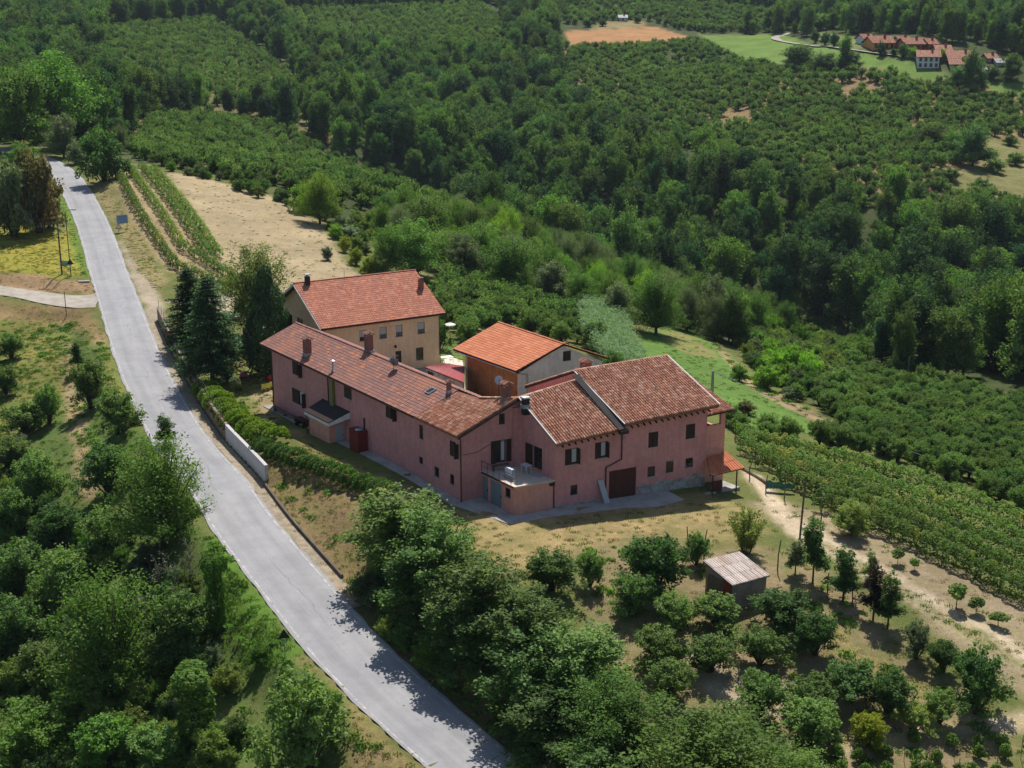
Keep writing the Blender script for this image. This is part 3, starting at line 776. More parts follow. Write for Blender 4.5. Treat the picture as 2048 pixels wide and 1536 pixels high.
# walls ---------------------------------------------------------------
w_wing = Wall(F(-35.6, 0), F(0, 0), [(0, 6.3), (35.6, 5.9)], -1.2, -FB)
wing_w = [(585,604,724,751,"half"), (585,611,781,809,"half"), (688.5,703,774,797,"one"), (772,793,811,838,"half"), (838,846,850,878,"plain"), (900,917,884,914,"half"),
          (838,845.5,914,927,"grid"), (869,878,934,954,"grid"), (900,908,949,969,"grid")]
wr = [w_wing.add(w_wing.rect(*q[:4])) for q in wing_w]
w_gab = Wall(F(0, 0), F(0, 5.5), [(0, 5.82), (5.5, 8.3)], -1.0, FA)
gr_ = [w_gab.add(w_gab.rect(998, 1010, 827, 849)), w_gab.add(w_gab.rect(992, 1012, 880, 925))]
w_door = Wall(F(0, 5.5), F(4.83, 5.5), [(0, 8.2), (4.83, 5.95)], -1.0, -FB)
dr_ = [w_door.add(w_door.rect(1066, 1084, 894, 938))]
w_front = Wall(F(4.83, 5.5), F(4.83, 20.45), [(0, 5.85), (14.95, 7.02)], -1.4, FA)
fr = [w_front.add(w_front.rect(1130, 1156, 897, 929)), w_front.add(w_front.rect(1190, 1214, 884, 916)), w_front.add(w_front.rect(1141, 1155, 970, 990))]
w_tall = w_front
tr = [w_tall.add(w_tall.rect(*q)) for q in ((1297,1316,864,894), (1372,1390,848,877), (1295,1310,933,953), (1332,1347,922,945), (1371,1386,916,935))]
gar = w_tall.add((w_tall.px(1218, 965)[0], -.3, w_tall.px(1272, 965)[0], w_tall.px(1246, 938)[1]))
mb = MB()
for w_ in (w_wing, w_gab, w_door, w_front): w_.mesh(mb)
# unseen sides of the body close it up
Wall(F(-35.6, 7.2), F(-35.6, 0), [(0, 6.3), (3.65, 7.95), (7.2, 6.3)], -1.2, -FA).mesh(mb)
Wall(F(0, 7.2), F(-35.6, 7.2), 6.2, -1.2, FB).mesh(mb)
Wall(F(-8.2, 11.8), F(-8.2, 20.45), 6.7, -1.2, -FA).mesh(mb)
Wall(F(-6.2, 7.2), F(-6.2, 11.8), 6.0, -1.2, -FA).mesh(mb)
Wall(F(-8.2, 11.8), F(4.83, 11.8), [(0, 6.7), (6.7, 9.4), (13.03, 6.55)], 4.5, -FB).mesh(mb)
Wall(F(4.83, 20.45), F(-8.2, 20.45), [(0, 6.75), (6.33, 9.65), (13.03, 6.85)], -1.4, FB).mesh(mb)
fh.part(mb, "wall", M_PINK)
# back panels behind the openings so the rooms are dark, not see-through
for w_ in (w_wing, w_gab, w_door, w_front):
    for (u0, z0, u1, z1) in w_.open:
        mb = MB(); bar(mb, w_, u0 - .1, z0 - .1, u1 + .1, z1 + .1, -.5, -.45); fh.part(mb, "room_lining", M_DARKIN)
for r_, q in zip(wr, wing_w): window(fh, w_wing, r_, q[4])
window(fh, w_gab, gr_[0], "plain", sill=False)
window(fh, w_gab, gr_[1], "sides", name="balcony_door", sill=False)
window(fh, w_door, dr_[0], "plain", name="balcony_door", sill=False)
u0, z0, u1, z1 = dr_[0]; leaf(fh, w_door, u0 - 1.0, z0, u0 - .03, z1, .012, None, M_BROWN)
window(fh, w_front, fr[0], "half"); window(fh, w_front, fr[1], "half"); window(fh, w_front, fr[2], "grid")
window(fh, w_tall, tr[0], "both"); window(fh, w_tall, tr[1], "both")
for k in (2, 3, 4): window(fh, w_tall, tr[k], "grid")
planks(fh, w_tall, gar, M_REDWOOD, name="garage_door", n=13)
# plinth and chipped render
def plinth(w, u0, u1, h):
    mb = MB()
    n = max(2, int((u1 - u0) / .35)); P = []
    for i in range(n + 1):
        u = u0 + (u1 - u0) * i / n; P.append((u, h + rnd.uniform(-.14, .14)))
    for (a, za), (c, zc) in zip(P[:-1], P[1:]):
        mb.prism([w.at(a, -1.3, 0.002), w.at(c, -1.3, .002), w.at(c, zc, .002), w.at(a, za, .002)], w.n * .035)
    fh.part(mb, "plinth", M_PLINTH)
plinth(w_tall, gar[2] + .08, 14.9, .62); plinth(w_front, .1, gar[0] - .08, .12); plinth(w_wing, 20, 35.4, .1)
# stone buttress pier in the corner by the balcony doors
mb = MB(); mb.prism([F(0.02, 4.72, 2.4), F(.42, 4.72, 2.4), F(.42, 5.47, 2.4), F(.02, 5.47, 2.4)], (0, 0, 5.15)); fh.part(mb, "chimney_breast", M_PINK)
# roofs ---------------------------------------------------------------
uB = 30.7 / 37.38                      # where the brown tiles give way to old ones
eB = e_far * (1 - uB) + e_near * uB; rB = r_far * (1 - uB) + F(.18, 3.9, 7.6) * uB
roof_slope(fh, e_far, eB, rB, r_far, T_GREY, .30, .36, "flat", jit=.25, ridge=(r_far + (0, 0, .03), rB + (0, 0, .03)))
full0 = eB + (F(0, 5.7) - F(0, 0)) * 1.0; full0[2] = 8.05
t_M = None
def keepc(u, v):
    p = (eB * (1 - u) + e_near * u) * (1 - v) + (full0 * (1 - u) + apex * u) * v
    q = np.linalg.solve(np.array([FA, FB]).T, p[:2] - FO)
    lim = 3.72 if q[0] < -3.3 else 3.72 + (5.25 - 3.72) * (q[0] + 3.3) / 3.48
    return q[1] < lim
roof_slope(fh, eB, e_near, apex, full0, T_COPPO2, .24, .36, "coppo", slab=M_CHAN, keep=keepc, poly=[eB, e_near, apex, r_M, rB], ridge=(r_M + (0, 0, .02), apex + (0, 0, .03)))
rb_far, rb_M = F(-37.2, 7.6, 6.2), F(-3.3, 7.6, 5.9)
roof_slope(fh, rb_far, rb_M, r_M, r_far, T_GREY, .6, .72, "flat", jit=.25)
en0, en1 = F(5.38, 5.25, 5.62), F(5.38, 12.0, 6.08); rn1 = F(-.9, 12.0, 8.92)
roof_slope(fh, en0, en1, rn1, apex, T_COPPO, .245, .36, "coppo", slab=M_CHAN, ridge=(apex + (0, 0, .03), rn1 + (0, 0, .03)))
roof_slope(fh, F(-6.6, 11.6, 6.0), F(-6.6, 4.5, 5.6), apex, rn1, T_COPPO, .4, .66, "coppo", poly=[F(-6.6, 11.7, 6.0), F(-6.6, 6.9, 5.6), r_M, apex, F(-.9, 11.7, 8.9)], keep=lambda u, v: u < .55 + .3 * v)
et0, et1, rt1, rt0 = F(5.33, 11.72, 6.42), F(5.33, 21.2, 6.80), F(-1.5, 21.25, 9.76), F(-1.5, 11.72, 9.52)
roof_slope(fh, et0, et1, rt1, rt0, T_COPPO, .245, .36, "coppo", slab=M_CHAN, ridge=(rt0 + (0, 0, .03), rt1 + (0, 0, .03)), thick=.2)
roof_slope(fh, F(-8.7, 21.2, 6.75), F(-8.7, 11.72, 6.5), rt0, rt1, T_COPPO, .4, .66, "coppo", thick=.2)
# dark strip added on the lower roof for the shaded side of the taller block
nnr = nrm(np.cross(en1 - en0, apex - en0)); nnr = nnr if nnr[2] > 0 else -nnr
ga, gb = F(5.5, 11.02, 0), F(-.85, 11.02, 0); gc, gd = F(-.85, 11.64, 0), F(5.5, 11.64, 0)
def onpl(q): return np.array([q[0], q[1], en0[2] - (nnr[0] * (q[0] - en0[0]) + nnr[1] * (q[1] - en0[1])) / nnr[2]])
mb = MB(); mb.prism([onpl(q) + nnr * .13 for q in (ga, gd, gc, gb)], nnr * .05); fh.part(mb, "shade_strip", M_BITUM)
mb = MB(); q = onpl(F(5.55, 11.45, 0)); mb.box(q + (0, 0, -.1), np.r_[FA, 0] * .16, np.r_[FB, 0] * .4, (0, 0, .15)); fh.part(mb, "hopper", M_BITUM)
# white painted verge boards, eaves rafters
def verge(p, q, mat=M_WHITE, w=.05, h=.16, dz=-.02):
    mb = MB(); p, q = np.asarray(p, float), np.asarray(q, float); s = nrm(np.cross(q - p, (0, 0, 1)))
    mb.prism([p + s * w + (0, 0, dz), p - s * w + (0, 0, dz), p - s * w + (0, 0, dz - h), p + s * w + (0, 0, dz - h)], q - p)
    return mb
fh.part(verge(F(.25, 5.18, 8.40), F(5.45, 5.18, 5.70), h=.09, dz=.06), "verge_board", M_WHITE)
fh.part(verge(F(-1.5, 11.68, 9.58), F(5.38, 11.68, 6.48), h=.07, dz=.03), "verge_board", M_WHITE)
fh.part(verge(F(-1.5, 21.28, 9.86), F(5.38, 21.28, 6.88), h=.10, dz=.03), "verge_board", M_WHITE)
fh.part(verge(F(.24, -.42, 5.70), F(.24, 5.2, 8.26), h=.14, dz=-.03), "verge_board", M_BROWN)
for k in range(26):
    b_ = 5.9 + k * .6
    if b_ > 20.8: break
    if 11.3 < b_ < 12.2: continue
    zz = (5.60 + (b_ - 5.25) * .068) if b_ < 11.8 else (6.30 + (b_ - 11.7) * .044)
    mb = MB(); mb.box(F(5.05, b_, zz - .19), np.r_[FA, -.45] * .3, np.r_[FB, 0] * .05, np.array([0, 0, .06])); fh.part(mb, "rafter_end", M_BROWN)
# gutters and pipes
gutter(fh, F(-37.1, -.53, 6.16), F(-6.6, -.53, 5.76), -FB)
pipe(fh, [F(-35.45, -.5, 6.1), F(-35.45, -.07, 5.7), F(-35.45, -.07, -.5)], .055)
ux = w_wing.px(657, 770)[0]; pipe(fh, [w_wing.at(ux, 6.05, .5), w_wing.at(ux, 5.7, .07), w_wing.at(ux, 2.6, .07)], .055)
ux = w_wing.px(730, 860)[0]; pipe(fh, [w_wing.at(ux, w_wing.px(730, 836)[1], .08), w_wing.at(ux, -.3, .08)], .07)
pipe(fh, [F(-.02, -.09, 5.6), F(.1, -.09, 5.2), F(.1, -.09, -.1)], .055)
uy = w_front.px(1243, 880)[0]; uj = w_front.px(1211, 940)[0]
pipe(fh, [w_front.at(uy, 5.9, .09), w_front.at(uy, 3.25, .09), w_front.at(uj, 2.75, .09), w_front.at(uj, -.1, .09)], .06)
# service cable clipped across the gable
pipe(fh, [w_gab.at(.15, 4.05, .03), w_gab.at(1.4, 4.1, .03), w_gab.at(2.6, 4.6, .03), w_gab.at(3.8, 4.72, .03), w_gab.at(5.3, 4.5, .03)], .018, M_IRON, "cable")
# yellow-green flue casing beside the annex
ua, ub = w_wing.px(664, 780)[0], w_wing.px(670, 780)[0]
mb = MB(); bar(mb, w_wing, ua, 2.5, ub, 5.85, .004, .30); fh.part(mb, "flue_casing", mat_surface("olive_metal", (.20, .19, .06), var=.1, rough=.5))
# chimneys
def chimney(p, w, d, h, cap="tiles", mat=M_BRICK, name="chimney"):
    p = np.asarray(p, float); ex, ey = np.r_[FA, 0] * w / 2, np.r_[FB, 0] * d / 2
    mb = MB(); mb.box(p + (0, 0, h / 2 - .3), ex, ey, np.array([0, 0, h / 2 + .3]))
    if cap == "tiles":
        for sx in (-1, 1): mb.box(p + ex * .8 * sx + (0, 0, h + .1), ex * .18, ey * .95, np.array([0, 0, .1]))
    c = fh.part(mb, name, mat)
    if cap == "tiles":
        mb = tile_field(p - ex * 1.3 - ey * 1.3 + (0, 0, h + .2), p + ex * 1.3 - ey * 1.3 + (0, 0, h + .2), p + ex * 1.3 + (0, 0, h + .42), p - ex * 1.3 + (0, 0, h + .42), .2, .42, "coppo")
        m2 = tile_field(p + ex * 1.3 + ey * 1.3 + (0, 0, h + .2), p - ex * 1.3 + ey * 1.3 + (0, 0, h + .2), p - ex * 1.3 + (0, 0, h + .42), p + ex * 1.3 + (0, 0, h + .42), .2, .42, "coppo")
        i = len(mb.v); mb.v += m2.v; mb.f += [[q + i for q in f] for f in m2.f]; mb.m += m2.m
        fh.part(mb, "chimney_cap", T_COPPO, c, kind="stuff")
    else:
        mb = MB(); mb.box(p + (0, 0, h + .06), ex * 1.2, ey * 1.2, np.array([0, 0, .06])); fh.part(mb, "chimney_cap", M_WHITE if cap == "white" else M_IRON, c)
    mb = MB(); mb.box(p + (0, 0, .12), ex * 1.25, ey * 1.25, np.array([0, 0, .16])); fh.part(mb, "flashing", M_GREYM, c)
    return c
sl = (e_far, e_near, r_far)
chimney(on_slope(615, 711, *sl), .62, .62, 1.45)
chimney(F(-22.6, 4.0, 7.75), .62, .62, 1.6)
chimney(on_slope(898, 786, *sl), .32, .32, .75, "tiles")
chimney(F(-1.1, 4.9, 7.7), .75, .55, 1.35, "tiles")
q = on_slope(1051, 815, en0, en1, apex); chimney(q, .42, .5, .8, "white", M_IRON)
chimney(F(-7.0, 16.9, 6.9), .85, .65, 1.45, "tiles")
# steel flue
q = on_slope(666, 741, *sl); mb = MB(); mb.tube([q, q + (0, 0, .95)], .085, 10); mb.tube([q + (0, 0, .98), q + (0, 0, 1.08)], [.26, .05], 12); fl = fh.part(mb, "steel_flue", M_GREYM)
mb = MB(); mb.tube([q - (0, 0, .1), q + (0, 0, .14)], [.3, .12], 10); fh.part(mb, "flashing", M_GREYM, fl)
# dish and aerial on the wing ridge
def dish(b, p, facing, r=.42, hgt=.8, aerial=0, mat=M_GREYM):
    p = np.asarray(p, float); mb = MB(); mb.tube([p - (0, 0, .2), p + (0, 0, hgt + aerial)], .028, 6); o = b.part(mb, "aerial_mast", M_IRON)
    f = nrm(facing); s = nrm(np.cross(f, (0, 0, 1))); u = np.cross(s, f); c = p + (0, 0, hgt) + f * .16
    mb = MB(); rings = [(0, -.10), (.35, -.085), (.7, -.05), (1, 0)]; n = 18; idx = []
    for rr, dd in rings:
        idx.append(len(mb.v))
        for k in range(n):
            t = 2 * math.pi * k / n; mb.v.append(tuple(c + s * math.cos(t) * r * rr + u * math.sin(t) * r * rr * 1.08 + f * dd))
    for a in range(3):
        for k in range(n): mb.f.append([idx[a] + k, idx[a] + (k + 1) % n, idx[a + 1] + (k + 1) % n, idx[a + 1] + k]); mb.m.append(0)
    b.part(mb, "satellite_dish", mat, o)
    mb = MB(); mb.tube([c - u * r * .9, c + f * .42 - u * .05], .014, 5); mb.box(c + f * .42, s * .04, u * .04, f * .06); b.part(mb, "feed_arm", M_IRON, o)
    if aerial:
        mb = MB(); top = p + (0, 0, hgt + aerial)
        for k, zz in enumerate((0, -.38)):
            q0 = top + (0, 0, zz); mb.tube([q0 - s * .55, q0 + s * .55], .014, 5)
            for j in range(7):
                m_ = q0 + s * (-.5 + j / 6.); mb.tube([m_ - f * (.24 - .02 * j), m_ + f * (.24 - .02 * j)], .01, 4)
        b.part(mb, "tv_aerial", M_GREYM, o)
    return o
q = on_slope(787, 742, *sl); dish(fh, q, (.3, .75, .45), .45, .75, .75, mat_surface("dark_dish", (.16, .18, .22), var=.05, bumpd=0))
q = F(-2.2, 4.9, 7.5); dish(fh, q, (.1, -.9, .2), .36, 1.9, 0, mat_surface("pale_dish", (.50, .54, .62), var=.05, bumpd=0))
# roof window
q = on_slope(862, 783, *sl); sx, sy = np.r_[FA, -.013], nrm(np.r_[FB, .45])
nn = nrm(np.cross(sx, sy)); nn = nn if nn[2] > 0 else -nn
mb = MB(); mb.box(q + nn * .08, sx * .36, sy * .42, nn * .07); k_ = fh.part(mb, "roof_window", M_GREYM)
mb = MB(); mb.box(q + nn * .153, sx * .29, sy * .35, nn * .006); fh.part(mb, "pane", M_GLASS, k_)
# loggia at the right-hand end
w_log = Wall(F(4.2, 20.47), F(4.2, 22.95), [(0, 5.95), (2.48, 5.95)], -1.6, FA)
lo = w_log.add(w_log.rect(1414, 1442, 827, 850))
mb = MB(); w_log.mesh(mb, depth=.25)
w_lr = Wall(F(4.2, 22.95), F(-5.0, 22.95), [(0, 5.75), (9.2, 8.9)], -1.6, FB); w_lr.add((.35, 4.2, 2.6, 5.55)); w_lr.mesh(mb, depth=.25)
Wall(F(-5.0, 20.47), F(-5.0, 22.95), 6.6, -1.6, -FA).mesh(mb)
mb.prism([F(4.0, 20.5, 3.9), F(4.0, 22.9, 3.9), F(-4.9, 22.9, 3.9), F(-4.9, 20.5, 3.9)], (0, 0, .12))
fh.part(mb, "loggia_wall", M_PINK2)
roof_slope(fh, F(4.65, 20.4, 5.80), F(4.65, 23.5, 5.95), F(-2.2, 23.5, 8.02), F(-2.2, 20.4, 7.9), T_COPPO, .2, .33, "coppo")
roof_slope(fh, F(-5.4, 23.5, 6.5), F(-5.4, 20.4, 6.4), F(-2.2, 20.4, 7.9), F(-2.2, 23.5, 8.02), T_COPPO, .4, .66, "coppo")
print("farmhouse parts", len(fh.root.children))

# ------------------------------------------------------------------ terrace annex in the corner of the L
ta = Bld("terrace_annex", "flat-topped pink annex with a sunny tiled terrace, set in the corner of the farmhouse", "annex", F(2.3, 3.6, -.1))
w_ts = Wall(F(.02, 1.81), F(4.78, 1.81), 2.31, -.9, -FB)
td = [(.12, -.1, 1.0, 2.1), (1.35, -.1, 2.95, 2.1), w_ts.rect(1010, 1021, 976, 995)]
for r_ in td: w_ts.add(r_)
w_tf = Wall(F(4.78, 1.81), F(4.78, 5.35), 2.31, -.9, FA)
mb = MB(); w_ts.mesh(mb); w_tf.mesh(mb); ta.part(mb, "wall", M_PINK2)
planks(ta, w_ts, td[0], M_BLUEG, n=4); planks(ta, w_ts, td[1], M_BLUEG, n=9)
window(ta, w_ts, td[2], "grid")
mb = MB(); mb.prism([F(-.0, 1.72, 2.31), F(4.88, 1.72, 2.31), F(4.88, 5.47, 2.31), F(.01, 5.47, 2.31)], (0, 0, .12)); fl = ta.part(mb, "terrace_floor", M_TERR)
mb = MB(); mb.prism([F(.3, 1.62, 2.33), F(4.88, 1.62, 2.33), F(4.88, 1.70, 2.33), F(.3, 1.70, 2.33)], (0, 0, .12)); ta.part(mb, "fascia", M_BROWN)
mb = MB()
for k in range(6):
    a_ = .15 + k * .84; mb.tube([F(a_, 1.78, 2.42), F(a_, 1.78, 3.35)], .018, 5)
mb.tube([F(.05, 1.78, 3.35), F(4.5, 1.78, 3.35)], .022, 5); mb.tube([F(.05, 1.78, 2.9), F(4.5, 1.78, 2.9)], .012, 5)
ta.part(mb, "railing", M_IRON)
mb = MB(); mb.tube([F(4.7, 5.38, -.1), F(4.7, 5.38, 2.0)], .05, 8); ta.part(mb, "downpipe", M_COPPER)
mb = MB(); mb.prism([F(4.79, 5.0, 2.0), F(5.02, 5.0, 2.0), F(5.02, 5.36, 2.0), F(4.79, 5.36, 2.0)], (0, 0, .18)); ta.part(mb, "lamp_box", M_IRON)
ZT = 2.43
def small_table(loc, rz, label, w=.9, d=.6, h=.72, mat=M_WHITE, name="table", cat="table"):
    t = thing(name, label, cat, loc, rz)
    mb = MB(); mb.abox(-w / 2, -d / 2, h - .04, w / 2, d / 2, h); mb.build("tabletop", mat, t)
    for sx in (-1, 1):
        for sy in (-1, 1):
            mb = MB(); mb.tube([(sx * (w / 2 - .06), sy * (d / 2 - .06), 0), (sx * (w / 2 - .08), sy * (d / 2 - .08), h - .04)], .022, 6); mb.build("leg", mat, t)
    return t
small_table(F(2.2, 4.6, ZT), R(-54), "small white table on the terrace in front of the balcony door")
# drying rack with a white cloth
dr = thing("drying_rack", "folding laundry rack standing open in the sun on the terrace", "laundry rack", F(2.9, 2.6, ZT), R(-54))
mb = MB()
for sx in (-.75, .75):
    mb.tube([(sx, -.3, 0), (sx, .3, .9)], .013, 5); mb.tube([(sx, .3, 0), (sx, -.3, .9)], .013, 5)
for sy in (-.3, .3): mb.tube([(-.75, sy, .9), (.75, sy, .9)], .012, 5)
mb.build("frame", M_GREYM, dr)
mb = MB()
for k in range(5):
    y = -.22 + k * .11; mb.tube([(-.75, y, .9), (.75, y, .9)], .005, 4)
mb.build("line", M_GREYM, dr)
def cloth(name, loc, rz, w, h, d, mat, label):
    mb = MB(); n = 10
    for i in range(n):
        x0, x1 = -w / 2 + w * i / n, -w / 2 + w * (i + 1) / n; f0, f1 = .03 * math.sin(i * 1.9), .03 * math.sin(i * 1.9 + 1.9)
        for (za, ya, zb, yb) in ((0, d, -h * .5, d + .03), (-h * .5, d + .03, -h, d + .01), (0, d, .012, 0), (0, -d, .012, 0), (0, -d, -h * .8, -d - .02)):
            mb.poly([(x0, ya + f0, za), (x1, ya + f1, za), (x1, yb + f1, zb), (x0, yb + f0, zb)])
    o = mb.build(name, mat); o.location = loc; o.rotation_euler = (0, 0, rz); return tag(o, label, "laundry")
cloth("laundry", F(2.9, 2.6, ZT + .92), R(-54), 1.0, .75, .1, mat_surface("pale_linen", (.62, .66, .74), var=.08), "pale blue-white sheet hung over the laundry rack on the terrace")
mb = MB(); mb.abox(-.55, -.35, 0, .55, .35, .02); o = mb.build("board", M_GREYW); o.location = F(3.2, 4.9, ZT + .005); o.rotation_euler = (0, 0, R(-40)); tag(o, "flat grey board lying on the shaded part of the terrace", "board")
bn = thing("bench", "low wooden bench against the wall below the glazed balcony door", "bench", F(.5, 3.3, ZT), R(27))
mb = MB(); mb.abox(-.8, -.18, .40, .8, .18, .45); mb.build("seat", M_WOODP, bn)
for sx in (-.65, .65):
    mb = MB(); mb.abox(sx - .04, -.15, 0, sx + .04, .15, .40); mb.build("leg", M_WOODP, bn)

# ------------------------------------------------------------------ boiler annex on the long front
an = Bld("boiler_annex", "small salmon annex with a dark lean-to roof against the long pink front", "annex", F(-22, -.8, -.3))
w_af = Wall(F(-24.0, -1.62), F(-19.95, -1.62), 2.25, -1.2, -FB); w_ar = Wall(F(-19.95, -1.62), F(-19.95, -.01), [(0, 2.25), (1.61, 2.9)], -1.2, FA)
w_al = Wall(F(-24.0, -.01), F(-24.0, -1.62), [(0, 2.9), (1.61, 2.25)], -1.2, -FA)
ad = w_ar.add((.62, -.35, 1.48, 1.75))
mb = MB(); w_af.mesh(mb); w_ar.mesh(mb); w_al.mesh(mb); an.part(mb, "wall", M_PINK2)
d_ = planks(an, w_ar, ad, M_GREYW, n=2)
mb = MB(); bar(mb, w_ar, .6, 1.77, 1.5, 2.1, -.3, -.05); an.part(mb, "door_head", M_DARKIN)
A0, A1, A2, A3 = F(-24.35, -1.95, 2.2), F(-19.35, -1.95, 2.2), F(-18.9, -.02, 3.15), F(-24.35, -.02, 3.15)
mb = MB(); mb.prism([A0, A1, A2, A3], (0, 0, .09)); rf = an.part(mb, "roof", M_BITUM)
mb = MB(); mb.prism([A0 + (0, 0, .095), A1 + (0, 0, .095), A1 * .78 + A2 * .22 + (0, 0, .095), A0 * .78 + A3 * .22 + (0, 0, .095)], (0, 0, .025)); an.part(mb, "eave_sheet", mat_surface("copper_sheet", (.50, .25, .14), var=.1, rough=.5), rf)
mb = MB(); mb.prism([A0 - (0, 0, .3), A1 - (0, 0, .3), A1 - (0, 0, .003), A0 - (0, 0, .003)], np.r_[FB, 0] * .06)
an.part(mb, "fascia", M_WHITE, rf)
mb = MB(); mb.prism([A1 - (0, 0, .3), A2 - (0, 0, .62), A2 - (0, 0, .003), A1 - (0, 0, .003)], np.r_[FA, 0] * -.06); an.part(mb, "side_panel", M_WHITE, rf)
mb = MB(); mb.tube([F(-24.2, -1.85, 2.1), F(-24.2, -1.75, -.6)], .045, 8); an.part(mb, "downpipe", M_COPPER)
# red metal cupboard
rc = thing("metal_cupboard", "rusty red metal cupboard standing against the long pink front", "cupboard", F(-16.3, -.62, gz(*F(-16.3, -.62)[:2])), R(-54.3))
M_REDM = mat_surface("red_metal", (.20, .028, .022), (.15, .025, .02), 2, var=.2, rough=.55)
mb = MB(); mb.abox(-.85, -.45, -.3, .85, .45, 1.95); mb.build("body", M_REDM, rc)
mb = MB(); mb.abox(-.9, -.5, 1.952, .9, .5, 2.02); mb.build("lid", M_REDM, rc)
for sx in (-1, 0):
    mb = MB(); mb.abox(sx * .82 + .02, -.475, .12, sx * .82 + .80, -.452, 1.9); mb.build("door", M_REDM, rc)
o = MB(); o.tube([(0, 0, 0), (0, .02, .16)], [.42, .36], 12); o = o.build("zinc_basin", M_GREYM); o.location = F(-16.0, -.62, gz(*F(-16.3, -.62)[:2]) + 2.022); tag(o, "upturned zinc basin lying on top of the red metal cupboard", "basin")
# split logs / bench under the first windows
bx = thing("bench", "long weathered bench below the lower left window of the pink front", "bench", F(-31.2, -.75, gz(*F(-31.2, -.75)[:2])), R(-54.3))
mb = MB(); mb.abox(-2.6, -.22, .42, 2.6, .22, .48); mb.build("seat", M_WOODP, bx)
for sx in (-2.3, 0, 2.3):
    mb = MB(); mb.abox(sx - .06, -.18, -.2, sx + .06, .18, .418); mb.build("leg", M_WOODP, bx)
bt = thing("garden_table", "dark garden table with a bench pushed up to the pink front", "table", F(-27.0, -1.0, gz(*F(-27.0, -1.0)[:2])), R(-54.3))
mb = MB(); mb.abox(-.9, -.4, .7, .9, .4, .75); mb.build("tabletop", M_BROWN, bt)
for sx in (-.75, .75):
    mb = MB(); mb.abox(sx - .05, -.35, -.2, sx + .05, .35, .698); mb.build("leg", M_BROWN, bt)
# board leaning by the garage
lb = MB(); u_ = w_front.px(1204, 985)[0]; pb, pt = w_front.at(u_ + .12, -.25, .75), w_front.at(u_ - .25, 1.75, .1)
lb.box((pb + pt) / 2, w_front.e * .26, (pt - pb) / 2, nrm(np.cross(w_front.e, pt - pb)) * .025); o = lb.build("leaning_board", M_GREYW, origin=pb); tag(o, "pale grey board leaning on the pink wall beside the garage door", "board")

# ------------------------------------------------------------------ porch at the right-hand end
po = Bld("porch", "lean-to porch with a ribbed terracotta roof at the right end of the farmhouse", "porch", F(6, 21.5, -1.1))
p0, p1, p2, p3 = F(6.85, 19.3, 1.12), F(6.85, 22.9, 1.24), F(4.28, 23.1, 2.02), F(4.9, 20.5, 2.0)
roof_slope(po, p0, p1, p2, p3, T_ORANGE, .23, 1.2, "corr", jit=.1, thick=.06)
for b_ in (19.75, 22.3):
    q = F(6.6, b_); mb = MB(); mb.box((q[0], q[1], -.05), (.055, 0, 0), (0, .055, 0), (0, 0, 1.2)); po.part(mb, "post", M_COPPER)
mb = MB(); mb.prism([F(6.52, 19.45, 1.0), F(6.68, 19.45, 1.0), F(6.68, 22.75, 1.1), F(6.52, 22.75, 1.1)], (0, 0, .13)); po.part(mb, "beam", M_COPPER)
mb = MB(); zb = gz(*F(5.6, 21.4)[:2]); mb.prism([F(4.3, 20.6, zb - .6), F(6.4, 20.6, zb - .6), F(6.4, 22.9, zb - .6), F(4.3, 22.9, zb - .6)], (0, 0, .68)); po.part(mb, "floor_slab", M_CONC)
mb = MB(); mb.prism([F(6.35, 20.0, zb), F(6.45, 20.0, zb), F(6.45, 20.9, zb), F(6.35, 20.9, zb)], (0, 0, 1.05)); po.part(mb, "side_panel", M_REDWOOD)
st = MB()
for k in range(3): st.prism([F(6.3 + .3 * k, 19.1, zb - .6), F(6.6 + .3 * k, 19.1, zb - .6), F(6.6 + .3 * k, 20.2, zb - .6), F(6.3 + .3 * k, 20.2, zb - .6)], (0, 0, .75 - .2 * k))
po.part(st, "step", M_CONC)
mb = MB(); mb.tube([F(6.2, 19.0, zb + 1.0), F(7.3, 19.2, zb + .4), F(7.3, 19.2, zb - .3)], .025, 5); mb.tube([F(6.2, 19.0, zb - .2), F(6.2, 19.0, zb + 1.0)], .025, 5); po.part(mb, "handrail", M_IRON)

# paved apron along the walls
def apron(name, pts, mat=M_CONC, t=.06):
    g = [np.array([p[0], p[1], gz(p[0], p[1])]) for p in pts]
    mb = MB(); mb.prism([q - (0, 0, .35) for q in g], (0, 0, .35 + t)); o = mb.build(name, mat); return tag(o, kind="structure")
for k in range(8):
    a0 = -35.9 + k * 4.5
    apron("pavement", [F(a0, -.98), F(min(a0 + 4.46, -.02), -.98), F(min(a0 + 4.46, -.02), -.045), F(a0, -.045)])
apron("pavement", [F(0, -.98), F(5.9, .45), F(5.9, 1.78), F(.02, 1.78)])
apron("pavement", [F(4.86, 1.78), F(6.1, .5), F(6.3, 5.5), F(4.86, 5.5)])
apron("pavement", [F(4.90, 5.52), F(6.5, 5.52), F(6.9, 11.0), F(4.90, 11.0)])
apron("pavement", [F(4.90, 11.02), F(6.9, 11.02), F(7.6, 13.5), F(7.0, 16.5), F(4.90, 16.5)])

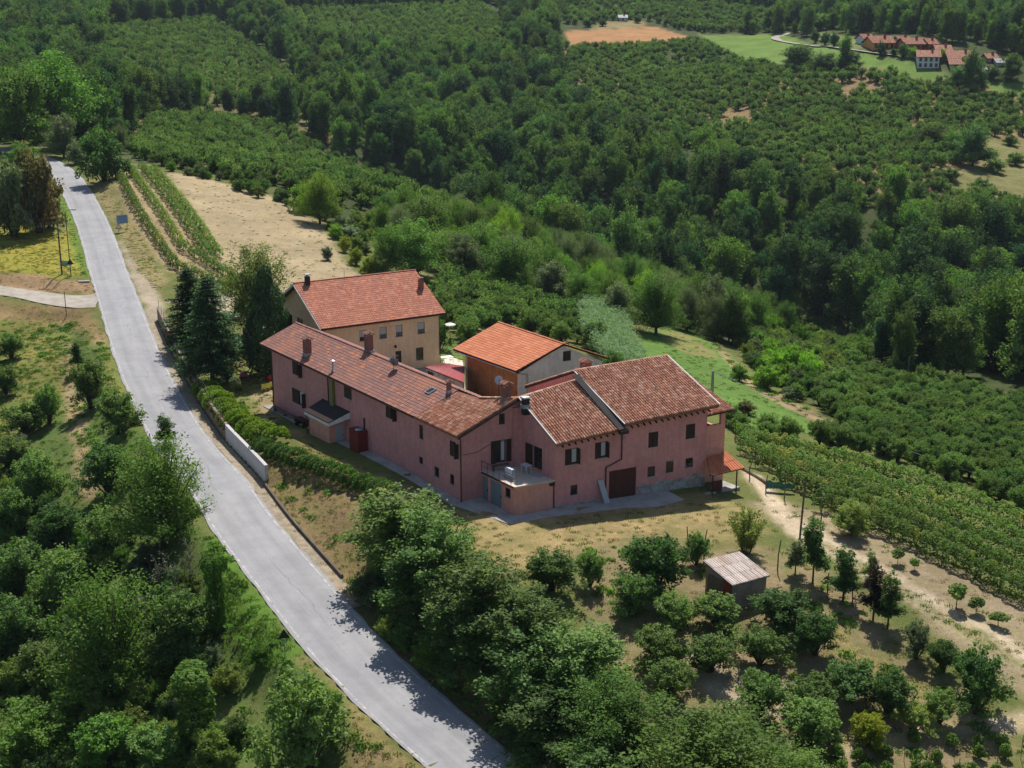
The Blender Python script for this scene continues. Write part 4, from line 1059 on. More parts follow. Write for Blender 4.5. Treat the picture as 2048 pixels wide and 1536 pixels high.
# ------------------------------------------------------------------ the ochre house behind
YQ = np.array([-8.5, 147.44]); YU = np.array([math.cos(R(31.7)), math.sin(R(31.7))]); YV = np.array([-YU[1], YU[0]])
def Y(u, v, z=0.0):
    q = YQ + u * YU + v * YV; return np.array([q[0], q[1], z])
yh = Bld("ochre_house", "ochre two-storey house with a big red tiled roof behind the pink farmhouse", "house", Y(-7, 6.8, -.2))
w_y = Wall(Y(-14.3, 0), Y(0, 0), 6.2, -1.0, -YV); w_yr = Wall(Y(0, 0), Y(0, 13.6), [(0, 6.2), (6.8, 9.75), (13.6, 6.2)], -1.0, YU)
w_yl = Wall(Y(-14.3, 13.6), Y(-14.3, 0), [(0, 6.2), (6.8, 9.75), (13.6, 6.2)], -1.0, -YU); w_yb = Wall(Y(0, 13.6), Y(-14.3, 13.6), 6.2, -1.0, YV)
yw = [(719,733.5,660,682,"blind"), (759,773.5,654,677,"blind"), (791.5,805,650,673,"blind"), (835,849.5,644,667,"blind"), (832,847,695,720,"plain")]
yr_ = [w_y.add(w_y.rect(*q[:4])) for q in yw]
ydo = w_y.add(w_y.rect(791, 803, 702, 726))
lg = w_yl.rect(566, 585, 626, 668); lg = (lg[0], 3.3, lg[2], max(lg[3], 5.2)); w_yl.add(lg); lw = w_yl.add(w_yl.rect(594, 606, 637, 647))
mb = MB()
for w_ in (w_y, w_yr, w_yl, w_yb): w_.mesh(mb)
yh.part(mb, "wall", M_YELLOW)
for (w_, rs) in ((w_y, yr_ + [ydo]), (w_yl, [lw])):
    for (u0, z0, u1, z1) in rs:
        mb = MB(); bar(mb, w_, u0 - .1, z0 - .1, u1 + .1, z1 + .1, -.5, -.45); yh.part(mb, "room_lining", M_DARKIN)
for r_, q in zip(yr_, yw): window(yh, w_y, r_, q[4], M_FRAME)
planks(yh, w_y, ydo, M_BROWN, n=4); window(yh, w_yl, lw, "plain")
mb = MB(); bar(mb, w_yl, lg[0], lg[1], lg[2], lg[3], -3.0, -2.9); yh.part(mb, "loggia_wall", M_YELLOW)
mb = MB(); bar(mb, w_yl, lg[0], lg[1] - .2, lg[2], lg[1] - .005, -2.9, -.005); yh.part(mb, "loggia_floor", M_CONC)
mb = MB(); bar(mb, w_yl, lg[0] + .02, lg[1], lg[2] - .02, lg[1] + .9, -.1, -.04); yh.part(mb, "railing", M_IRON)
ye0, ye1, yr1, yr0 = Y(-15.0, -.6, 6.09), Y(.6, -.6, 6.12), Y(.6, 6.8, 9.98), Y(-15.0, 6.8, 9.95)
roof_slope(yh, ye0, ye1, yr1, yr0, T_RED, .30, .36, "flat", jit=.35, ridge=(yr0 + (0, 0, .03), yr1 + (0, 0, .03)), thick=.2)
roof_slope(yh, Y(.6, 14.2, 6.1), Y(-15.0, 14.2, 6.1), yr0, yr1, T_RED, .6, .72, "flat", jit=.3, thick=.2)
for q in (verge(Y(-15.05, -.6, 6.1), Y(-15.05, 6.8, 9.97), M_WHITE, .04, .2), verge(Y(-15.05, 14.2, 6.1), Y(-15.05, 6.8, 9.97), M_WHITE, .05, .26)): yh.part(q, "verge_board", M_WHITE)
gutter(yh, Y(-15.0, -.68, 6.0), Y(.6, -.68, 6.0), -YV)
pipe(yh, [Y(.35, -.5, 6.0), Y(.06, -.08, 5.6), Y(.06, -.08, -.3)], .05)
def ychim(p, w, h, mat, capm):
    mb = MB(); mb.box(p + np.array([0, 0, h / 2 - .25]), np.r_[YU, 0] * w / 2, np.r_[YV, 0] * w / 2, np.array([0, 0, h / 2 + .25])); c = yh.part(mb, "chimney", mat)
    mb = MB(); mb.box(p + np.array([0, 0, h + .22]), np.r_[YU, 0] * w * .6, np.r_[YV, 0] * w * .6, np.array([0, 0, .05])); mb.tube([p + np.array([0, 0, h]), p + np.array([0, 0, h + .17])], w * .3, 8); yh.part(mb, "chimney_cap", capm, c)
ysl = (ye0, ye1, yr0)
ychim(on_slope(615, 569, *ysl), .5, .95, M_IRON, M_GREYM); ychim(on_slope(842, 577, *ysl), .5, 1.05, M_BRICK, M_BRICK)
q = on_slope(689, 565, *ysl); mb = MB(); mb.tube([q - (0, 0, .2), q + (0, 0, 1.7)], .025, 6)
for j in range(6): mb.tube([q + (-.5 + .2 * j, -.15, 1.65), q + (-.5 + .2 * j, .15, 1.65)], .012, 4)
mb.tube([q + (-.55, 0, 1.65), q + (.55, 0, 1.65)], .014, 5); yh.part(mb, "tv_aerial", M_GREYM)
mb = MB(); bar(mb, w_y, ydo[0] - .1, ydo[3] + .45, ydo[0] + .1, ydo[3] + .75, .0, .2); yh.part(mb, "wall_lamp", M_IRON)
# white table and parasol tops beside the ochre house
yt = at_z(884, 730, -.25); apron("pavement", [at_z(880, 737, -.2), at_z(928, 735, -.2), at_z(925, 718, -.2), at_z(893, 708, -.2)], mat_surface("cream_paving", (.60, .53, .43), var=.08))
small_table((yt[0] + .5, yt[1] + .6, gz(yt[0], yt[1]) + .06), R(30), "white garden table on the cream paving beside the ochre house", 1.5, .9, .78)
q = at_z(881, 732, -.2)
ps = thing("parasol", "small white parasol showing past the corner of the ochre house", "parasol", (q[0] + .7, q[1] + 9, gz(q[0] + .7, q[1] + 9) + 1.2), 0)
mb = MB(); mb.tube([(0, 0, -1.4), (0, 0, 2.3)], .025, 6); mb.build("pole", M_WHITE, ps)
mb = MB(); n = 8
for k in range(n):
    a, c = 2 * math.pi * k / n, 2 * math.pi * (k + 1) / n; mb.poly([(0, 0, 2.35), (.75 * math.cos(a), .75 * math.sin(a), 2.1), (.75 * math.cos(c), .75 * math.sin(c), 2.1)])
    mb.poly([(.75 * math.cos(a), .75 * math.sin(a), 2.1), (.75 * math.cos(c), .75 * math.sin(c), 2.1), (.75 * math.cos(c), .75 * math.sin(c), 1.98), (.75 * math.cos(a), .75 * math.sin(a), 1.98)])
mb.build("canopy", M_WHITE, ps)

# ------------------------------------------------------------------ barn
ba = Bld("barn", "wide barn with orange tiled roof, grey gable and tall timber doors behind the farmhouse", "barn", F(-27, 25, -.2))
w_bf = Wall(F(-32.2, 20.1), F(-22.0, 20.1), 4.1, -.8, -FB); w_bg = Wall(F(-22.0, 20.1), F(-22.0, 29.9), [(0, 3.95), (4.9, 6.2), (9.8, 3.95)], -.8, FA)
w_bl = Wall(F(-32.2, 29.9), F(-32.2, 20.1), [(0, 3.95), (4.9, 6.2), (9.8, 3.95)], -.8, -FA); w_bb = Wall(F(-22, 29.9), F(-32.2, 29.9), 3.95, -.8, FB)
bw = w_bg.add(w_bg.rect(1126, 1142, 702, 722)); bd = w_bf.add((.38, -.2, 9.7, 3.72))
mb = MB()
for w_ in (w_bf, w_bg, w_bl, w_bb): w_.mesh(mb)
ba.part(mb, "wall", M_WHITEW)
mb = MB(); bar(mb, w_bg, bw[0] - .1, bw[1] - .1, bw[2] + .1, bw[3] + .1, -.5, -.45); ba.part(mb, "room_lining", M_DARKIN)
window(ba, w_bg, bw, "grid", sill=False)
m_ = (bd[0] + bd[2]) / 2
planks(ba, w_bf, (bd[0], bd[1], m_ - .03, bd[3]), M_OAK, name="barn_door", n=14); planks(ba, w_bf, (m_ + .03, bd[1], bd[2], bd[3]), M_OAK, name="barn_door", n=14)
be0, be1, br1, br0 = F(-33.5, 19.45, 4.18), F(-21.75, 19.45, 4.18), F(-21.75, 25.0, 6.42), F(-33.5, 25.0, 6.55)
roof_slope(ba, be0, be1, br1, br0, T_ORANGE, .9, .35, "plain", jit=.12, ridge=(br0 + (0, 0, .02), br1 + (0, 0, .02)), thick=.16)
roof_slope(ba, F(-21.75, 30.55, 4.25), F(-33.5, 30.55, 4.25), br0, br1, T_ORANGE, .9, .35, "plain", jit=.12, thick=.16)
mb = MB(); mb.prism([F(-33.3, 19.72, 3.83), F(-21.9, 19.72, 3.83), F(-21.9, 19.86, 3.83), F(-33.3, 19.86, 3.83)], (0, 0, .2)); ba.part(mb, "beam", M_BROWN)
gutter(ba, F(-33.4, 19.38, 4.02), F(-21.7, 19.38, 4.02), -FB, M_GREYM)
pipe(ba, [F(-22.2, 19.6, 3.9), F(-21.92, 20.5, 3.7), F(-21.92, 20.9, 3.65), F(-21.92, 20.9, 1.2)], .07, M_GREYM)
sp, sq = w_bg.px(1040, 768), w_bg.px(1195, 722)
mb = MB(); bar(mb, w_bg, .2, 1.2, 9.7, 1.34, .002, .05); ba.part(mb, "string_course", M_PLINTH)
# crimson sheet roof in the courtyard
cs = Bld("lean_to_store", "low store with a crimson sheet-metal roof between the ochre house and the barn", "shed", F(-33, 14, -.2))
zc = 2.1
c0, c1, c2, c3 = at_z(850, 735, zc), at_z(928, 766, zc - .1), at_z(930, 733, zc + .25), at_z(884, 727, zc + .3)
roof_slope(cs, c0, c1, c2, c3, T_CRIMSON, .25, 6, "corr", jit=.05, thick=.08)
mb = MB(); cen = (c0 + c1 + c2 + c3) / 4
k_ = [cen + (q - cen) * .93 for q in (c0, c1, c2, c3)]
mb.prism([np.array([q[0], q[1], -.8]) for q in k_], (0, 0, zc + .72)); cs.part(mb, "wall", M_PLINTH)
mb = MB(); dd = nrm(k_[1] - k_[0]); nn = np.array([dd[1], -dd[0], 0]); nn = nn if nn[1] < 0 else -nn
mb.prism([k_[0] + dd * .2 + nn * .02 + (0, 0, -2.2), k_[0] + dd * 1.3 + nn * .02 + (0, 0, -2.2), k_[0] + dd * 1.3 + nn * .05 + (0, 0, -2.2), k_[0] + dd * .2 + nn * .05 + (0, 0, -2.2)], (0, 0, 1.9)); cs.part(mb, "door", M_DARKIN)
# tile pile
tp = at_z(872, 757, .9)
for k in range(9):
    q = tp + np.array([k * .38, -k * .48, 0]); mb = MB(); mb.tube([(-.2, 0, .05), (.2, .05, .22)], [.1, .08], 6); o = mb.build("roof_tile", M_BRICK); o.location = (q[0], q[1], .35 + .05 * (k % 3)); o.rotation_euler = (0, .3, k * 1.3)
    tag(o, "spare terracotta roof tile in the heap behind the farmhouse ridge", "tile", "spare roof tiles heaped behind the farmhouse")

# ------------------------------------------------------------------ garden shed
sb = hit(1455, 1195)
sh = Bld("garden_shed", "small garden shed with a rusty white corrugated roof sloping to the front", "shed", sb)
zs = sb[2]
s_fl, s_fr = at_z(1465, 1172, zs + 1.75), at_z(1540, 1152, zs + 1.75)
s_br, s_bl = at_z(1479, 1104, zs + 2.45), at_z(1406, 1122, zs + 2.45)
roof_slope(sh, s_fl, s_fr, s_br, s_bl, T_METAL, .21, 1.35, "corr", jit=.25, slab=M_WOODP, thick=.05)
ce = (s_fl + s_fr + s_br + s_bl) / 4
K = [ce + (q - ce) * .9 for q in (s_fl, s_fr, s_br, s_bl)]; K = [np.array([q[0], q[1], zs - .5]) for q in K]
hh = [2.22, 2.22, 2.86, 2.86]
mb = MB()
def quad4(i, j): mb.prism([K[i], K[j], K[j] + (0, 0, hh[j]), K[i] + (0, 0, hh[i])], (ce - (K[i] + K[j]) / 2) * np.array([1, 1, 0]) * .04)
for i, j in ((0, 1), (1, 2), (2, 3), (3, 0)): quad4(i, j)
sh.part(mb, "wall", mat_surface("brown_cement_block", (.30, .25, .205), (.22, .18, .15), 1.2, var=.2))
e_ = K[0] - K[3]; o_ = nrm(np.cross((0, 0, 1), e_)); o_ = o_ if np.dot(o_, K[0] - K[1]) > 0 else -o_
mb = MB(); a_, c_ = K[3] + e_ * .66, K[3] + e_ * .98; mb.prism([a_ + o_ * .02, c_ + o_ * .02, c_ + o_ * .06, a_ + o_ * .06], (0, 0, 2.3)); sh.part(mb, "door", M_REDM)
mb = MB(); a_, c_ = K[3] + e_ * .1, K[3] + e_ * .62; mb.prism([a_ + o_ * .02 + (0, 0, .4), c_ + o_ * .02 + (0, 0, .4), c_ + o_ * .05 + (0, 0, .4), a_ + o_ * .05 + (0, 0, .4)], (0, 0, 1.75)); sh.part(mb, "side_panel", M_WOODP)

# ------------------------------------------------------------------ retaining wall, fence
def wall_line(px, z):
    return np.array([at_z(a, c, z_) for (a, c), z_ in zip(px, z)])
i0, i1 = ST_WALL_NEAR, ST_WALL_FAR
WL = np.array([np.r_[axis[i, :2] + RN[i] * 4.0, axis[i, 2]] for i in range(i0, i1 + 1)])
tops = []
for k, i in enumerate(range(i0, i1 + 1)):
    tops.append(gz(*(axis[i, :2] + RN[i] * 5.2)) + .28)
tops = np.array(tops)
for _ in range(6): tops[1:-1] = (tops[:-2] + tops[1:-1] * 2 + tops[2:]) / 4
NWHITE = 0
for k in range(len(WL)):
    if np.linalg.norm(WL[k, :2] - WL[0, :2]) < 12.5: NWHITE = k
def wall_mesh(ks, h0, hi, w0=.0, w1=.32):
    mb = MB()
    for a, c in zip(ks[:-1], ks[1:]):
        na, nc = np.r_[RN[i0 + a], 0], np.r_[RN[i0 + c], 0]
        P = [np.r_[WL[a, :2], 0] + na * w0, np.r_[WL[c, :2], 0] + nc * w0, np.r_[WL[c, :2], 0] + nc * w1, np.r_[WL[a, :2], 0] + na * w1]
        z0a, z0c = WL[a, 2] - .5, WL[c, 2] - .5; za, zc_ = hi[a], hi[c]
        mb.poly([P[0] + (0, 0, z0a), P[1] + (0, 0, z0c), P[1] + (0, 0, zc_), P[0] + (0, 0, za)])
        mb.poly([P[0] + (0, 0, za), P[1] + (0, 0, zc_), P[2] + (0, 0, zc_), P[3] + (0, 0, za)])
        mb.poly([P[3] + (0, 0, za), P[2] + (0, 0, zc_), P[2] + (0, 0, z0c), P[3] + (0, 0, z0a)])
    for k in (ks[0], ks[-1]):
        n_ = np.r_[RN[i0 + k], 0]; p = np.r_[WL[k, :2], 0]
        mb.poly([p + n_ * w0 + (0, 0, WL[k, 2] - .5), p + n_ * w1 + (0, 0, WL[k, 2] - .5), p + n_ * w1 + (0, 0, hi[k]), p + n_ * w0 + (0, 0, hi[k])])
    return mb
hi_w = np.maximum(tops + .35, WL[:, 2] + 1.7)
o = wall_mesh(list(range(0, NWHITE + 1)), 0, hi_w).build("concrete_wall", mat_surface("new_grey_concrete", (.52, .50, .49), (.45, .43, .42), .7, var=.08), origin=WL[0])
tag(o, "clean pale grey concrete wall where the roadside wall ends above the road", "wall")
hi_o = np.maximum(tops + .3, WL[:, 2] + 1.75)
o = wall_mesh(list(range(NWHITE, len(WL))), 0, hi_o, .03, .30).build("retaining_wall", mat_surface("stained_old_concrete", (.30, .23, .18), (.20, .15, .11), .8, (.4, .6), .25, .95), origin=WL[NWHITE])
tag(o, "long old brown-stained retaining wall between road and lawn", "wall")
fe = thing("wire_fence", "thin wire fence with iron posts on top of the old roadside wall", "fence", WL[NWHITE])
pk = list(range(NWHITE + 1, len(WL), 2)); prev = None
for k in pk:
    b_ = np.r_[WL[k, :2] + RN[i0 + k] * .16, hi_o[k] - .05]; mb = MB(); mb.tube([b_, b_ + (0, 0, 1.25)], .03, 5); mb.build("post", M_IRON, fe, WL[NWHITE])
    if prev is not None:
        for zz in (.35, .75, 1.15):
            mb = MB(); mb.tube([prev + (0, 0, zz), b_ + (0, 0, zz)], .006, 3); mb.build("wire", M_GREYM, fe, WL[NWHITE])
    prev = b_
# low kerb wall along the bank, nearer the camera
j0 = road_station(676, 1160, -3.8); j1 = road_station(512, 965, -2.0)
mb = MB()
KW = [np.r_[axis[i, :2] + RN[i] * 3.75, axis[i, 2]] for i in range(j0, min(j1, i0) + 1)]
for k, (p, q) in enumerate(zip(KW[:-1], KW[1:])):
    n_ = np.r_[RN[j0 + k], 0] * .2
    mb.prism([p + (0, 0, -.4), q + (0, 0, -.4), q + n_ + (0, 0, -.4), p + n_ + (0, 0, -.4)], (0, 0, .72))
o = mb.build("kerb_wall", mat_surface("dark_kerb", (.16, .12, .09), (.10, .08, .06), 1, var=.2), origin=KW[0]); tag(o, "low dark kerb wall holding back the brown bank beside the road", "wall")

# ------------------------------------------------------------------ poles, lamps, signs, wires
def pole(px, py, ty, label, r=.11, mat=M_WOODP, name="utility_pole", arm=None, lamp=None, cat="pole", lean=0.0):
    b_ = hit(px, py); d = depth_of(b_); h = (py - ty) * d / FPX * 1.04
    t = thing(name, label, cat, b_); mb = MB(); top = np.array([lean * h, 0, h]); mb.tube([(0, 0, -.6), top * .5, top], [r, r * .9, r * .72], 8); mb.build("pole", mat, t)
    if arm:
        mb = MB(); mb.box(top - (0, 0, .35), (arm, 0, 0), (0, .05, 0), (0, 0, .06)); mb.build("crossarm", mat, t)
        for sx in (-.8, .8): mb = MB(); mb.tube([top + (sx * arm, 0, -.29), top + (sx * arm, 0, -.1)], .05, 6); mb.build("insulator", M_GREYM, t)
    if lamp:
        dx, dy = lamp; mb = MB(); mb.tube([top, top + (dx * .5, dy * .5, .18), top + (dx, dy, .2)], .035, 6); mb.build("lamp_arm", mat, t)
        mb = MB(); mb.box(top + (dx * 1.25, dy * 1.25, .2), np.array([dx, dy, 0]) * .32, nrm((-dy, dx, 0)) * .14, (0, 0, .07)); mb.build("lamp_head", M_GREYM, t)
    return b_ + top
M_GREENP = mat_surface("green_steel", (.06, .10, .085), var=.1, rough=.5)
P1 = pole(124, 548, 446, "wooden utility pole on the dry bank left of the road junction", .13, arm=.8)
P2 = pole(142, 552, 427, "slim green lamp post at the roadside above the side lane", .07, M_GREENP, "street_lamp", lamp=(1.0, 0.0), cat="street lamp")
P3 = pole(500, 738, 640, "dark lamp post on the lawn left of the farmhouse", .075, M_IRON, "street_lamp", lamp=(-1.3, .3), cat="street lamp")
P4 = pole(1598, 1090, 950, "thin wooden pole among the garden trees right of the farmhouse", .09, lean=.035)
P5 = pole(1424, 790, 742, "grey concrete pole standing behind the right end of the farmhouse", .2, M_PLINTH)
P6 = pole(108, 460, 332, "bare wooden pole beside the reddish tree at the roadside", .10)
P7 = pole(52, 296, 247, "blue-grey lamp post by the white car at the far end of the road", .08, M_GREYM, "street_lamp", lamp=(1.2, 0), cat="street lamp")
P8 = pole(1815, 758, 714, "small lamp post on the orchard track across the valley", .08, M_GREYM, "street_lamp", lamp=(.8, 0), cat="street lamp")
P9 = pole(133, 632, 584, "short leaning post below the side lane", .06)
P10 = pole(2118, 1010, 985, "utility pole at the right edge of the vineyard", .12)
def wire(p, q, sag, label, r=.02, mat=M_IRON):
    p, q = np.asarray(p, float), np.asarray(q, float); n = 14
    P = [p + (q - p) * k / n - np.array([0, 0, sag * 4 * (k / n) * (1 - k / n)]) for k in range(n + 1)]
    mb = MB(); mb.tube(P, r, 5); o = mb.build("overhead_wire", mat, origin=p); return tag(o, label, "wire")
P10 = at_y(2110, 996, 118.0)
wire(P5, P10, .8, "grey overhead wire running from the concrete pole over the vineyard", .035, M_GREYM)
wire(P1, P6, 1.0, "thin overhead wire between the wooden poles left of the road", .02)
wire(w_tall.at(6.2, 4.9, .1), at_z(1480, 962, .9), .3, "thin pale cable strung along the front of the tall pink block", .015, M_GREYM)
# triangular warning signs seen from behind
def tri_sign(px, py, ty, label, rz, s=.45, front=False):
    b_ = hit(px, py); h = (py - ty) * depth_of(b_) / FPX * 1.03; t = thing("road_sign", label, "road sign", b_, rz)
    mb = MB(); mb.tube([(0, 0, -.3), (0, 0, h)], .032, 6); mb.build("post", M_GREYM, t)
    zt = h; mb = MB(); mb.prism([(-s, -.045, zt - s * 1.65), (s, -.045, zt - s * 1.65), (0, -.045, zt + .02)], (0, -.02, 0)); pl = mb.build("sign_plate", M_WHITE if front else M_IRON, t)
    mb = MB(); r_ = s * .99
    V = [(-s, zt - s * 1.65), (s, zt - s * 1.65), (0, zt + .02)]; c = (0, zt - s * 1.1)
    for i in range(3):
        a, b2 = V[i], V[(i + 1) % 3]; ai, bi = [tuple(c[k] + (q[k] - c[k]) * .74 for k in (0, 1)) for q in (a, b2)]
        y = -.069 if front else -.040
        mb.poly([(a[0], y, a[1]), (b2[0], y, b2[1]), (bi[0], y, bi[1]), (ai[0], y, ai[1])])
    mb.build("sign_border", mat_surface("sign_red", (.45, .03, .03), var=.05, bumpd=0), pl)
    return t
tri_sign(570, 1313, 1255, "triangular road sign seen from behind, in weeds on the left verge", R(15), .42)
tri_sign(143, 553, 518, "small triangular road sign seen from behind at the foot of the green lamp post", R(10), .5)
b_ = hit(241, 463); ts = thing("village_sign", "blue place-name board on two posts beside the vineyard rows", "sign", hit(246, 462), R(24))
k_ = depth_of(np.array(ts.location)) / FPX
bw_, bh_ = 22 * k_, 17 * k_
for sx in (-.42, .42):
    mb = MB(); mb.tube([(sx * bw_, 0, -.3), (sx * bw_, 0, 33 * k_)], .04, 6); mb.build("post", M_GREYM, ts)
mb = MB(); mb.abox(-bw_ / 2, -.09, 15 * k_, bw_ / 2, -.05, 15 * k_ + bh_); pl = mb.build("sign_plate", mat_surface("sign_pale_blue", (.34, .42, .50), var=.06, bumpd=0), ts)
mb = MB(); mb.abox(-bw_ * .42, -.098, 15 * k_ + bh_ * .08, bw_ * .42, -.092, 15 * k_ + bh_ * .92); mb.build("sign_panel", mat_surface("sign_blue", (.13, .24, .40), (.20, .30, .44), 1.2, var=.06, bumpd=0), pl)
mw = mat_surface("sign_letters_white", (.34, .42, .52), var=.05, bumpd=0)
for row, (zz, cols) in enumerate(((.60, 5), (.22, 6))):       # two lines of lettering, too far off to read
    for c_ in range(cols):
        x0 = (-.36 + c_ * .72 / cols) * bw_; mb = MB(); hh_ = bh_ * .20
        mb.abox(x0, -.104, 15 * k_ + bh_ * zz, x0 + bw_ * .035, -.100, 15 * k_ + bh_ * zz + hh_); mb.abox(x0 + bw_ * .036, -.104, 15 * k_ + bh_ * zz + hh_ * .7 * (c_ % 2), x0 + bw_ * .08, -.100, 15 * k_ + bh_ * zz + hh_ * (.25 + .7 * (c_ % 2)))
        mb.build("letter", mw, pl)
tri_sign(238, 467, 447, "red-bordered triangular road sign standing in front of the blue board", R(24), .55, True)

# ------------------------------------------------------------------ lawn toys and small things
def plastic(n, c): return mat_surface(n, c, var=.04, rough=.4, spec=.4, bumpd=0)
M_BLUE, M_PINKP, M_REDP, M_YELP, M_DBL = plastic("blue_plastic", (.03, .10, .32)), plastic("pink_plastic", (.72, .16, .42)), plastic("red_plastic", (.5, .04, .04)), plastic("yellow_plastic", (.62, .66, .12)), plastic("dark_blue_plastic", (.03, .05, .12))
b_ = hit(508, 752); sd = thing("toy_slide", "blue plastic garden slide on the lawn under the drooping tree", "slide", b_, R(15))
mb = MB()
for i in range(7):
    x0, x1 = .2 + i * .32, .2 + (i + 1) * .32; z0, z1 = 1.5 * (1 - i / 7) ** 1.3 + .1, 1.5 * (1 - (i + 1) / 7) ** 1.3 + .1
    mb.poly([(x0, -.25, z0), (x1, -.25, z1), (x1, .25, z1), (x0, .25, z0)])
    for s_ in (-.25, .25): mb.poly([(x0, s_, z0), (x1, s_, z1), (x1, s_ * 1.1, z1 + .16), (x0, s_ * 1.1, z0 + .16)])
mb.build("chute", M_BLUE, sd)
mb = MB()
for s_ in (-.25, .25): mb.tube([(-.5, s_, 0), (.15, s_, 1.6)], .05, 6)
for i in range(5): mb.tube([(-.4 + .11 * i, -.25, .25 + .28 * i), (-.4 + .11 * i, .25, .25 + .28 * i)], .03, 5)
mb.build("ladder", M_BLUE, sd)
def tub(loc, r, h, mat, label, name, cat):
    mb = MB(); mb.tube([(0, 0, 0), (0, 0, h * .9), (0, 0, h), (0, 0, h)], [r * .8, r, r * 1.05, r * .9], 14); o = mb.build(name, mat); o.location = loc; return tag(o, label, cat)
b_ = hit(487, 755); t = thing("toy_ride_on", "pink and white toy car lying on the lawn by the lamp post", "toy", b_, R(20))
mb = MB(); mb.box((0, 0, .32), (.42, 0, 0), (0, .25, 0), (0, 0, .2)); mb.build("body", M_PINKP, t); mb = MB(); mb.box((.28, 0, .6), (.10, 0, 0), (0, .22, 0), (0, 0, .08)); mb.build("hood", M_WHITE, t)
for sx in (-.28, .28):
    for sy in (-.26, .26): mb = MB(); mb.tube([(sx, sy - .03, .12), (sx, sy + .03, .12)], .12, 10); mb.build("wheel", M_IRON, t)
def ball(loc, r, mat, label, name="ball", cat="ball"):
    me = bpy.data.meshes.new(name); bm = bmesh.new(); bmesh.ops.create_uvsphere(bm, u_segments=16, v_segments=10, radius=r); bm.to_mesh(me); bm.free(); me.materials.append(mat)
    o = bpy.data.objects.new(name, me); COL.objects.link(o); o.location = loc; return tag(o, label, cat)
b_ = hit(540, 762); ball((b_[0], b_[1], b_[2] + .35), .36, M_REDP, "red ball on the lawn beside the corner of the pink house")
b_ = hit(456, 757); tub(b_, .5, .55, M_DBL, "dark blue round tub in the shade of the spruces", "plastic_tub", "tub")
for px_, py_, lab in ((527, 783, "lime yellow plastic chair, leftmost of three on the lawn"), (536, 781, "lime yellow plastic chair, middle one of three on the lawn"), (543, 778, "lime yellow plastic chair, nearest the house corner")):
    b_ = hit(px_, py_); t = thing("garden_chair", lab, "chair", b_, R(200), "yellow chairs on the lawn")
    mb = MB(); mb.box((0, 0, .38), (.22, 0, 0), (0, .22, 0), (0, 0, .025)); mb.build("seat", M_YELP, t)
    mb = MB(); mb.box((0, .22, .62), (.22, 0, 0), (0, .02, .05), (0, 0, .24)); mb.build("backrest", M_YELP, t)
    for sx in (-.18, .18):
        for sy in (-.18, .18): mb = MB(); mb.tube([(sx * 1.1, sy * 1.1, 0), (sx, sy, .37)], .02, 5); mb.build("leg", M_YELP, t)
# car at the end of the road
M_CARW, M_TYRE = plastic("white_car_paint", (.72, .73, .74)), plastic("tyre_rubber", (.02, .02, .02))
b_ = hit(48, 299); ca = thing("parked_car", "small white car parked under the trees at the far end of the road", "car", b_, R(120))
def sect(x, zl, w): return [(x, -w, .28), (x, -w, zl * .62), (x, -w * .86, zl), (x, w * .86, zl), (x, w, zl * .62), (x, w, .28)]
S_ = [sect(-2.0, .75, .74), sect(-1.85, .95, .80), sect(-.9, 1.0, .83), sect(.9, 1.0, .83), sect(1.75, .98, .80), sect(2.0, .72, .74)]
mb = MB()
for a, c in zip(S_[:-1], S_[1:]):
    for k in range(6): mb.poly([a[k], c[k], c[(k + 1) % 6], a[(k + 1) % 6]])
mb.poly(S_[0][::-1]); mb.poly(S_[-1]); mb.build("body", M_CARW, ca)
Cb = [(-.95, .76, 1.0), (1.5, .74, 1.0), (1.15, .62, 1.48), (-.35, .62, 1.5)]
mb = MB()
for s_ in (-1, 1): mb.poly([(x, y * s_, z) for x, y, z in Cb])
for i in range(4):
    a, c = Cb[i], Cb[(i + 1) % 4]
    if i != 2: mb.poly([a, c, (c[0], -c[1], c[2]), (a[0], -a[1], a[2])])
mb.build("windows", M_GLASS, ca)
mb = MB(); mb.prism([(-.38, -.64, 1.49), (1.18, -.64, 1.47), (1.18, .64, 1.47), (-.38, .64, 1.49)], (0, 0, .05)); mb.build("roof", M_CARW, ca)
for sx in (-1.25, 1.3):
    for sy in (-.78, .78): mb = MB(); mb.tube([(sx, sy - .1, .31), (sx, sy + .1, .31)], .31, 14); mb.build("wheel", M_TYRE, ca)
# low things at the roadside
b_ = hit(168, 565); mb = MB(); mb.box((0, 0, .12), (.75, .2, 0), (-.08, .25, 0), (0, 0, .14)); o = mb.build("stone_slab", M_CONC); o.location = b_; tag(o, "pale stone slab lying on the dirt beside the road junction", "stone")
b_ = hit(134, 533); mb = MB(); mb.box((0, 0, .5), (.75, 0, 0), (0, .02, 0), (0, 0, .35)); o = mb.build("green_panel", plastic("faded_green", (.28, .42, .36))); o.location = b_; tag(o, "faded green panel standing in the grass between the two roadside poles", "panel")
# long beam on the ground by the vineyard
p_, q_ = hit(1478, 935), hit(1540, 972); mb = MB(); mb.tube([p_ + (0, 0, .12), q_ + (0, 0, .12)], .13, 7); o = mb.build("timber_beam", M_WOODP, origin=p_); tag(o, "long pale timber beam lying on the ground behind the porch", "beam")

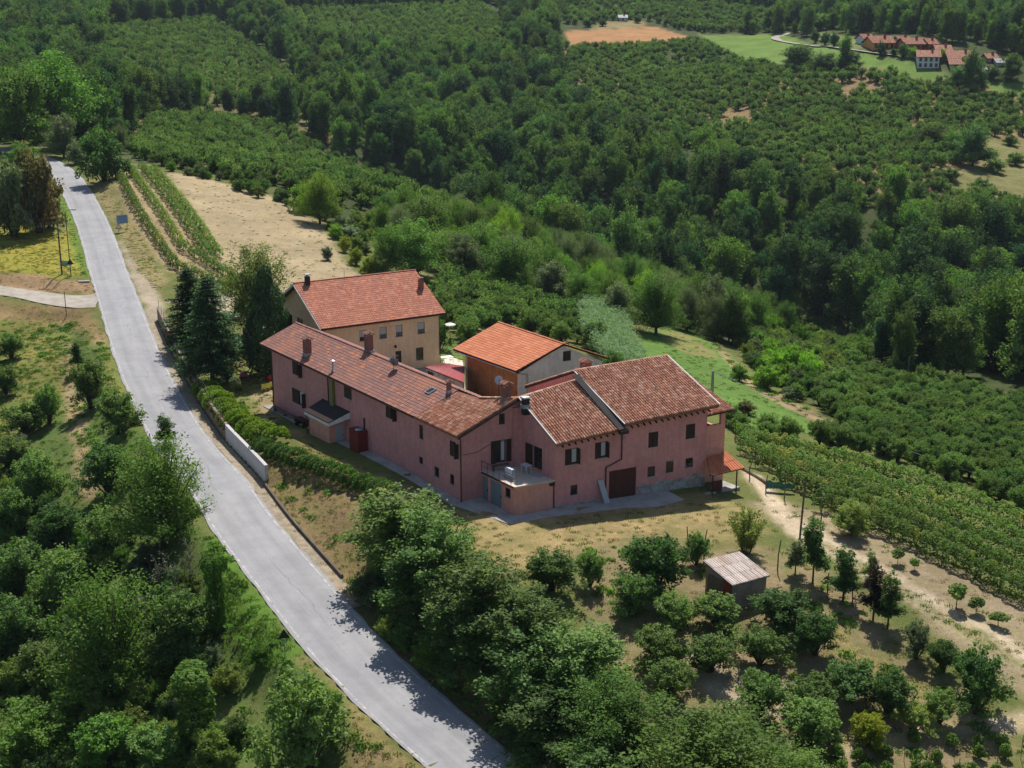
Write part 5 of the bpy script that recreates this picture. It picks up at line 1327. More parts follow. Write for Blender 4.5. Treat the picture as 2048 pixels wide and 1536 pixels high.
# ------------------------------------------------------------------ far hamlet
def cottage(px, py, wpx, hpx, rz, dep, wallm, tiles, label, name="village_house", nwin=3, rows=2, cat="house", floor=None):
    b_ = hit(px, py); k = depth_of(b_) / FPX; w, h = wpx * k * .93, hpx * k * .9
    B = Bld(name, label, cat, b_); ex = np.array([math.cos(rz), math.sin(rz)]); ey = np.array([-ex[1], ex[0]])
    P = lambda u, v, z=0: np.r_[b_[:2] + ex * u + ey * v, b_[2] + z]
    hr = h + dep * .22
    fw = Wall(P(-w / 2, 0), P(w / 2, 0), b_[2] + h, b_[2] - 3, -ey)
    ls = Wall(P(-w / 2, dep), P(-w / 2, 0), [(0, b_[2] + h), (dep / 2, b_[2] + hr), (dep, b_[2] + h)], b_[2] - 3, -ex)
    rs = Wall(P(w / 2, 0), P(w / 2, dep), [(0, b_[2] + h), (dep / 2, b_[2] + hr), (dep, b_[2] + h)], b_[2] - 3, ex)
    bk = Wall(P(w / 2, dep), P(-w / 2, dep), b_[2] + h, b_[2] - 3, ey)
    rects = []
    for i in range(nwin):
        for j in range(rows):
            u = w * (i + .5) / nwin; z = b_[2] + h * (j + .5) / rows - .7; rects.append(fw.add((u - .5, z, u + .5, z + 1.45)))
    mb = MB()
    for q in (fw, ls, rs, bk): q.mesh(mb)
    B.part(mb, "wall", wallm)
    for (u0, z0, u1, z1) in rects:
        mb = MB(); bar(mb, fw, u0, z0, u1, z1, -.16, -.11); f_ = B.part(mb, "window", M_BROWN)
        mb = MB(); bar(mb, fw, u0 + .1, z0 + .1, u1 - .1, z1 - .1, -.105, -.09); B.part(mb, "pane", M_GLASS, f_)
    o_ = .7
    E0, E1, R1, R0, F0, F1 = P(-w / 2 - o_, -o_, h - .1), P(w / 2 + o_, -o_, h - .1), P(w / 2 + o_, dep / 2, hr + .15), P(-w / 2 - o_, dep / 2, hr + .15), P(w / 2 + o_, dep + o_, h - .1), P(-w / 2 - o_, dep + o_, h - .1)
    roof_slope(B, E0, E1, R1, R0, tiles, .55, .7, "coppo"); roof_slope(B, F0, F1, R0, R1, tiles, .8, .9, "coppo")
    mb = MB(); c_ = P(w * .18, dep * .35, hr - .5); mb.box(c_ + (0, 0, .5), np.r_[ex, 0] * .4, np.r_[ey, 0] * .4, (0, 0, .9)); B.part(mb, "chimney", M_BRICK)
    return B
T_FAR = mat_tiles("far_tiles", [(0, (.33, .14, .09)), (.5, (.42, .18, .11)), (1, (.48, .24, .16))], (.34, .2, .14), .4)
M_ORA = mat_surface("orange_render", (.56, .27, .09), var=.08); M_REDR = mat_surface("brick_red_render", (.42, .105, .065), var=.1); M_WH2 = mat_surface("white_render", (.66, .67, .68), var=.05); M_BEI = mat_surface("beige_render", (.44, .36, .28), var=.1)
cottage(1856, 136, 44, 24, R(-12), 10, M_WH2, T_FAR, "white two-storey house at the lower edge of the far hamlet", nwin=4)
cottage(1768, 98, 48, 13, R(8), 11, M_ORA, T_FAR, "orange long house on the left of the far hamlet", nwin=4, rows=1)
cottage(1738, 88, 22, 11, R(12), 8, M_WH2, T_FAR, "small white house with red roof at the far left of the hamlet", nwin=2, rows=1)
cottage(1812, 94, 24, 12, R(10), 8, M_WH2, T_FAR, "pale house with pinkish roof behind the orange house", nwin=2, rows=1)
cottage(1831, 104, 44, 17, R(6), 10, M_REDR, T_FAR, "dark red long house in the middle of the far hamlet", nwin=4)
cottage(1866, 103, 18, 16, R(6), 9, M_REDR, T_FAR, "narrow dark red house joined to the right of the red long house", nwin=2)
cottage(1888, 116, 30, 14, R(-6), 10, M_BEI, T_FAR, "beige house with low red roof behind the white house", nwin=2, rows=1)
cottage(1925, 128, 58, 12, R(-4), 12, M_BEI, T_FAR, "long low farm building right of the white house", nwin=4, rows=1)
cottage(1920, 138, 40, 10, R(-8), 8, M_BEI, T_FAR, "lower beige outbuilding in front of the long low building", nwin=2, rows=1)
cottage(1985, 124, 20, 8, R(0), 7, M_BEI, T_FAR, "small tiled shed at the right end of the far hamlet", "village_shed", 1, 1, "shed")
cottage(2005, 132, 22, 7, R(0), 6, M_WH2, mat_tiles("grey_sheet_far", [(0, (.42, .42, .42)), (1, (.5, .5, .5))]), "pale flat shed right of the far hamlet", "village_shed", 1, 1, "shed")
cottage(1975, 150, 24, 6, R(-4), 6, M_BEI, mat_tiles("pale_sheet_far", [(0, (.5, .5, .5)), (1, (.6, .6, .6))]), "white-roofed shelter under the trees of the far hamlet", "village_shed", 1, 1, "shed")
cottage(1246, 42, 16, 7, R(0), 6, M_WH2, mat_tiles("white_sheet_far", [(0, (.6, .6, .6)), (1, (.68, .68, .68))]), "lonely white hut at the top of the far orchard", "orchard_hut", 1, 1, "hut")
cottage(340, 172, 26, 9, R(5), 9, M_BEI, T_FAR, "half-hidden cottage with brown roof among the trees of the left slope", "cottage", 2, 1, "cottage")
# far lane through the meadow
fl_px = [(2060,178),(2030,186),(2015,192)]
lane_px = [(1560,40),(1590,46),(1622,52),(1612,62),(1580,66),(1556,72),(1548,78),(1575,84),(1620,90),(1680,97),(1740,105),(1800,112)]
LP = resample(np.array([hit(*q) for q in lane_px]), 3.0)
for _ in range(3): LP[1:-1] = (LP[:-2] + 2 * LP[1:-1] + LP[2:]) / 4
LP[:, 2] = ground(LP[:, :2]); _tl = np.gradient(LP[:, :2], axis=0); _tl /= np.linalg.norm(_tl, axis=1)[:, None] + 1e-9
LN = np.stack([_tl[:, 1], -_tl[:, 0]], 1)
strip("far_lane", LP, LN, [-2.2, 0, 2.2], .14, m_gravel)

# ------------------------------------------------------------------ foliage
LM = {
    "forest": mat_leaf("leaves_forest", (.042, .100, .036), (.088, .172, .054), .036, .45, .3, .35),
    "forest_light": mat_leaf("leaves_forest_light", (.10, .185, .048), (.15, .25, .06), .03, .4, .36, .4),
    "hazel": mat_leaf("leaves_hazel", (.130, .215, .064), (.20, .30, .086), .012, .4, .42, .7),
    "hazel_dark": mat_leaf("leaves_hazel_dark", (.076, .145, .044), (.122, .215, .062), .012, .4, .42, .7),
    "robinia": mat_leaf("leaves_robinia", (.110, .215, .042), (.165, .285, .055), .012, .35, .42, .5),
    "bright": mat_leaf("leaves_bright", (.20, .36, .045), (.27, .43, .055), .012, .35, .42, .5),
    "yellow": mat_leaf("leaves_yellow", (0.237, 0.312, 0.031), (0.325, 0.338, 0.037), .012, .3, .42, .6),
    "willow": mat_leaf("leaves_willow", (0.184, 0.248, 0.061), (0.259, 0.324, 0.082), .01, .3, .42, .5),
    "spruce": mat_leaf("needles_spruce", (0.042, 0.093, 0.038), (0.078, 0.158, 0.051), .008, .4, .12, .6),
    "olive": mat_leaf("leaves_grey_green", (0.151, 0.198, 0.104), (0.205, 0.248, 0.140), .012, .3, .42, .6),
    "silver": mat_leaf("leaves_silver", (0.208, 0.256, 0.176), (0.272, 0.320, 0.240), .01, .3, .42, .6),
    "russet": mat_leaf("leaves_russet", (.150, .105, .050), (.095, .120, .045), .015, .35, .42, .45),
    "purple": mat_leaf("leaves_purple", (0.048, 0.035, 0.035), (0.072, 0.056, 0.048), .01, .35, .42, .6),
    "vine": mat_leaf("leaves_vine", (.105, .195, .040), (.165, .255, .055), .01, .4, .42, .8, (.35, .60, (0.256, 0.272, 0.064))),
    "laurel": mat_leaf("leaves_laurel", (.17, .31, .026), (.25, .39, .034), .01, .35, .42, .9),
    "privet": mat_leaf("leaves_privet", (.075, .165, .030), (.12, .235, .045), .01, .4, .42, .9),
    "reed": mat_leaf("leaves_reed", (.155, .255, .105), (.205, .305, .135), .008, .35, .42, .5),
    "grass": mat_leaf("grass_blades", (0.105, 0.182, 0.035), (0.143, 0.220, 0.044), .02, .35, .42, 1.0),
    "straw": mat_leaf("straw_blades", (0.300, 0.235, 0.115), (0.220, 0.190, 0.070), .015, .3, .25, 1.0),
}
M_BARK = mat_surface("bark", (.085, .065, .048), (.05, .042, .033), 3, var=.3, rough=.95, bumpd=.02)
M_DEADW = mat_surface("dead_wood", (.17, .14, .115), (.11, .09, .075), 3, var=.3, rough=.95, bumpd=.02)
def leaf_quads(C, Nn, size, aspect=.62, tan=None, g=npr):
    """rhombic leaf faces at points C facing roughly Nn"""
    n = len(C); size = np.broadcast_to(np.asarray(size, float), (n,))
    r = g.normal(size=(n, 3)) if tan is None else tan
    Nn = Nn / (np.linalg.norm(Nn, axis=1)[:, None] + 1e-9)
    t = r - (r * Nn).sum(1)[:, None] * Nn; t /= np.linalg.norm(t, axis=1)[:, None] + 1e-9
    b = np.cross(Nn, t); L_ = (size * .5)[:, None]; w = L_ * aspect
    sag = Nn * L_ * .25
    V = np.stack([C - t * L_, C + b * w + sag * .6, C + t * L_ - sag, C - b * w + sag * .6], 1).reshape(-1, 3)
    Fc = (np.arange(n)[:, None] * 4 + np.arange(4)[None]); return V, Fc
def lobes_points(lobes, n, g, shell=(.72, 1.04), low=-.55, reject=.8):
    c = np.array([l[0] for l in lobes]); r = np.array([l[1] if np.ndim(l[1]) else (l[1],) * 3 for l in lobes], float)
    a = (r.prod(1)) ** (2 / 3); k = g.choice(len(lobes), int(n * 2.6), p=a / a.sum())
    d = g.normal(size=(len(k), 3)); d /= np.linalg.norm(d, axis=1)[:, None]
    k, d = k[d[:, 2] > low + .25 * g.random(len(d))], d[d[:, 2] > low][:0] if False else d[d[:, 2] > low + 0 * d[:, 2]][:0] if False else d
    k = k[:len(d)]; d = d[:len(k)]
    s = shell[0] + (shell[1] - shell[0]) * g.random(len(k)) ** .55
    P = c[k] + d * r[k] * s[:, None]
    ok = d[:, 2] > low
    for j in range(len(lobes)):
        q = ((P - c[j]) / r[j]); inside = (q * q).sum(1) < reject * reject
        ok &= ~(inside & (k != j))
    P, d = P[ok][:n], d[ok][:n]
    return P, d
def crown_arrays(lobes, n, size, seed, up=.5, rand=.8, aspect=.62, shell=(.72, 1.04), low=-.55, fill=.12):
    g = np.random.default_rng(seed)
    P, d = lobes_points(lobes, n, g, shell, low)
    Nn = d + np.array([0, 0, up]) + rand * g.normal(size=d.shape)
    sz = size * (.7 + .6 * g.random(len(P)))
    return leaf_quads(P, Nn, sz, aspect, g=g)
def trunk_mb(lobes, base_r, fork=.3, seed=0, n=6, lean=0):
    q = random.Random(seed); mb = MB(); zc = min(l[0][2] for l in lobes); top = np.mean([l[0] for l in lobes], axis=0)
    f = np.array([lean + q.uniform(-.1, .1), q.uniform(-.1, .1), max(.25, top[2] * fork)])
    mb.tube([(0, 0, -.5), f * .5, f], [base_r * 1.25, base_r, base_r * .8], 7)
    for c, r in lobes:
        c = np.asarray(c, float); m = f * .5 + c * .5 + np.array([q.uniform(-.2, .2), q.uniform(-.2, .2), -.1 * c[2]])
        mb.tube([f, m, c], [base_r * .55, base_r * .35, base_r * .12], 5, cap=False)
    return mb
def lobes_round(H, Wd, seed, n=11, base=.28, flat=1.0):
    """clustered lobes filling a rounded crown"""
    q = random.Random(seed); out = []
    R_ = Wd / 2; zc = H * (base + (1 - base) * .52); hz = H * (1 - base) * .5
    for i in range(n):
        t = 2 * math.pi * (i * .618 + q.uniform(-.06, .06)); z = -0.75 + 1.6 * (i + .5) / n; z = max(-.8, min(.85, z + q.uniform(-.12, .12)))
        rr = math.sqrt(max(0, 1 - z * z)) * q.uniform(.48, .82); lr = R_ * q.uniform(.20, .40)
        out.append(((rr * R_ * math.cos(t), rr * R_ * math.sin(t), zc + z * hz * .92), (lr, lr, lr * .85 * flat)))
    out.append(((0, 0, zc), (R_ * .62, R_ * .62, hz * .7)))
    return out
def lobes_vase(H, Wd, seed, n=9):
    """many upright stems spreading from the foot, as hazels grow"""
    q = random.Random(seed); out = []; R_ = Wd / 2
    for i in range(n):
        t = 2 * math.pi * (i / n + q.uniform(-.04, .04)); k = q.uniform(.30, .86); lr = R_ * q.uniform(.18, .36)
        out.append(((k * R_ * math.cos(t), k * R_ * math.sin(t), H * q.uniform(.42, .84) * (1 - .25 * k)), (lr, lr, H * q.uniform(.14, .26))))
    out.append(((q.uniform(-.2, .2), q.uniform(-.2, .2), H * .70), (R_ * .45, R_ * .45, H * .28)))
    out.append(((0, 0, H * .48), (R_ * .6, R_ * .6, H * .28)))
    return out
def spikes(lobes, n, size, seed, H):
    """shoots poking out of the crown outline"""
    g = np.random.default_rng(seed); out_c, out_n, tn = [], [], []
    for i in range(n):
        c, r = lobes[g.integers(len(lobes))]; d = g.normal(size=3); d[2] = abs(d[2]) + .5; d /= np.linalg.norm(d)
        p0 = np.asarray(c) + d * np.asarray(r) * .95; ln = g.uniform(.25, .8) * H * .16; ax = d * .5 + np.array([0, 0, .8]); ax /= np.linalg.norm(ax)
        m = max(3, int(ln / size * 2.4))
        for k in range(m):
            out_c.append(p0 + ax * ln * k / m + g.normal(size=3) * size * .22); nn = g.normal(size=3) + (0, 0, .4); out_n.append(nn); tn.append(g.normal(size=3) + ax * .5)
    return leaf_quads(np.array(out_c), np.array(out_n), size, .5, np.array(tn), g)
PROTO = {}
def merge(*VF):
    V, Fc, o = [], [], 0
    for v, f in VF: V.append(v); Fc.append(f + o); o += len(v)
    return np.concatenate(V), np.concatenate(Fc)
def mesh_from(name, V, Fc, mat):
    me = bpy.data.meshes.new(name); n = len(Fc); V = np.asarray(V, np.float32)
    me.vertices.add(len(V)); me.vertices.foreach_set("co", V.ravel()); me.loops.add(n * 4); me.loops.foreach_set("vertex_index", Fc.ravel().astype(np.int32))
    me.polygons.add(n); me.polygons.foreach_set("loop_start", np.arange(0, n * 4, 4, dtype=np.int32)); me.update(calc_edges=True); me.materials.append(mat); return me
def mb_mesh(mb, name, mat):
    me = bpy.data.meshes.new(name); me.from_pydata(mb.v, [], mb.f); me.materials.append(mat); me.update(); return me
DIM = {"hazel": (4.0, 4.4), "broad": (8.0, 6.4), "robinia": (8.5, 7.0), "bush": (2.6, 3.2), "spruce": (11, 5.6), "weeper": (9, 4.2), "willow": (9, 6), "slender": (5.2, 2.3),
       "shoots": (3.4, 3.2), "forest": (13, 9), "tallwood": (14.5, 7.5), "bare": (9, 5), "sapling": (2.0, 1.2), "ivy": (4.4, 1.6), "farhazel": (3.6, 4.3)}
def spray(H, Wd, seed, n_stem, n_twig, n_leaf, size, zb=0.0, arch=.12, sig=.2, tl=.2, aspect=.6, low=.3, stem_r=.05, dome=.42, dpow=2.0):
    """stems arching from one foot or trunk, twigs on the stems, leaves in sprays along the twigs: an open, ragged crown"""
    g = np.random.default_rng(seed); mb = MB(); C, Nn, T = [], [], []; foot = np.array([0, 0, zb * H])
    if zb > 0: mb.tube([(0, 0, -.5), foot * .6, foot * 1.1], [stem_r * 3.2, stem_r * 2.6, stem_r * 2.1], 7)
    sx = 1 + .25 * g.normal(); ph = g.uniform(0, 6.28)
    for i in range(n_stem):
        t = 2.399 * i + g.uniform(-.5, .5); k = math.sqrt((i + .5) / n_stem) * g.uniform(.72, 1.12); k *= 1 + .18 * math.sin(2 * t + ph) + .12 * math.sin(3 * t + 2 * ph)
        top = 1 - dome * k ** dpow; z = H * top * g.uniform(.80, 1.08) if g.random() > low * k else H * g.uniform(.22, .6) * top
        tip = np.array([math.cos(t) * k * Wd / 2, math.sin(t) * k * Wd / 2, max(z, zb * H + .2)])
        cv = lambda f: foot * (1 - f) + tip * f + np.array([0, 0, arch * H * math.sin(math.pi * f) * (1 if zb == 0 else .5)]) * min(1, k + .2)
        mb.tube([cv(0) - (0, 0, .3 if zb == 0 else 0), cv(.35), cv(.7), cv(.97)], [stem_r, stem_r * .75, stem_r * .5, stem_r * .2], 4, cap=False)
        for j in range(n_twig):
            f = .32 + .68 * (j + g.random()) / n_twig; p0 = cv(f); d = tip / (np.linalg.norm(tip) + 1e-6) * .6 + g.normal(size=3) * .75 + (0, 0, .35); d /= np.linalg.norm(d); ln = tl * Wd * g.uniform(.5, 1.2) * (1.15 - .4 * f)
            m = int(n_leaf * g.uniform(.55, 1.35)); u = g.random(m) ** .7
            q = p0 + d * (ln * u)[:, None] + g.normal(size=(m, 3)) * sig * (.55 + .45 * (1 - u))[:, None]
            C.append(q); Nn.append(g.normal(size=(m, 3)) * .75 + d * .35 + (0, 0, .65)); T.append(d + g.normal(size=(m, 3)) * .8)
    C = np.concatenate(C); C[:, 2] = np.maximum(C[:, 2], .12); n = len(C)
    return leaf_quads(C, np.concatenate(Nn), size * (.65 + .7 * g.random(n)), aspect, np.concatenate(T), g), mb
def shape(kind, v):
    H, Wd = DIM[kind]; s = hash((kind, v)) % 1 if False else sum(map(ord, kind)) * 7 + v * 131
    if kind == "hazel":
        return spray(H, Wd, s, 34, 7, 42, .20, 0, .16, .20, .17)
    if kind == "broad":
        return spray(H, Wd, s, 56, 7, 38, .25, .10, .06, .32, .16, stem_r=.07, low=.55, dpow=2.6)
    if kind == "robinia":
        return spray(H, Wd, s, 60, 8, 42, .20, .10, .06, .38, .17, .5, stem_r=.07, low=.55, dpow=2.8)
    if kind == "bush":
        return spray(H, Wd, s, 30, 6, 34, .18, 0, .10, .18, .17, low=.7, stem_r=.03)
    if kind == "slender":
        return spray(H, Wd, s, 26, 6, 30, .19, .28, .04, .17, .22, low=.9, stem_r=.028)
    if kind == "sapling":
        lb = [((0, 0, 1.35), (.42, .42, .5)), ((.3, .1, 1.1), (.25, .25, .3)), ((-.25, -.2, 1.2), (.28, .28, .3))]
        A = crown_arrays(lb, 420, .19, s, .4, .9, low=-.95, shell=(.3, 1.1)); mb = MB(); mb.tube([(0, 0, -.3), (.03, 0, 1.6)], [.03, .015], 5); return A, mb
    if kind == "ivy":
        g = random.Random(s); lb = [((g.uniform(-.12, .12), g.uniform(-.12, .12), .4 + i * .55), (.62, .62, .5)) for i in range(7)] + [((.4, 0, 3.9), (.5, .5, .45)), ((-.4, .1, 4.0), (.55, .5, .45))]
        A = crown_arrays(lb, 4600, .15, s, .3, .6, low=-.95); mb = MB(); mb.tube([(0, 0, -.4), (0, 0, 4)], [.2, .12], 6); return A, mb
    if kind == "shoots":
        g = np.random.default_rng(s); C, Nn, T = [], [], []; mb = MB()
        for i in range(46):
            t, k = g.uniform(0, 6.28), g.uniform(0, 1) ** .6; tip = np.array([1.5 * k * math.cos(t), 1.5 * k * math.sin(t), 3.3 - 1.2 * k * k + g.uniform(-.3, .3)]); ft = np.array([.25 * k * math.cos(t), .25 * k * math.sin(t), 0])
            if i % 2 == 0: mb.tube([ft - (0, 0, .2), ft * .4 + tip * .6 + (0, 0, .25), tip], [.025, .018, .006], 4, cap=False)
            for j in range(62):
                f = g.uniform(.12, 1); C.append(ft * (1 - f) + tip * f + (0, 0, .3 * math.sin(f * 3.1)) + g.normal(size=3) * .10); Nn.append(g.normal(size=3) + (0, 0, .4)); T.append((tip - ft) * .5 + g.normal(size=3))
        return leaf_quads(np.array(C), np.array(Nn), .19, .45, np.array(T), g), mb
    if kind == "forest":
        return spray(H, Wd, s, 62, 5, 34, .48, .12, .02, .55, .13, stem_r=.1, low=.5, dome=.40, dpow=3.2)
    if kind == "tallwood":
        return spray(H, Wd, s, 52, 5, 36, .46, .10, .02, .52, .17, stem_r=.1, low=.8, dome=.42, dpow=3.0)
    if kind == "farhazel":
        return spray(H, Wd, s, 22, 4, 22, .34, 0, .16, .26, .16)
    if kind == "spruce":
        g = np.random.default_rng(s); C, Nn, T = [], [], []; mb = MB(); mb.tube([(0, 0, -.4), (0, 0, H * .6), (0, 0, H)], [.22, .13, .02], 7)
        for i in range(30):
            z = 1.5 + (H - 1.7) * (i / 29) ** .92; rr = (1 - (z / H) ** 2.8) * Wd / 2 * g.uniform(.58, 1.2) + .25; nb = int(8 + 6 * rr)
            for j in range(nb):
                t = g.uniform(0, 6.28); L_ = rr * g.uniform(.75, 1.08); tip = np.array([L_ * math.cos(t), L_ * math.sin(t), z - L_ * .22])
                m = int(10 + 26 * L_ / 2)
                for k in range(m):
                    f = g.uniform(.12, 1); p = np.array([tip[0] * f, tip[1] * f, z - L_ * f * .28 + .16 * f * f * L_]) + g.normal(size=3) * (.13, .13, .05)
                    C.append(p); Nn.append(np.array([0, 0, 1.]) + g.normal(size=3) * .5); T.append(np.array([tip[0], tip[1], -.7]) / L_ + g.normal(size=3) * .5)
        return leaf_quads(np.array(C), np.array(Nn), .30, .34, np.array(T), g), mb
    if kind == "weeper":
        g = np.random.default_rng(s); lb = [((g.uniform(-.3, .3), g.uniform(-.3, .3), 1.2 + i * .68), ((Wd / 2) * (1 - (i / 12.5) ** 2.2) * .86 + .15,) * 2 + (.95,)) for i in range(12)]
        P, d = lobes_points(lb, 12000, g, (.6, 1.06), -.95, .75); T = np.tile([0, 0, -1.], (len(P), 1)) + g.normal(size=P.shape) * .35
        mb = MB(); mb.tube([(0, 0, -.4), (0, 0, H * .5), (0, 0, H * .92)], [.22, .14, .03], 7)
        return leaf_quads(P, d + g.normal(size=d.shape) * .5, .30 * (.7 + .6 * g.random(len(P))), .36, T, g), mb
    if kind in ("weeper", "willow"):
        g = np.random.default_rng(s); C, Nn, T = [], [], []; mb = MB(); mb.tube([(0, 0, -.4), (0, 0, H * .5), (0, 0, H * .92)], [.22, .14, .03], 7)
        R_ = Wd / 2; wide = kind == "willow"
        for i in range(360 if wide else 300):
            t = g.uniform(0, 6.28); k = g.uniform(0, 1) ** .5 * R_; z0 = H * (1 - (.30 if wide else .75) * (k / R_) ** 1.6) * g.uniform(.86, 1.0); ln = g.uniform(1.2, 3.4) if wide else g.uniform(.8, 2.0)
            if not wide: z0 = g.uniform(.24, 1) * H; k = R_ * (1 - (z0 / H) ** 2.2) ** .7 * g.uniform(.7, 1.05); 
            m = int(ln * 13)
            for j in range(m):
                f = j / m; C.append(np.array([math.cos(t) * (k + .15 * f), math.sin(t) * (k + .15 * f), z0 - ln * f]) + g.normal(size=3) * .12); Nn.append(np.array([math.cos(t), math.sin(t), .5]) + g.normal(size=3) * .55); T.append(np.array([0, 0, -1.]) + g.normal(size=3) * .3)
        C = np.array(C); C[:, 2] = np.maximum(C[:, 2], .9)
        return leaf_quads(C, np.array(Nn), .27 if wide else .24, .34, np.array(T), g), mb
    if kind == "bare":
        g = random.Random(s); mb = MB(); C, Nn = [], []
        def br(p, d, L_, r, k):
            q = p + d * L_; mb.tube([p, (p + q) / 2 + np.array([g.uniform(-.05, .05) * L_] * 3), q], [r, r * .8, r * .55], 5, cap=False)
            if k == 0:
                return
            for _ in range(3 if k > 1 else 4):
                dd = nrm(d + np.array([g.uniform(-.75, .75), g.uniform(-.75, .75), g.uniform(-.1, .55)])); br(q if g.random() < .6 else (p + q) / 2, dd, L_ * g.uniform(.55, .8), r * .52, k - 1)
        br(np.array([0, 0, -.4]), np.array([0, 0, 1.]), 3.2, .15, 4)
        gg = np.random.default_rng(s); P = np.array(mb.v)[::9]; P = P[P[:, 2] > 3][:700] + gg.normal(size=(len(P[P[:, 2] > 3][:700]), 3)) * .15
        return leaf_quads(P, gg.normal(size=P.shape), .16, .6, g=gg), mb
def proto(kind, mat, v):
    key = (kind, mat, v)
    if key not in PROTO:
        k0 = (kind, None, v)
        if k0 not in PROTO: PROTO[k0] = shape(kind, v)
        (V, Fc), mb = PROTO[k0]
        PROTO[key] = (mesh_from(kind + "_crown", V, Fc, LM[mat]), None)
        kt = (kind, "trunk", v)
        if kt not in PROTO: PROTO[kt] = mb_mesh(mb, kind + "_trunk", M_DEADW if kind == "bare" else M_BARK)
        PROTO[key] = (PROTO[key][0], PROTO[kt])
    return PROTO[key]
NAMES = {"hazel": ("hazel_tree", "hazel"), "broad": ("broadleaf_tree", "tree"), "robinia": ("robinia_tree", "tree"), "bush": ("shrub", "shrub"), "spruce": ("spruce_tree", "spruce"), "weeper": ("drooping_conifer", "conifer"),
         "willow": ("willow_tree", "willow"), "slender": ("young_tree", "tree"), "shoots": ("shrub", "shrub"), "forest": ("woodland_tree", "tree"), "tallwood": ("woodland_tree", "tree"), "bare": ("bare_tree", "bare tree"), "sapling": ("sapling", "sapling"), "ivy": ("ivy_column", "ivy"), "farhazel": ("hazel_tree", "hazel")}
def plant(kind, mat, loc, h, w, label, group=None, v=None, rz=None):
    v = rnd.randrange(3) if v is None else v
    H, Wd = DIM[kind]; cm, tm = proto(kind, mat, v); nm, cat = NAMES[kind]
    t = thing(nm, label, cat, loc, rnd.uniform(0, 6.28) if rz is None else rz, group); t.scale = (w / Wd, w / Wd, h / H)
    for n_, me in (("crown", cm), ("trunk", tm)):
        o = bpy.data.objects.new(n_, me); COL.objects.link(o); o.parent = t
    return t
def plant_px(kind, mat, bx, by, ty, wpx, label, group=None, v=None):
    b_ = hit(bx, by); k = depth_of(b_) / FPX; w = wpx * k * (1.14 if kind in ('broad', 'robinia') else 1.0)
    el = math.atan2(CAM_H - b_[2], b_[1]); h = max(.5 * w, ((by - ty) * k - .32 * w * math.sin(el)) / math.cos(el))
    return plant(kind, mat, b_, h, w, label, group, v)

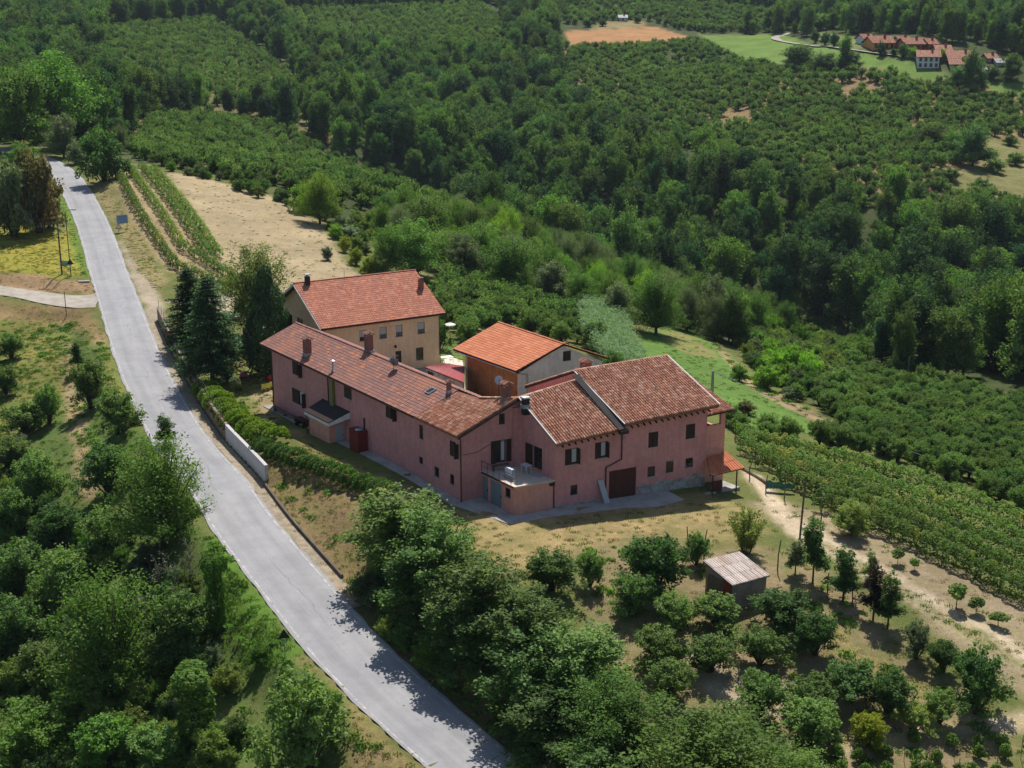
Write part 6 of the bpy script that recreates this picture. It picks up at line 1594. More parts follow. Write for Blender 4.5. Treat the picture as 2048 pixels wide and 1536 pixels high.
TREES = [
 # left of the road, going from the junction down
 ("slender","hazel_dark",157,742,680,34,"small dark pointed tree at the top of the row left of the road"),
 ("hazel","hazel",182,818,715,86,"leafy hazel second from the top of the row beside the road"),
 ("hazel","hazel",236,868,775,110,"wide hazel at the road's left edge, above the big feathery tree"),
 ("slender","hazel_dark",331,893,828,46,"thin dark sapling sticking out over the left edge of the road"),
 ("hazel","hazel_dark",215,985,880,118,"dark hazel left of the big feathery tree at the road"),
 ("robinia","robinia",328,1095,868,180,"big feathery bright green tree overhanging the left edge of the road"),
 ("hazel","hazel",100,848,765,60,"small round hazel beside the grassy track on the left slope"),
 ("hazel","hazel",22,718,664,64,"round hazel on the pale grass at the left picture edge, topmost of its row"),
 ("hazel","hazel",12,788,728,60,"round hazel at the left picture edge, second of its row"),
 ("hazel","hazel",52,868,796,110,"broad hazel in the gap above the shady left orchard"),
 ("hazel","hazel",20,940,868,90,"hazel at the left edge of the picture, below the pale grass"),
 ("hazel","hazel",76,1002,898,104,"round hazel with a dark shadow beside the track on the left slope"),
 ("hazel","hazel",22,1072,968,110,"hazel at the left edge, level with the feathery tree"),
 ("hazel","hazel_dark",120,1100,1000,120,"hazel standing below the bare end of the grassy track"),
 ("hazel","hazel",210,1120,1010,120,"hazel directly under the feathery tree on its left"),
 ("hazel","hazel",45,1190,1072,140,"large hazel in the thicket at the left edge, upper one"),
 ("hazel","hazel",132,1210,1090,130,"large hazel in the thicket left of the dead branches"),
 ("bare","olive",325,1215,1075,150,"dead brushwood with tangled bare grey branches beside the road"),
 ("bare","olive",380,1190,1065,110,"leafless leaning branches at the road edge next to the ivy column"),
 ("ivy","privet",436,1262,1112,46,"narrow ivy-covered trunk standing by the road under the feathery tree"),
 ("robinia","robinia",222,1395,1130,215,"tall feathery light green tree in the lower left thicket"),
 ("hazel","hazel",372,1320,1170,165,"wide hazel between the feathery light green tree and the road"),
 ("ivy","robinia",394,1480,1325,92,"thick vine-smothered stump with a bright round top in the lower left"),
 ("hazel","hazel_dark",30,1320,1185,150,"dark hazel at the left edge of the lower thicket"),
 ("hazel","hazel",100,1400,1270,150,"hazel in front of the feathery light green tree on its left"),
 ("broad","robinia",70,1540,1395,170,"bright bushy tree in the lower left corner"),
 ("hazel","robinia",215,1530,1420,140,"bright green bush at the bottom edge right of the lower left corner"),
 ("hazel","hazel",310,1540,1440,130,"bushy hazel at the bottom edge under the feathery light green tree"),
 ("hazel","hazel",612,1556,1338,200,"large dense hazel at the bottom edge beside the road"),
 # bank on the right of the road
 ("broad","hazel",800,1118,962,205,"bushy tree at the top of the bank, nearest the long pink wall"),
 ("broad","hazel",868,1190,1012,185,"second bushy tree down the bank from the pink wall"),
 ("broad","hazel_dark",835,1235,1090,150,"dark bush on the roadside face of the bank below the two top trees"),
 ("broad","hazel",955,1255,1098,190,"bushy tree halfway along the bank above the road"),
 ("broad","hazel_dark",925,1330,1180,180,"dark tree on the steep side of the bank facing the road"),
 ("broad","hazel",1045,1310,1165,180,"tree with olive shoots in the middle of the bank thicket"),
 ("broad","hazel_dark",1060,1405,1240,200,"large dark tree at the foot of the bank by the tree shadows"),
 ("broad","hazel",1165,1385,1235,190,"yellowish green tree on the crest where the bank meets the garden"),
 ("robinia","robinia",1225,1500,1335,205,"feathery bright tree low on the bank near the bottom edge"),
 ("robinia","robinia",1420,1600,1415,330,"big feathery tree cut off by the bottom edge under the garden"),
 ("robinia","robinia",1560,1620,1470,200,"bright feathery crown at the bottom edge left of the pale track"),
 ("broad","hazel_dark",1085,1520,1370,190,"dark tree at the bottom of the bank next to the road"),
 ("broad","hazel_dark",1195,1600,1455,180,"shaded bush at the bottom edge below the feathery bank tree"),
 ("hazel","hazel",1100,1180,1092,120,"low bright hazel on the edge of the yard, left of the garden trees"),
 ("hazel","hazel",1180,1172,1096,66,"small round hazel with its own shadow at the garden's upper left corner"),
 # the garden
 ("hazel","hazel_dark",1310,1182,1060,150,"big dark hazel at the top of the garden facing the garage door"),
 ("hazel","hazel_dark",1392,1130,1062,64,"dark small tree right behind the big garden hazel"),
 ("hazel","hazel",1262,1225,1140,100,"hazel in the garden below the big dark hazel"),
 ("hazel","hazel",1345,1262,1180,100,"hazel left of the shed in the second garden row"),
 ("hazel","hazel",1432,1255,1178,110,"hazel hiding the lower left corner of the shed"),
 ("hazel","hazel_dark",1560,1262,1168,150,"broad dark hazel just below the shed roof's right corner"),
 ("hazel","hazel_dark",1630,1310,1218,100,"dark hazel at the right end of the row below the shed"),
 ("hazel","hazel",1520,1330,1248,110,"hazel on pale soil in the middle of the garden"),
 ("hazel","hazel",1310,1330,1245,110,"hazel at the left of the pale soil patch"),
 ("hazel","hazel",1420,1345,1262,110,"hazel at the centre of the pale soil patch"),
 ("hazel","hazel",1340,1400,1310,110,"hazel above the big feathery tree of the bottom edge"),
 ("hazel","hazel",1515,1440,1335,120,"vase-shaped hazel alone on the pale soil"),
 ("hazel","hazel",1620,1430,1340,120,"hazel right of the vase-shaped one in the lower garden"),
 ("hazel","hazel_dark",1700,1400,1310,130,"dark hazel at the lower right of the garden"),
 ("hazel","hazel_dark",1775,1430,1330,110,"dark hazel beside the grass strip at its lower end"),
 ("hazel","hazel",1620,1490,1385,130,"hazel nearest the bright bottom-edge crown"),
 ("hazel","yellow",1735,1492,1420,86,"yellowish bush by the bottom track, the left one of two"),
 ("hazel","willow",1825,1462,1400,90,"yellow-green bush by the bottom track, the right one of two"),
 ("hazel","hazel",1880,1445,1370,90,"hazel between the yellow-green bush and the big corner hazel"),
 ("hazel","hazel_dark",1950,1425,1290,130,"large open hazel at the right end of the garden rows"),
 ("shoots","willow",1492,1105,1008,104,"shrub of upright yellow-green shoots behind the shed"),
 ("broad","willow",1703,1072,998,74,"small spreading tree alone on the dry plot by the vineyard"),
 ("slender","hazel_dark",1625,1168,1030,62,"dark slender tree, first of the line right of the shed"),
 ("slender","hazel_dark",1686,1203,1092,66,"dark slender tree, second of the line right of the shed"),
 ("slender","purple",1746,1240,1122,58,"blackish purple slender tree in the line right of the shed"),
 ("slender","hazel_dark",1775,1258,1148,60,"dark slender tree just after the purple one"),
 ("slender","hazel",1740,1160,1100,36,"thin light tree standing behind the line right of the shed"),
 ("slender","olive",1590,1152,1075,46,"small grey-green tree between the shed and the slender trees"),
 ("hazel","olive",1832,1318,1238,68,"grey-green bushy tree on the wire beside the pale track"),
 ("hazel","hazel_dark",1885,1345,1275,74,"dark bushy tree further down the same line by the pale track"),
 ("sapling","vine",1795,1128,1092,34,"young fruit tree on the dry plot, farthest up the track"),
 ("sapling","vine",1828,1142,1112,26,"tiny young tree next to the farthest fruit sapling"),
 ("sapling","vine",1912,1216,1158,50,"young fruit tree halfway along the track"),
 ("sapling","vine",1952,1228,1188,40,"young fruit tree just after the halfway sapling"),
 ("sapling","vine",1996,1254,1218,44,"young fruit tree near the right edge of the dry plot"),
 # around the lawn and the road's upper end
 ("spruce","spruce",384,704,530,106,"dark spruce by the road, the farther one of the pair on the lawn"),
 ("spruce","spruce",426,768,545,134,"tall dark spruce nearest the hedge on the lawn"),
 ("weeper","spruce",540,750,540,100,"black-green drooping conifer at the gable of the pink house"),
 ("robinia","willow",516,672,490,140,"tall yellow-green willow behind the drooping conifer"),
 ("bush","privet",482,835,800,34,"small round clipped bush on the lawn beside the hedge"),
 ("sapling","olive",471,788,748,30,"newly planted sapling with a bare ring of soil on the lawn"),
 ("bush","forest_light",208,362,262,104,"round dark green walnut at the top of the vineyard rows"),
 ("bush","olive",28,474,318,105,"grey-brown leafy tree at the left edge by the yellow meadow"),
 ("bush","russet",78,466,300,104,"reddish brown tree at the roadside above the yellow meadow"),
 ("bush","hazel_dark",98,455,385,60,"dark green bush at the foot of the reddish tree"),
 ("broad","robinia",50,345,288,66,"bright green bush hiding the white car's side of the road"),
 ("broad","robinia",120,300,118,140,"big bright tree on the ridge above the end of the road"),
 ("broad","robinia",45,300,140,130,"large tree at the left edge above the parked car"),
 ("broad","olive",128,315,232,66,"greyish shrubby tree on the bend beside the grassy bank"),
 ("bush","olive",152,328,285,40,"low grey-green bush on the bend by the dirt patch"),
 ("broad","robinia",185,285,190,80,"bright tree behind the walnut at the bend"),
 ("robinia","bright",640,448,350,80,"bright yellow-green tree at the upper corner of the bare field"),
 ("bush","bright",605,425,368,56,"olive bush left of the bright yellow-green tree"),
 ("bush","yellow",690,505,472,30,"golden bush in the strip beside the bare field, topmost"),
 ("bush","yellow",712,530,496,34,"golden bush in the strip beside the bare field, middle one"),
 ("bush","yellow",738,548,512,32,"golden bush nearest the ochre house roof"),
 ("bush","silver",700,480,450,46,"blue-grey bush beside the bare field"),
 ("bush","silver",655,520,492,28,"small blue-grey bush at the field's lower edge"),
 ("bush","bright",672,478,448,34,"bright bush between the field and the golden bushes"),
 ("bush","willow",760,552,508,52,"yellow-green bush above the ridge of the ochre house"),
 # behind the houses
 ("robinia","robinia",835,555,438,130,"spreading bright tree just behind the roof of the ochre house"),
 ("robinia","robinia",775,548,450,72,"bright tree left of the spreading one behind the ochre roof"),
 ("robinia","robinia",850,500,392,128,"large rounded tree farther up behind the spreading one"),
 ("broad","olive",925,560,470,78,"grey-green olive-like tree on the small lawn behind the ochre house"),
 ("robinia","robinia",1020,590,468,120,"large bright tree in the middle of the belt behind the barn"),
 ("robinia","robinia",960,545,440,100,"bright tree behind the olive-like one"),
 ("robinia","bright",1140,545,478,90,"light green tree above the belt behind the barn"),
 ("broad","olive",1102,612,525,76,"thin grey tree with visible trunk beside the dirt path"),
 ("robinia","bright",1205,560,505,64,"light green round tree near the bare trunks"),
 ("robinia","robinia",1090,575,490,80,"bright tree between the two light green crowns behind the barn"),
 ("robinia","bright",992,610,562,66,"low bright tree over the hazels behind the ochre house"),
 ("bush","yellow",1200,600,560,36,"yellowish bush beside the path above the reeds"),
 ("robinia","robinia",1160,625,540,74,"tree at the head of the reed bed"),
 ("broad","olive",1235,648,565,62,"grey leafless-looking tree beside the sandy gap"),
 ("robinia","robinia",1312,668,540,108,"large tree with a deep shadow at the top of the green meadow"),
 ("robinia","robinia",1372,660,580,54,"narrow bright tree standing at the meadow's upper corner"),
 ("broad","olive",1425,672,555,70,"greyish tree in the dark row above the meadow path"),
 ("broad","forest_light",1465,690,575,74,"dark green tree at the right end of the row above the meadow"),
 ("robinia","robinia",1510,672,580,60,"bright tree just beyond the dark meadow row"),
 ("bush","bright",1534,778,726,68,"dense round bright green shrub beside the meadow path"),
 ("bush","robinia",1478,762,728,40,"small bush at the edge of the meadow path above the round shrub"),
 ("bush","olive",1580,800,772,44,"pale grassy shrub below the round shrub"),
 ("bush","russet",1490,828,800,48,"dry russet shrub behind the loggia"),
 ("bare","olive",1228,560,470,44,"bare tree with dark trunk above the barn, left one"),
 ("bare","olive",1262,570,462,40,"bare tree with dark trunk above the barn, second from left"),
 ("ivy","privet",1250,572,525,12,"dark ivy-wrapped trunk between the bare trees"),
 ("bare","olive",1345,590,478,44,"tall bare trunk at the edge of the valley wood"),
 ("ivy","privet",1366,600,545,14,"black ivy-clad trunk beside the tall bare one"),
 ("bare","olive",1405,600,500,40,"bare tree at the right of the ivy-clad trunk"),
 ("broad","forest_light",1940,690,586,80,"light green round tree standing out of the dark valley wood"),
 ("broad","forest_light",1945,332,250,78,"tall pale-topped tree in the clearing on the far slope"),
 ("broad","forest_light",1862,300,248,62,"rounded tree left of the tall one in the far clearing"),
 ("willow","hazel_dark",1815,790,740,36,"small grey drooping tree on the orchard edge"),
 ("hazel","hazel",1190,700,640,60,"hazel at the corner of the barn"),
 ("hazel","hazel",1225,760,700,50,"hazel behind the brick chimney"),
 ("hazel","privet",880,700,640,50,"dark shrub beside the ochre house and the white table"),
]
for k, v, bx, by, ty, w, lab in TREES: plant_px(k, v, bx, by, ty, w, lab)

FAR = [("broad","hazel_dark",1598,136,98,74,"dark tree clump in the far meadow, left and largest one"), ("broad","hazel_dark",1648,142,108,56,"dark tree clump in the far meadow, right of the largest"), ("broad","forest",1700,138,104,50,"round tree between the far meadow and the orange house"),
 ("broad","forest",1592,58,22,46,"tall dark tree in the loop of the far lane"), ("broad","robinia",1640,60,30,50,"light tree right of the lane's loop"), ("bush","forest",1630,86,62,22,"first round tree along the far lane"), ("bush","forest",1650,90,66,24,"second round tree along the far lane"), ("bush","forest",1668,94,68,26,"third round tree along the far lane"), ("bush","forest",1690,98,80,20,"small tree along the far lane near the houses"),
 ("bush","forest",1762,112,86,24,"dark tree in front of the orange house"), ("bush","robinia",1806,114,88,26,"green tree at the right end of the orange house"), ("bush","bright",1825,116,96,24,"bright bush left of the white house"), ("bush","forest",1787,112,98,16,"little bush in the orange house's garden"),
 ("bush","bright",1882,122,98,22,"bright bush at the white house's right corner"), ("broad","forest_light",1915,176,134,54,"big tree below the long farm building"), ("broad","forest_light",1950,150,118,44,"light tree in front of the small tiled shed"), ("bush","forest",1985,158,134,36,"dark bush by the white-roofed shelter"), ("broad","robinia",2022,160,112,46,"tall tree at the right picture edge beside the hamlet"), ("bush","forest",1955,172,152,34,"low tree right of the big one below the farm building"),
 ("bush","forest",1176,54,40,22,"round tree left of the far white hut"), ("bush","forest",1205,52,38,20,"round tree just before the far white hut"), ("bush","forest",1275,46,32,20,"round tree right of the far white hut"), ("bush","forest",1395,60,48,26,"bush at the corner between brown and green far fields"), ("bush","forest",1445,66,54,20,"bush on the upper edge of the far green field"), ("bush","forest",1490,64,52,22,"bush near the lane's start on the upper edge of the field"),
 ("broad","robinia",1905,312,262,52,"bright tree beside the pale-topped tree of the far clearing"), ("bush","hazel",1990,345,318,44,"hazel at the lower side of the far clearing"), ("bush","hazel",2030,330,304,40,"hazel at the right side of the far clearing"), ("bush","hazel",1900,362,336,46,"hazel below the tall tree of the far clearing"), ("bush","hazel_dark",1960,385,356,50,"dark bush at the bottom of the far clearing"), ("bush","hazel",2020,290,270,34,"small hazel at the top of the far clearing")]
for k, v, bx, by, ty, w, lab in FAR: plant_px(k, v, bx, by, ty, w, lab)

# ------------------------------------------------------------------ hedges, vine rows, reeds
def hedge(name, pts, width, height, n_m, size, mat, label, cat, up=.4, wob=.18, zoff=0.0, gap=None, group=None, posts=None):
    P = resample(np.array(pts, float), .35); P[:, 2] = ground(P[:, :2])
    t = np.gradient(P[:, :2], axis=0); t /= np.linalg.norm(t, axis=1)[:, None] + 1e-9; nn = np.stack([t[:, 1], -t[:, 0]], 1)
    L_ = np.linalg.norm(np.diff(P[:, :2], axis=0), axis=1).sum(); n = int(L_ * n_m); g = np.random.default_rng(len(P) + int(L_ * 10))
    k = g.uniform(0, len(P) - 1.001, n); i = k.astype(int); f = (k - i)[:, None]
    c = P[i] * (1 - f) + P[i + 1] * f
    wv = 1 + wob * np.sin(k * .9) + wob * np.sin(k * 2.3 + 1) + wob * .8 * np.sin(k * .37 + 2)
    th = g.uniform(-.15, 1.15, n) * math.pi; rr = (.72 + .34 * g.random(n) ** .6)
    x = np.cos(th) * width / 2 * rr * wv; z = np.maximum(np.sin(th), -.1) * height * .55 * rr * wv + height * .42
    if gap is not None: keep = (np.sin(k * .35 / gap * 6.28) > -.82) | (g.random(n) < .3)
    else: keep = np.ones(n, bool)
    C = np.column_stack([c[:, 0] + nn[i, 0] * x, c[:, 1] + nn[i, 1] * x, c[:, 2] + z + zoff])
    Nn = np.column_stack([nn[i, 0] * np.cos(th), nn[i, 1] * np.cos(th), np.sin(th) + up]) + g.normal(size=(n, 3)) * .7
    o0 = P[0].copy(); V, Fc = leaf_quads((C - o0)[keep], Nn[keep], size * (.7 + .6 * g.random(keep.sum())), g=g)
    th_ = thing(name, label, cat, o0, 0, group)
    me = mesh_from("foliage", V, Fc, LM[mat]); o = bpy.data.objects.new("foliage", me); COL.objects.link(o); o.parent = th_
    if posts:
        for s in range(0, len(P), max(1, int(posts / .35))):
            mb = MB(); q = P[s] - o0; mb.tube([q + (0, 0, -.3), q + (0, 0, height * 1.02 + zoff)], .045, 5); mb.build("post", M_WOODP, th_)
    else:
        mb = MB()
        for s in range(0, len(P), 4): q = P[s] - o0; mb.tube([q + (0, 0, -.2), q + (0, 0, height * .5)], .04, 4)
        mb.build("stems", M_BARK, th_)["kind"] = "stuff"
    return th_
def hp(px): return [hit(*p) for p in px]
hedge("hedge", hp([(410,792),(448,830),(484,864),(525,884),(562,894)]), 2.4, 1.75, 1400, .17, "laurel", "bright yellow-green hedge along the top of the roadside wall", "hedge", wob=.2)
hedge("hedge", hp([(520,905),(600,935),(680,962),(775,1000)]), 1.9, 1.4, 1400, .15, "privet", "darker green hedge running in front of the long pink wall", "hedge", wob=.16)
cw = [np.r_[axis[i, :2] + RN[i] * 4.25, 0] for i in range(ST_WALL_NEAR + 8, ST_WALL_FAR - 6)][::-1]
hedge("creeper", cw, .75, .8, 420, .14, "russet", "dry brown creeper hanging over the old roadside wall", "creeper", wob=.3, zoff=.75)
vl = [([(238,352),(262,400),(285,440),(318,490),(352,540)], "outermost vine row, nearest the road, on the left field"), ([(262,348),(300,400),(338,455),(368,505)], "second vine row from the road on the left field"),
      ([(284,342),(330,395),(378,460),(420,520)], "third vine row from the road on the left field"), ([(308,346),(350,395),(405,465),(440,520)], "fourth vine row, nearest the bare field")]
for px, lab in vl: hedge("vine_row", hp(px), 1.1, 1.7, 170, .24, "vine", lab, "vine row", wob=.28, gap=3.0, group="vine rows on the left field", posts=6)
for px, lab in (([(345,535),(400,560),(470,590)], "short tangled vine row end near the spruces"), ([(372,505),(420,535),(480,575)], "short vine row crossing below the left field")): hedge("vine_row", hp(px), 1.2, 1.6, 170, .24, "vine", lab, "vine row", wob=.3, group="vine rows on the left field", posts=6)
vr = [([(1640,1015),(1760,1065),(1900,1130),(2080,1222)], "front vine row along the dry plot on the right"), ([(1560,965),(1700,1015),(1850,1075),(2080,1180)], "second vine row of the right vineyard"),
      ([(1510,930),(1650,975),(1800,1030),(2080,1145)], "third vine row of the right vineyard"), ([(1480,905),(1620,945),(1800,1000),(2080,1110)], "fourth vine row of the right vineyard"), ([(1470,880),(1600,912),(1800,965),(2080,1075)], "rearmost vine row of the right vineyard")]
for px, lab in vr: hedge("vine_row", hp(px), 1.95, 1.8, 440, .20, "vine", lab, "vine row", up=.8, wob=.16, group="vine rows of the right vineyard", posts=5)
# vine stakes in the lower right corner
for i in range(26):
    px_, py_ = 1680 + (i % 9) * 46 + rnd.uniform(-14, 14), 1490 + (i // 9) * 30 + rnd.uniform(-6, 6); b_ = hit(px_, py_)
    t = thing("staked_vine", "young vine tied to a stake in the plot at the bottom right corner", "vine", b_, rnd.uniform(0, 6), "staked young vines at the bottom right")
    mb = MB(); mb.tube([(0, 0, -.2), (rnd.uniform(-.06, .06), 0, rnd.uniform(1.1, 1.6))], .02, 5); mb.build("stake", M_WOODP, t)
    if rnd.random() < .75:
        o = bpy.data.objects.new("foliage", proto("sapling", "vine", i % 3)[0]); COL.objects.link(o); o.parent = t; o.location = (0, 0, -.55); o.scale = (.8, .8, .8)
# garden stakes
for px_, py_, ty_, lab in ((1377,1110,1052,"bare stake in the dark hazel behind the garden"), (1408,1118,1058,"leaning bare stake left of the shed"), (1555,1140,1078,"crooked dark stake right of the shed"), (1640,1060,1000,"thin stake on the dry plot beside the wooden pole"), (1500,960,915,"dark post with a clump of cloth beside the porch"), (1532,985,950,"thin post at the vineyard's near end"), (1568,1000,948,"dark post holding blue-green netting"), (1655,1185,1145,"stake between the slender trees"), (1705,1215,1170,"stake between the second slender tree and the purple one")):
    b_ = hit(px_, py_); h = (py_ - ty_) * depth_of(b_) / FPX * 1.05; mb = MB(); mb.tube([(0, 0, -.3), (rnd.uniform(-.1, .1), 0, h * .5), (rnd.uniform(-.2, .25), 0, h)], [.06, .05, .04], 6); o = mb.build("stake", M_WOODP); o.location = b_; tag(o, lab, "stake")
b_ = hit(1560, 985); mb = MB(); g_ = random.Random(4)
for i in range(9):
    x0, x1 = -1.2 + i * .28, -1.2 + (i + 1) * .28; z0, z1 = 1.1 - .04 * i + .1 * math.sin(i * 2), 1.1 - .04 * (i + 1) + .1 * math.sin(i * 2 + 2)
    mb.poly([(x0, 0, z0), (x1, 0, z1), (x1, .25, .3), (x0, .2, .25)])
o = mb.build("netting", mat_surface("blue_green_net", (.05, .16, .15), var=.2)); o.location = b_; tag(o, "blue-green netting draped on posts at the near end of the vineyard", "netting")
# reed bed
rp = ZONES_R = wpoly([(1150,640),(1205,618),(1250,660),(1285,735),(1300,770),(1215,745),(1165,690)])
g = np.random.default_rng(5); lo, hi = rp.min(0), rp.max(0); q = lo + (hi - lo) * g.random((9000, 2)); q = q[sdist(q, rp) > 0][:4200]
zz = ground(q); base = np.column_stack([q, zz]); n = len(base); hgt = g.uniform(2.4, 3.6, n)
Vl, Fl, o_ = [], [], 0
for lv in range(5):
    f = g.uniform(.35, 1.0, n); a = g.uniform(0, 6.28, n); L_ = g.uniform(.5, .95, n)
    C = base + np.column_stack([np.cos(a) * L_ * .35, np.sin(a) * L_ * .35, hgt * f]); T = np.column_stack([np.cos(a), np.sin(a), np.full(n, .35)]); Nn = np.column_stack([-np.cos(a) * .4, -np.sin(a) * .4, np.ones(n)]) + g.normal(size=(n, 3)) * .3
    V_, F_ = leaf_quads(C - base[0], Nn, L_, .14, T, g); Vl.append(V_); Fl.append(F_ + o_); o_ += len(V_)
me = mesh_from("reed_bed", np.concatenate(Vl), np.concatenate(Fl), LM["reed"]); o = bpy.data.objects.new("reed_bed", me); COL.objects.link(o); o.location = base[0]
tag(o, "dense pale blue-green reed bed beside the meadow behind the barn", "reeds", kind="stuff")

# ------------------------------------------------------------------ orchards and woods
def scatter(step, lo, hi, jit, ang=0.0):
    n0, n1 = int((hi[0] - lo[0]) / step) + 1, int((hi[1] - lo[1]) / step) + 1
    i, j = np.meshgrid(np.arange(n0), np.arange(n1)); q = np.stack([lo[0] + i.ravel() * step, lo[1] + j.ravel() * step], 1)
    c = (np.array(lo) + hi) / 2; ca, sa = math.cos(ang), math.sin(ang); q = (q - c) @ np.array([[ca, sa], [-sa, ca]]) + c
    return q + npr.uniform(-jit, jit, q.shape) * step
def inside(q, names, grow=0.0):
    r = np.zeros(len(q), bool)
    for nme in names: r |= sdist(q, ZONES[nme] if isinstance(nme, str) else nme) > -grow
    return r
FIELDS = ["far_brown_field", "far_green_field", "far_green_right", "far_yard", "far_left_clearing"]
hamlet = wpoly([(1700,100),(1740,70),(1880,85),(2060,125),(2060,150),(1960,160),(1840,142)])
FIELDS.append(hamlet)
OR = {
  "right_slope": wpoly([(1440,815),(1560,800),(1690,800),(1660,745),(1720,752),(1850,770),(2060,800),(2300,870),(2300,1060),(2060,1040),(1850,945),(1650,895),(1460,868)]),
  "behind": wpoly([(868,560),(900,555),(1000,575),(1150,640),(1180,690),(1130,690),(1010,650),(930,690),(890,660)]),
  "far_right": wpoly([(1110,98),(1400,86),(1560,140),(1760,150),(1960,190),(2120,210),(2120,475),(1900,445),(1700,420),(1500,372),(1350,312),(1200,245),(1130,195)]),
  "far_top": wpoly([(1020,4),(1380,4),(1560,30),(1550,60),(1395,66),(1300,46),(1190,52),(1030,44)]),
  "left_mid": wpoly([(300,330),(430,350),(560,382),(640,412),(745,425),(700,330),(600,270),(420,225),(300,240),(250,300)]),
  "left_up": wpoly([(200,60),(430,40),(560,130),(640,230),(420,215),(260,190)]),
  "upper_mid": wpoly([(560,22),(1000,12),(1010,120),(800,132),(620,104)]),
  "mid": wpoly([(700,330),(800,350),(900,420),(980,470),(900,470),(760,440)]),
  "shrub_slope": wpoly([(1480,690),(1600,640),(1750,690),(1720,752),(1660,745),(1690,800),(1560,790),(1500,735)]),
}
pts = []
for nme, P in OR.items():
    if nme == "shrub_slope": continue
    st = {"right_slope": 2.4, "behind": 2.7, "far_right": 4.6, "far_top": 4.8, "left_mid": 3.7, "left_up": 4.4, "mid": 3.8, "upper_mid": 4.6}[nme]
    q = scatter(st, P.min(0) - 3, P.max(0) + 3, .20 if st > 4 else .32, {"far_right": .35, "far_top": .1}.get(nme, .2))
    q = q[sdist(q, P) > 0]
    if nme.startswith("far"):
        q = q[~inside(q, FIELDS + ["right_clearing"], 2)]
        nz = vnoise(q, 26, 8) + .35 * vnoise(q, 9, 3); q = q[(nz > .42) | (npr.random(len(q)) < .35)]
    if nme == "right_slope":
        nz = vnoise(q, 7, 5); q = q[(nz > .15) & (sdist(q, ZONES["meadow_back"]) < -1.5) & (sdist(q, ZONES["meadow_path"]) < -.5)]
    k = np.full(len(q), {"right_slope": 0.68, "behind": .85, "far_right": 1.05, "far_top": 1.05, "left_mid": .95, "left_up": 1.05, "mid": .95, "upper_mid": 1.1}[nme])
    pts.append(np.column_stack([q, k]))
q = scatter(4.2, (-150, 60), (-40, 175), .34, .5); q_px = to_px(np.column_stack([q, ground(q)]))[0]; q = q[(q_px < -40) & (seg_query(q, axis)[0] > 9) & (seg_query(q, side)[0] > 6)]
pts.append(np.column_stack([q, np.full(len(q), 1.05)]))
HZ = np.concatenate(pts)
# woods: everywhere that is not ridge, orchard, field or clearing
q = scatter(6.5, (-520, 150), (520, 980), .48, .4)
pp = np.column_stack([q, ground(q)]); ux, uy, dd = to_px(pp)
ok = (ux > -1100) & (ux < 3100) & (uy > -60) & ((q[:, 1] > 190) | (ux < -120)) & ((sdist(q, ZONES["ridge"]) < -1) | ((ux < -170) & (q[:, 1] > 150))) & (Dr := np.ones(len(q), bool))
for P in OR.values(): ok &= sdist(q, P) < -1.5
ok &= ~inside(q, FIELDS, 3.5) & ~inside(q, ["right_clearing"], -3)
D_, _ = seg_query(q, axis); ok &= D_ > 7
D_, _ = seg_query(q, LP); ok &= D_ > 5
ok &= ~inside(q, [wpoly([(1110,30),(1420,30),(1420,104),(1110,104)])])
ok &= ~((dd < 300) & (ux < 765) & (ux > 300))
FR = np.column_stack([q, pp[:, 2], dd, ux, uy])[ok]
def gn_scatter(name, P, srcs, scales, label, cat, zoff=0.0):
    """one object: points on the ground, each carrying an instance of one of the source meshes"""
    me = bpy.data.meshes.new(name); me.vertices.add(len(P)); o0 = P[0].copy()
    me.vertices.foreach_set("co", (P - o0).astype(np.float32).ravel())
    n = len(P)
    for nm, arr, ty in (("sc", scales, 'FLOAT'), ("rz", npr.uniform(0, 6.28, n), 'FLOAT'), ("pick", npr.integers(0, len(srcs), n), 'INT')):
        a = me.attributes.new(nm, ty, 'POINT'); a.data.foreach_set("value", np.asarray(arr, np.int32 if ty == 'INT' else np.float32))
    o = bpy.data.objects.new(name, me); COL.objects.link(o); o.location = o0
    ng = bpy.data.node_groups.new(name + "_scatter", 'GeometryNodeTree'); ng.interface.new_socket("Geometry", in_out='INPUT', socket_type='NodeSocketGeometry'); ng.interface.new_socket("Geometry", in_out='OUTPUT', socket_type='NodeSocketGeometry')
    N, L = ng.nodes, ng.links; gi, gout = N.new("NodeGroupInput"), N.new("NodeGroupOutput"); iop = N.new("GeometryNodeInstanceOnPoints")
    g2 = N.new("GeometryNodeGeometryToInstance")
    for s in reversed(srcs):
        oi = N.new("GeometryNodeObjectInfo"); oi.inputs["Object"].default_value = s; L.new(oi.outputs["Geometry"], g2.inputs[0])
    def attr(nm, ty):
        a = N.new("GeometryNodeInputNamedAttribute"); a.data_type = ty; a.inputs["Name"].default_value = nm; return a.outputs["Attribute"]
    cx = N.new("ShaderNodeCombineXYZ"); L.new(attr("rz", 'FLOAT'), cx.inputs[2])
    L.new(gi.outputs[0], iop.inputs["Points"]); L.new(g2.outputs[0], iop.inputs["Instance"]); iop.inputs["Pick Instance"].default_value = True
    L.new(attr("pick", 'INT'), iop.inputs["Instance Index"]); L.new(cx.outputs[0], iop.inputs["Rotation"])
    sv = N.new("ShaderNodeCombineXYZ"); a = attr("sc", 'FLOAT')
    for k in range(3): L.new(a, sv.inputs[k])
    L.new(sv.outputs[0], iop.inputs["Scale"]); L.new(iop.outputs[0], gout.inputs[0])
    md = o.modifiers.new("scatter", 'NODES'); md.node_group = ng
    return tag(o, label, cat, kind="stuff")
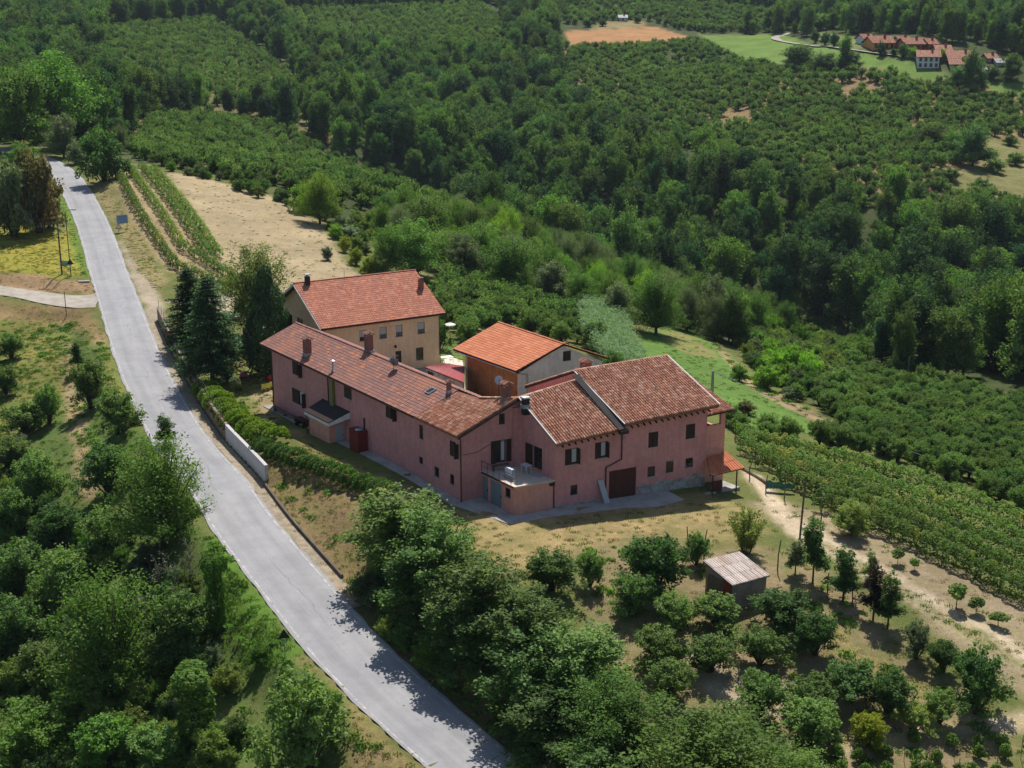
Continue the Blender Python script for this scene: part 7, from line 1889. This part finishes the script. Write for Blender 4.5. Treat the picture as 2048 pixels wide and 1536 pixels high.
def solo_mesh(kind, mat, v):
    """crown and trunk in one mesh, for trees too far off to show their trunks"""
    key = (kind, mat, v, "solo")
    if key not in PROTO:
        cm, tm = proto(kind, mat, v); (V, Fc), mb = PROTO[(kind, None, v)]
        me = bpy.data.meshes.new(kind); nv = len(V)
        fs = [list(map(int, f)) for f in Fc]; me.from_pydata(V.tolist() + mb.v, [], fs + [[i + nv for i in f] for f in mb.f])
        me.materials.append(LM[mat]); me.materials.append(M_BARK); me.polygons.foreach_set("material_index", np.array([0] * len(Fc) + [1] * len(mb.f), np.int32)); me.update(); PROTO[key] = me
    return PROTO[key]
def solo(name, me, loc, s, label, cat, group):
    o = bpy.data.objects.new(name, me); COL.objects.link(o); o.location = tuple(map(float, loc)); o.rotation_euler = (0, 0, rnd.uniform(0, 6.28)); o.scale = s if not np.isscalar(s) else (s, s, s)
    return tag(o, label, cat, group)
# hazels: the nearest become single trees, the rest one orchard
z = ground(HZ[:, :2]); P = np.column_stack([HZ[:, :2], z]); ux, uy, dd = to_px(P); sc = HZ[:, 2] * npr.uniform(.78, 1.18, len(HZ))
infr = (ux > -20) & (ux < 2068) & (uy > 0) & (uy < 1550)
order = np.argsort(np.where(infr, dd, 1e9)); N_SINGLE = 280
hz_src = []
for i in order[:N_SINGLE]:
    grp = "hazels on the slope right of the farmhouse" if ux[i] > 1300 else ("hazels behind the ochre house and barn" if ux[i] > 780 and dd[i] < 260 else "hazels on the left slope beyond the bare field")
    lab = {"hazels on the slope right of the farmhouse": "hazel bush in the dense orchard slope right of the farmhouse", "hazels behind the ochre house and barn": "hazel bush in the planting between the ochre house and the path",
           "hazels on the left slope beyond the bare field": "hazel bush in the orchard on the slope beyond the bare field"}[grp]
    kind = "hazel" if dd[i] < 230 else "farhazel"; H_ = sc[i]
    o = solo("hazel_tree", solo_mesh(kind, "hazel" if rnd.random() < .82 else "hazel_dark", rnd.randrange(3)), P[i], (H_ * .9, H_ * .9, H_ * .85), lab, "hazel", grp)
hz_src = [solo("hazel_tree", solo_mesh("farhazel", m_, v_), P[order[N_SINGLE + 3 + j]], .95, "hazel bush in the orchard on the slope beyond the bare field" if ux[order[N_SINGLE + 3 + j]] < 780 else "hazel bush in the far orchard", "hazel", None) for j, (m_, v_) in enumerate((("hazel", 0), ("hazel", 1), ("hazel_dark", 2)))]
for o in hz_src: o["group"] = "hazels at the head of the far orchard"; o["label"] = "hazel bush at the near edge of the far orchard"
rest = order[N_SINGLE + 6:]; gn_scatter("hazel_orchard", P[rest], hz_src, sc[rest], "rows of hazel bushes covering the far orchard slopes", "orchard")
# woods
frs = npr.uniform(.5, 1.15, len(FR)) * (.85 + .3 * vnoise(FR[:, :2], 30, 6)); inf = (FR[:, 4] > -20) & (FR[:, 4] < 2068) & (FR[:, 5] > 20)
BELT = (FR[:, 3] < 305) & (FR[:, 4] < 1640); order = np.argsort(np.where(inf, FR[:, 3], 1e9)); fsrc = []; NF = 290
for j, i in enumerate(order[:NF]):
    if BELT[i]:
        m_ = ("robinia", "robinia", "bright", "forest_light", "olive", "hazel")[rnd.randrange(6)]; s = rnd.uniform(.62, 1.05)
        solo("robinia_tree", solo_mesh("robinia", m_, rnd.randrange(3)), FR[i, :3], (s, s, s * rnd.uniform(.85, 1.1)), "bright leafy tree in the belt between the farm and the dark valley wood", "tree", "bright trees along the edge of the valley")
        continue
    me = solo_mesh(("forest", "forest", "tallwood")[rnd.randrange(3)], ("forest", "forest", "hazel_dark", "forest_light", "robinia", "forest")[rnd.randrange(6)], rnd.randrange(3)); s = frs[i]
    grp = "trees of the wooded valley"
    o = solo("woodland_tree", me, FR[i, :3], (s * rnd.uniform(.85, 1.1), s * rnd.uniform(.85, 1.1), s * rnd.uniform(.85, 1.15)), "leafy tree in the dense dark wood filling the valley", "tree", grp)
have = {}
for o in [o for o in COL.objects if o.name.startswith("woodland_tree")]: have.setdefault(o.data.name, o)
fsrc = list(have.values())[:26]
rest = order[NF:]; gn_scatter("woodland", FR[rest, :3], fsrc, frs[rest], "dense mixed woodland covering the far hillsides", "woodland")

# ------------------------------------------------------------------ shrubs, weeds and grass
def in_zone(names, dens, excl=(), seed=3):
    out = []
    g = np.random.default_rng(seed)
    for nme, d in zip(names, dens):
        Pz = ZONES[nme] if isinstance(nme, str) else nme; lo, hi = Pz.min(0), Pz.max(0); lo = np.maximum(lo, (-140, 55)); hi = np.minimum(hi, (140, 330)); n = int((hi - lo).prod() * d)
        q = lo + (hi - lo) * g.random((n, 2)); q = q[sdist(q, Pz) > 0]
        nz = vnoise(q, 2.2, 17) ; q = q[nz + .35 * g.random(len(q)) > .42]; out.append(q)
    q = np.concatenate(out)
    Dd, _ = seg_query(q, axis); q = q[Dd > 3.3]
    ab_ = np.linalg.solve(np.array([FA, FB]).T, (q - FO).T).T
    inh = ((ab_[:, 0] > -36.5) & (ab_[:, 0] < 1.2) & (ab_[:, 1] > -1.2) & (ab_[:, 1] < 8)) | ((ab_[:, 0] > -9) & (ab_[:, 0] < 7.3) & (ab_[:, 1] > .5) & (ab_[:, 1] < 23.5)) | ((ab_[:, 0] > -33.5) & (ab_[:, 0] < -21) & (ab_[:, 1] > 19) & (ab_[:, 1] < 31))
    q = q[~inh]
    pz = np.column_stack([q, ground(q) + .0]); ux, uy, dd = to_px(pz); k = (ux > -60) & (ux < 2110) & (uy > 0) & (uy < 1620)
    return pz[k]
def tuft(name, mat, seed, n=30, h=.15, loc=None, lab=None, cat="grass", spread=.26, wd=.07):
    g = np.random.default_rng(seed); a = g.uniform(0, 6.28, n); r = spread * g.random(n) ** .5; L_ = h * g.uniform(.6, 1.2, n)
    T = np.column_stack([np.cos(a) * .5, np.sin(a) * .5, np.ones(n)]); C = np.column_stack([np.cos(a) * r * 1.3, np.sin(a) * r * 1.3, L_ * .42]); Nn = np.column_stack([np.cos(a), np.sin(a), np.full(n, .5)]) + g.normal(size=(n, 3)) * .4
    V, Fc = leaf_quads(C, Nn, L_, wd / h * .9, T, g); me = mesh_from(name, V, Fc, LM[mat]); o = bpy.data.objects.new(name, me); COL.objects.link(o); o.location = loc; return tag(o, lab, cat)
q = hit(640, 1085); s1 = tuft("grass_tuft", "grass", 1, loc=q, lab="green grass tuft on the brown bank above the road")
q = hit(980, 1110); s2 = tuft("grass_tuft", "straw", 2, loc=q, lab="dry straw-coloured tuft on the sunny yard corner")
q = hit(465, 1150); s3 = tuft("weed", "robinia", 3, 46, .26, q, "leafy weed on the green verge left of the road", "weed", .36, .16)
Pg = in_zone(["left_slope", "verge_left", "verge_low", "verge_mid", "left_grass", "lawn", "meadow_back", "bank", "yard", "garden", "right_green", "verge_sign", "left_meadow", "tree_lawn", "green_behind_barn", "garden_strip", "right_plot", "ploughed"],
             [1.4, 2.6, 3.6, 2.0, 1.4, 1.8, .5, 1.0, .6, .6, 1.8, 1.4, 1.0, .9, 1.4, 1.4, .4, .22])
gn_scatter("meadow_grass", Pg, [s1], npr.uniform(.5, 1.15, len(Pg)), "short green grass in tufts over banks, lawn and meadow", "grass")
Ps = in_zone(["yard", "bank", "verge_dry", "left_grass", "left_meadow", "vineyard_left", "garden", "right_plot", "side_bank", "side_bank_low", "verge_sign", "lawn_pale", "garden_strip", "left_track"],
             [.7, 2.2, 2.0, 1.1, 1.4, .3, .6, .4, 1.2, 1.0, .7, .5, 1.2, .6], seed=9)
gn_scatter("dry_grass", Ps, [s2], npr.uniform(.45, 1.0, len(Ps)), "dry straw-coloured grass in tufts over yard, banks and fields", "grass")
Pw = in_zone(["left_slope", "verge_low", "bank_low", "garden", "bank", "hazel_floor", "meadow_path"], [.3, 1.8, 1.4, .25, .2, .5, .4], seed=21)
gn_scatter("weeds", Pw, [s3], npr.uniform(.5, 1.5, len(Pw)), "leafy weeds growing along the verges and under the trees", "weeds")
# wild shrubs: thickets along the valley edge and under the near trees
bsrc = []
for j, (m_, px_, py_, lab) in enumerate((("robinia", 520, 1330, "low bright bush on the grass left of the road, above the big bottom-edge hazel"), ("hazel_dark", 760, 1180, "low dark bush at the foot of the bank by the road"), ("willow", 1590, 715, "yellow-green bush on the scrubby slope beyond the meadow path"), ("olive", 1570, 690, "grey-green bush on the scrubby slope beyond the meadow path"))):
    o = solo("shrub", solo_mesh("bush", m_, j % 3), hit(px_, py_), .6, lab, "shrub", None); bsrc.append(o)
for px_, py_ in [(x + rnd.uniform(-14, 14), y + rnd.uniform(-9, 9)) for y in range(650, 800, 24) for x in range(1470, 1760, 30)]:
    h_ = hit(px_, py_)
    if sdist(h_[None, :2], OR["shrub_slope"])[0] < 0 or sdist(h_[None, :2], ZONES["meadow_back"])[0] > -2: continue
    m_ = ("robinia", "bright", "willow", "olive", "hazel", "bright")[rnd.randrange(6)]; s = rnd.uniform(.75, 1.5)
    solo("shrub", solo_mesh("bush", m_, rnd.randrange(3)), h_, (s, s, s * rnd.uniform(.8, 1.3)), "wild shrub on the scrubby slope between the meadow path and the valley wood", "shrub", "wild shrubs on the slope beyond the meadow path")
edge = wpoly([(700,440),(760,445),(900,480),(1060,560),(1300,590),(1480,640),(1620,630),(1760,690),(1700,760),(1640,740),(1690,800),(1600,800),(1540,740),(1460,665),(1390,640),(1250,610),(1180,630),(1060,600),(930,520),(800,480),(740,480)])
under = wpoly([(330,1180),(395,1170),(455,1330),(490,1560),(-60,1620),(-60,900),(30,900),(120,1020),(240,1040)])
vedge = wpoly([(330,330),(600,380),(700,450),(760,520),(700,500),(640,440),(440,370),(340,345)])
Pb = in_zone([edge, under, "bank_low", vedge, OR["shrub_slope"]], [.22, .42, .36, .14, .22], seed=31)
uxb, uyb, ddb = to_px(Pb)
Pb = Pb[~((uxb > 870) & (uxb < 1180) & (uyb > 545) & (uyb < 600))]
gn_scatter("undergrowth", Pb, bsrc, npr.uniform(.35, .95, len(Pb)), "mixed scrub and brambles under the trees and along the valley edge", "scrub")

# ------------------------------------------------------------------ haze in the valley air
zlo, zhi = float(GZ.min()) - 1.5, max(float(GZ.max()) + 24, CAM_H + 8)
mb = MB(); mb.abox(gx[0] - 3, gy[0] - 3, zlo, gx[-1] + 3, gy[-1] + 3, zhi)
m_haze, N, L = newmat("haze_air"); o_ = N.new("ShaderNodeOutputMaterial"); v_ = N.new("ShaderNodeVolumePrincipled")
v_.inputs["Color"].default_value = (.72, .84, 1, 1); v_.inputs["Density"].default_value = .00006; v_.inputs["Anisotropy"].default_value = .2
L.new(v_.outputs[0], o_.inputs["Volume"]); o = mb.build("haze", m_haze); tag(o, kind="stuff")
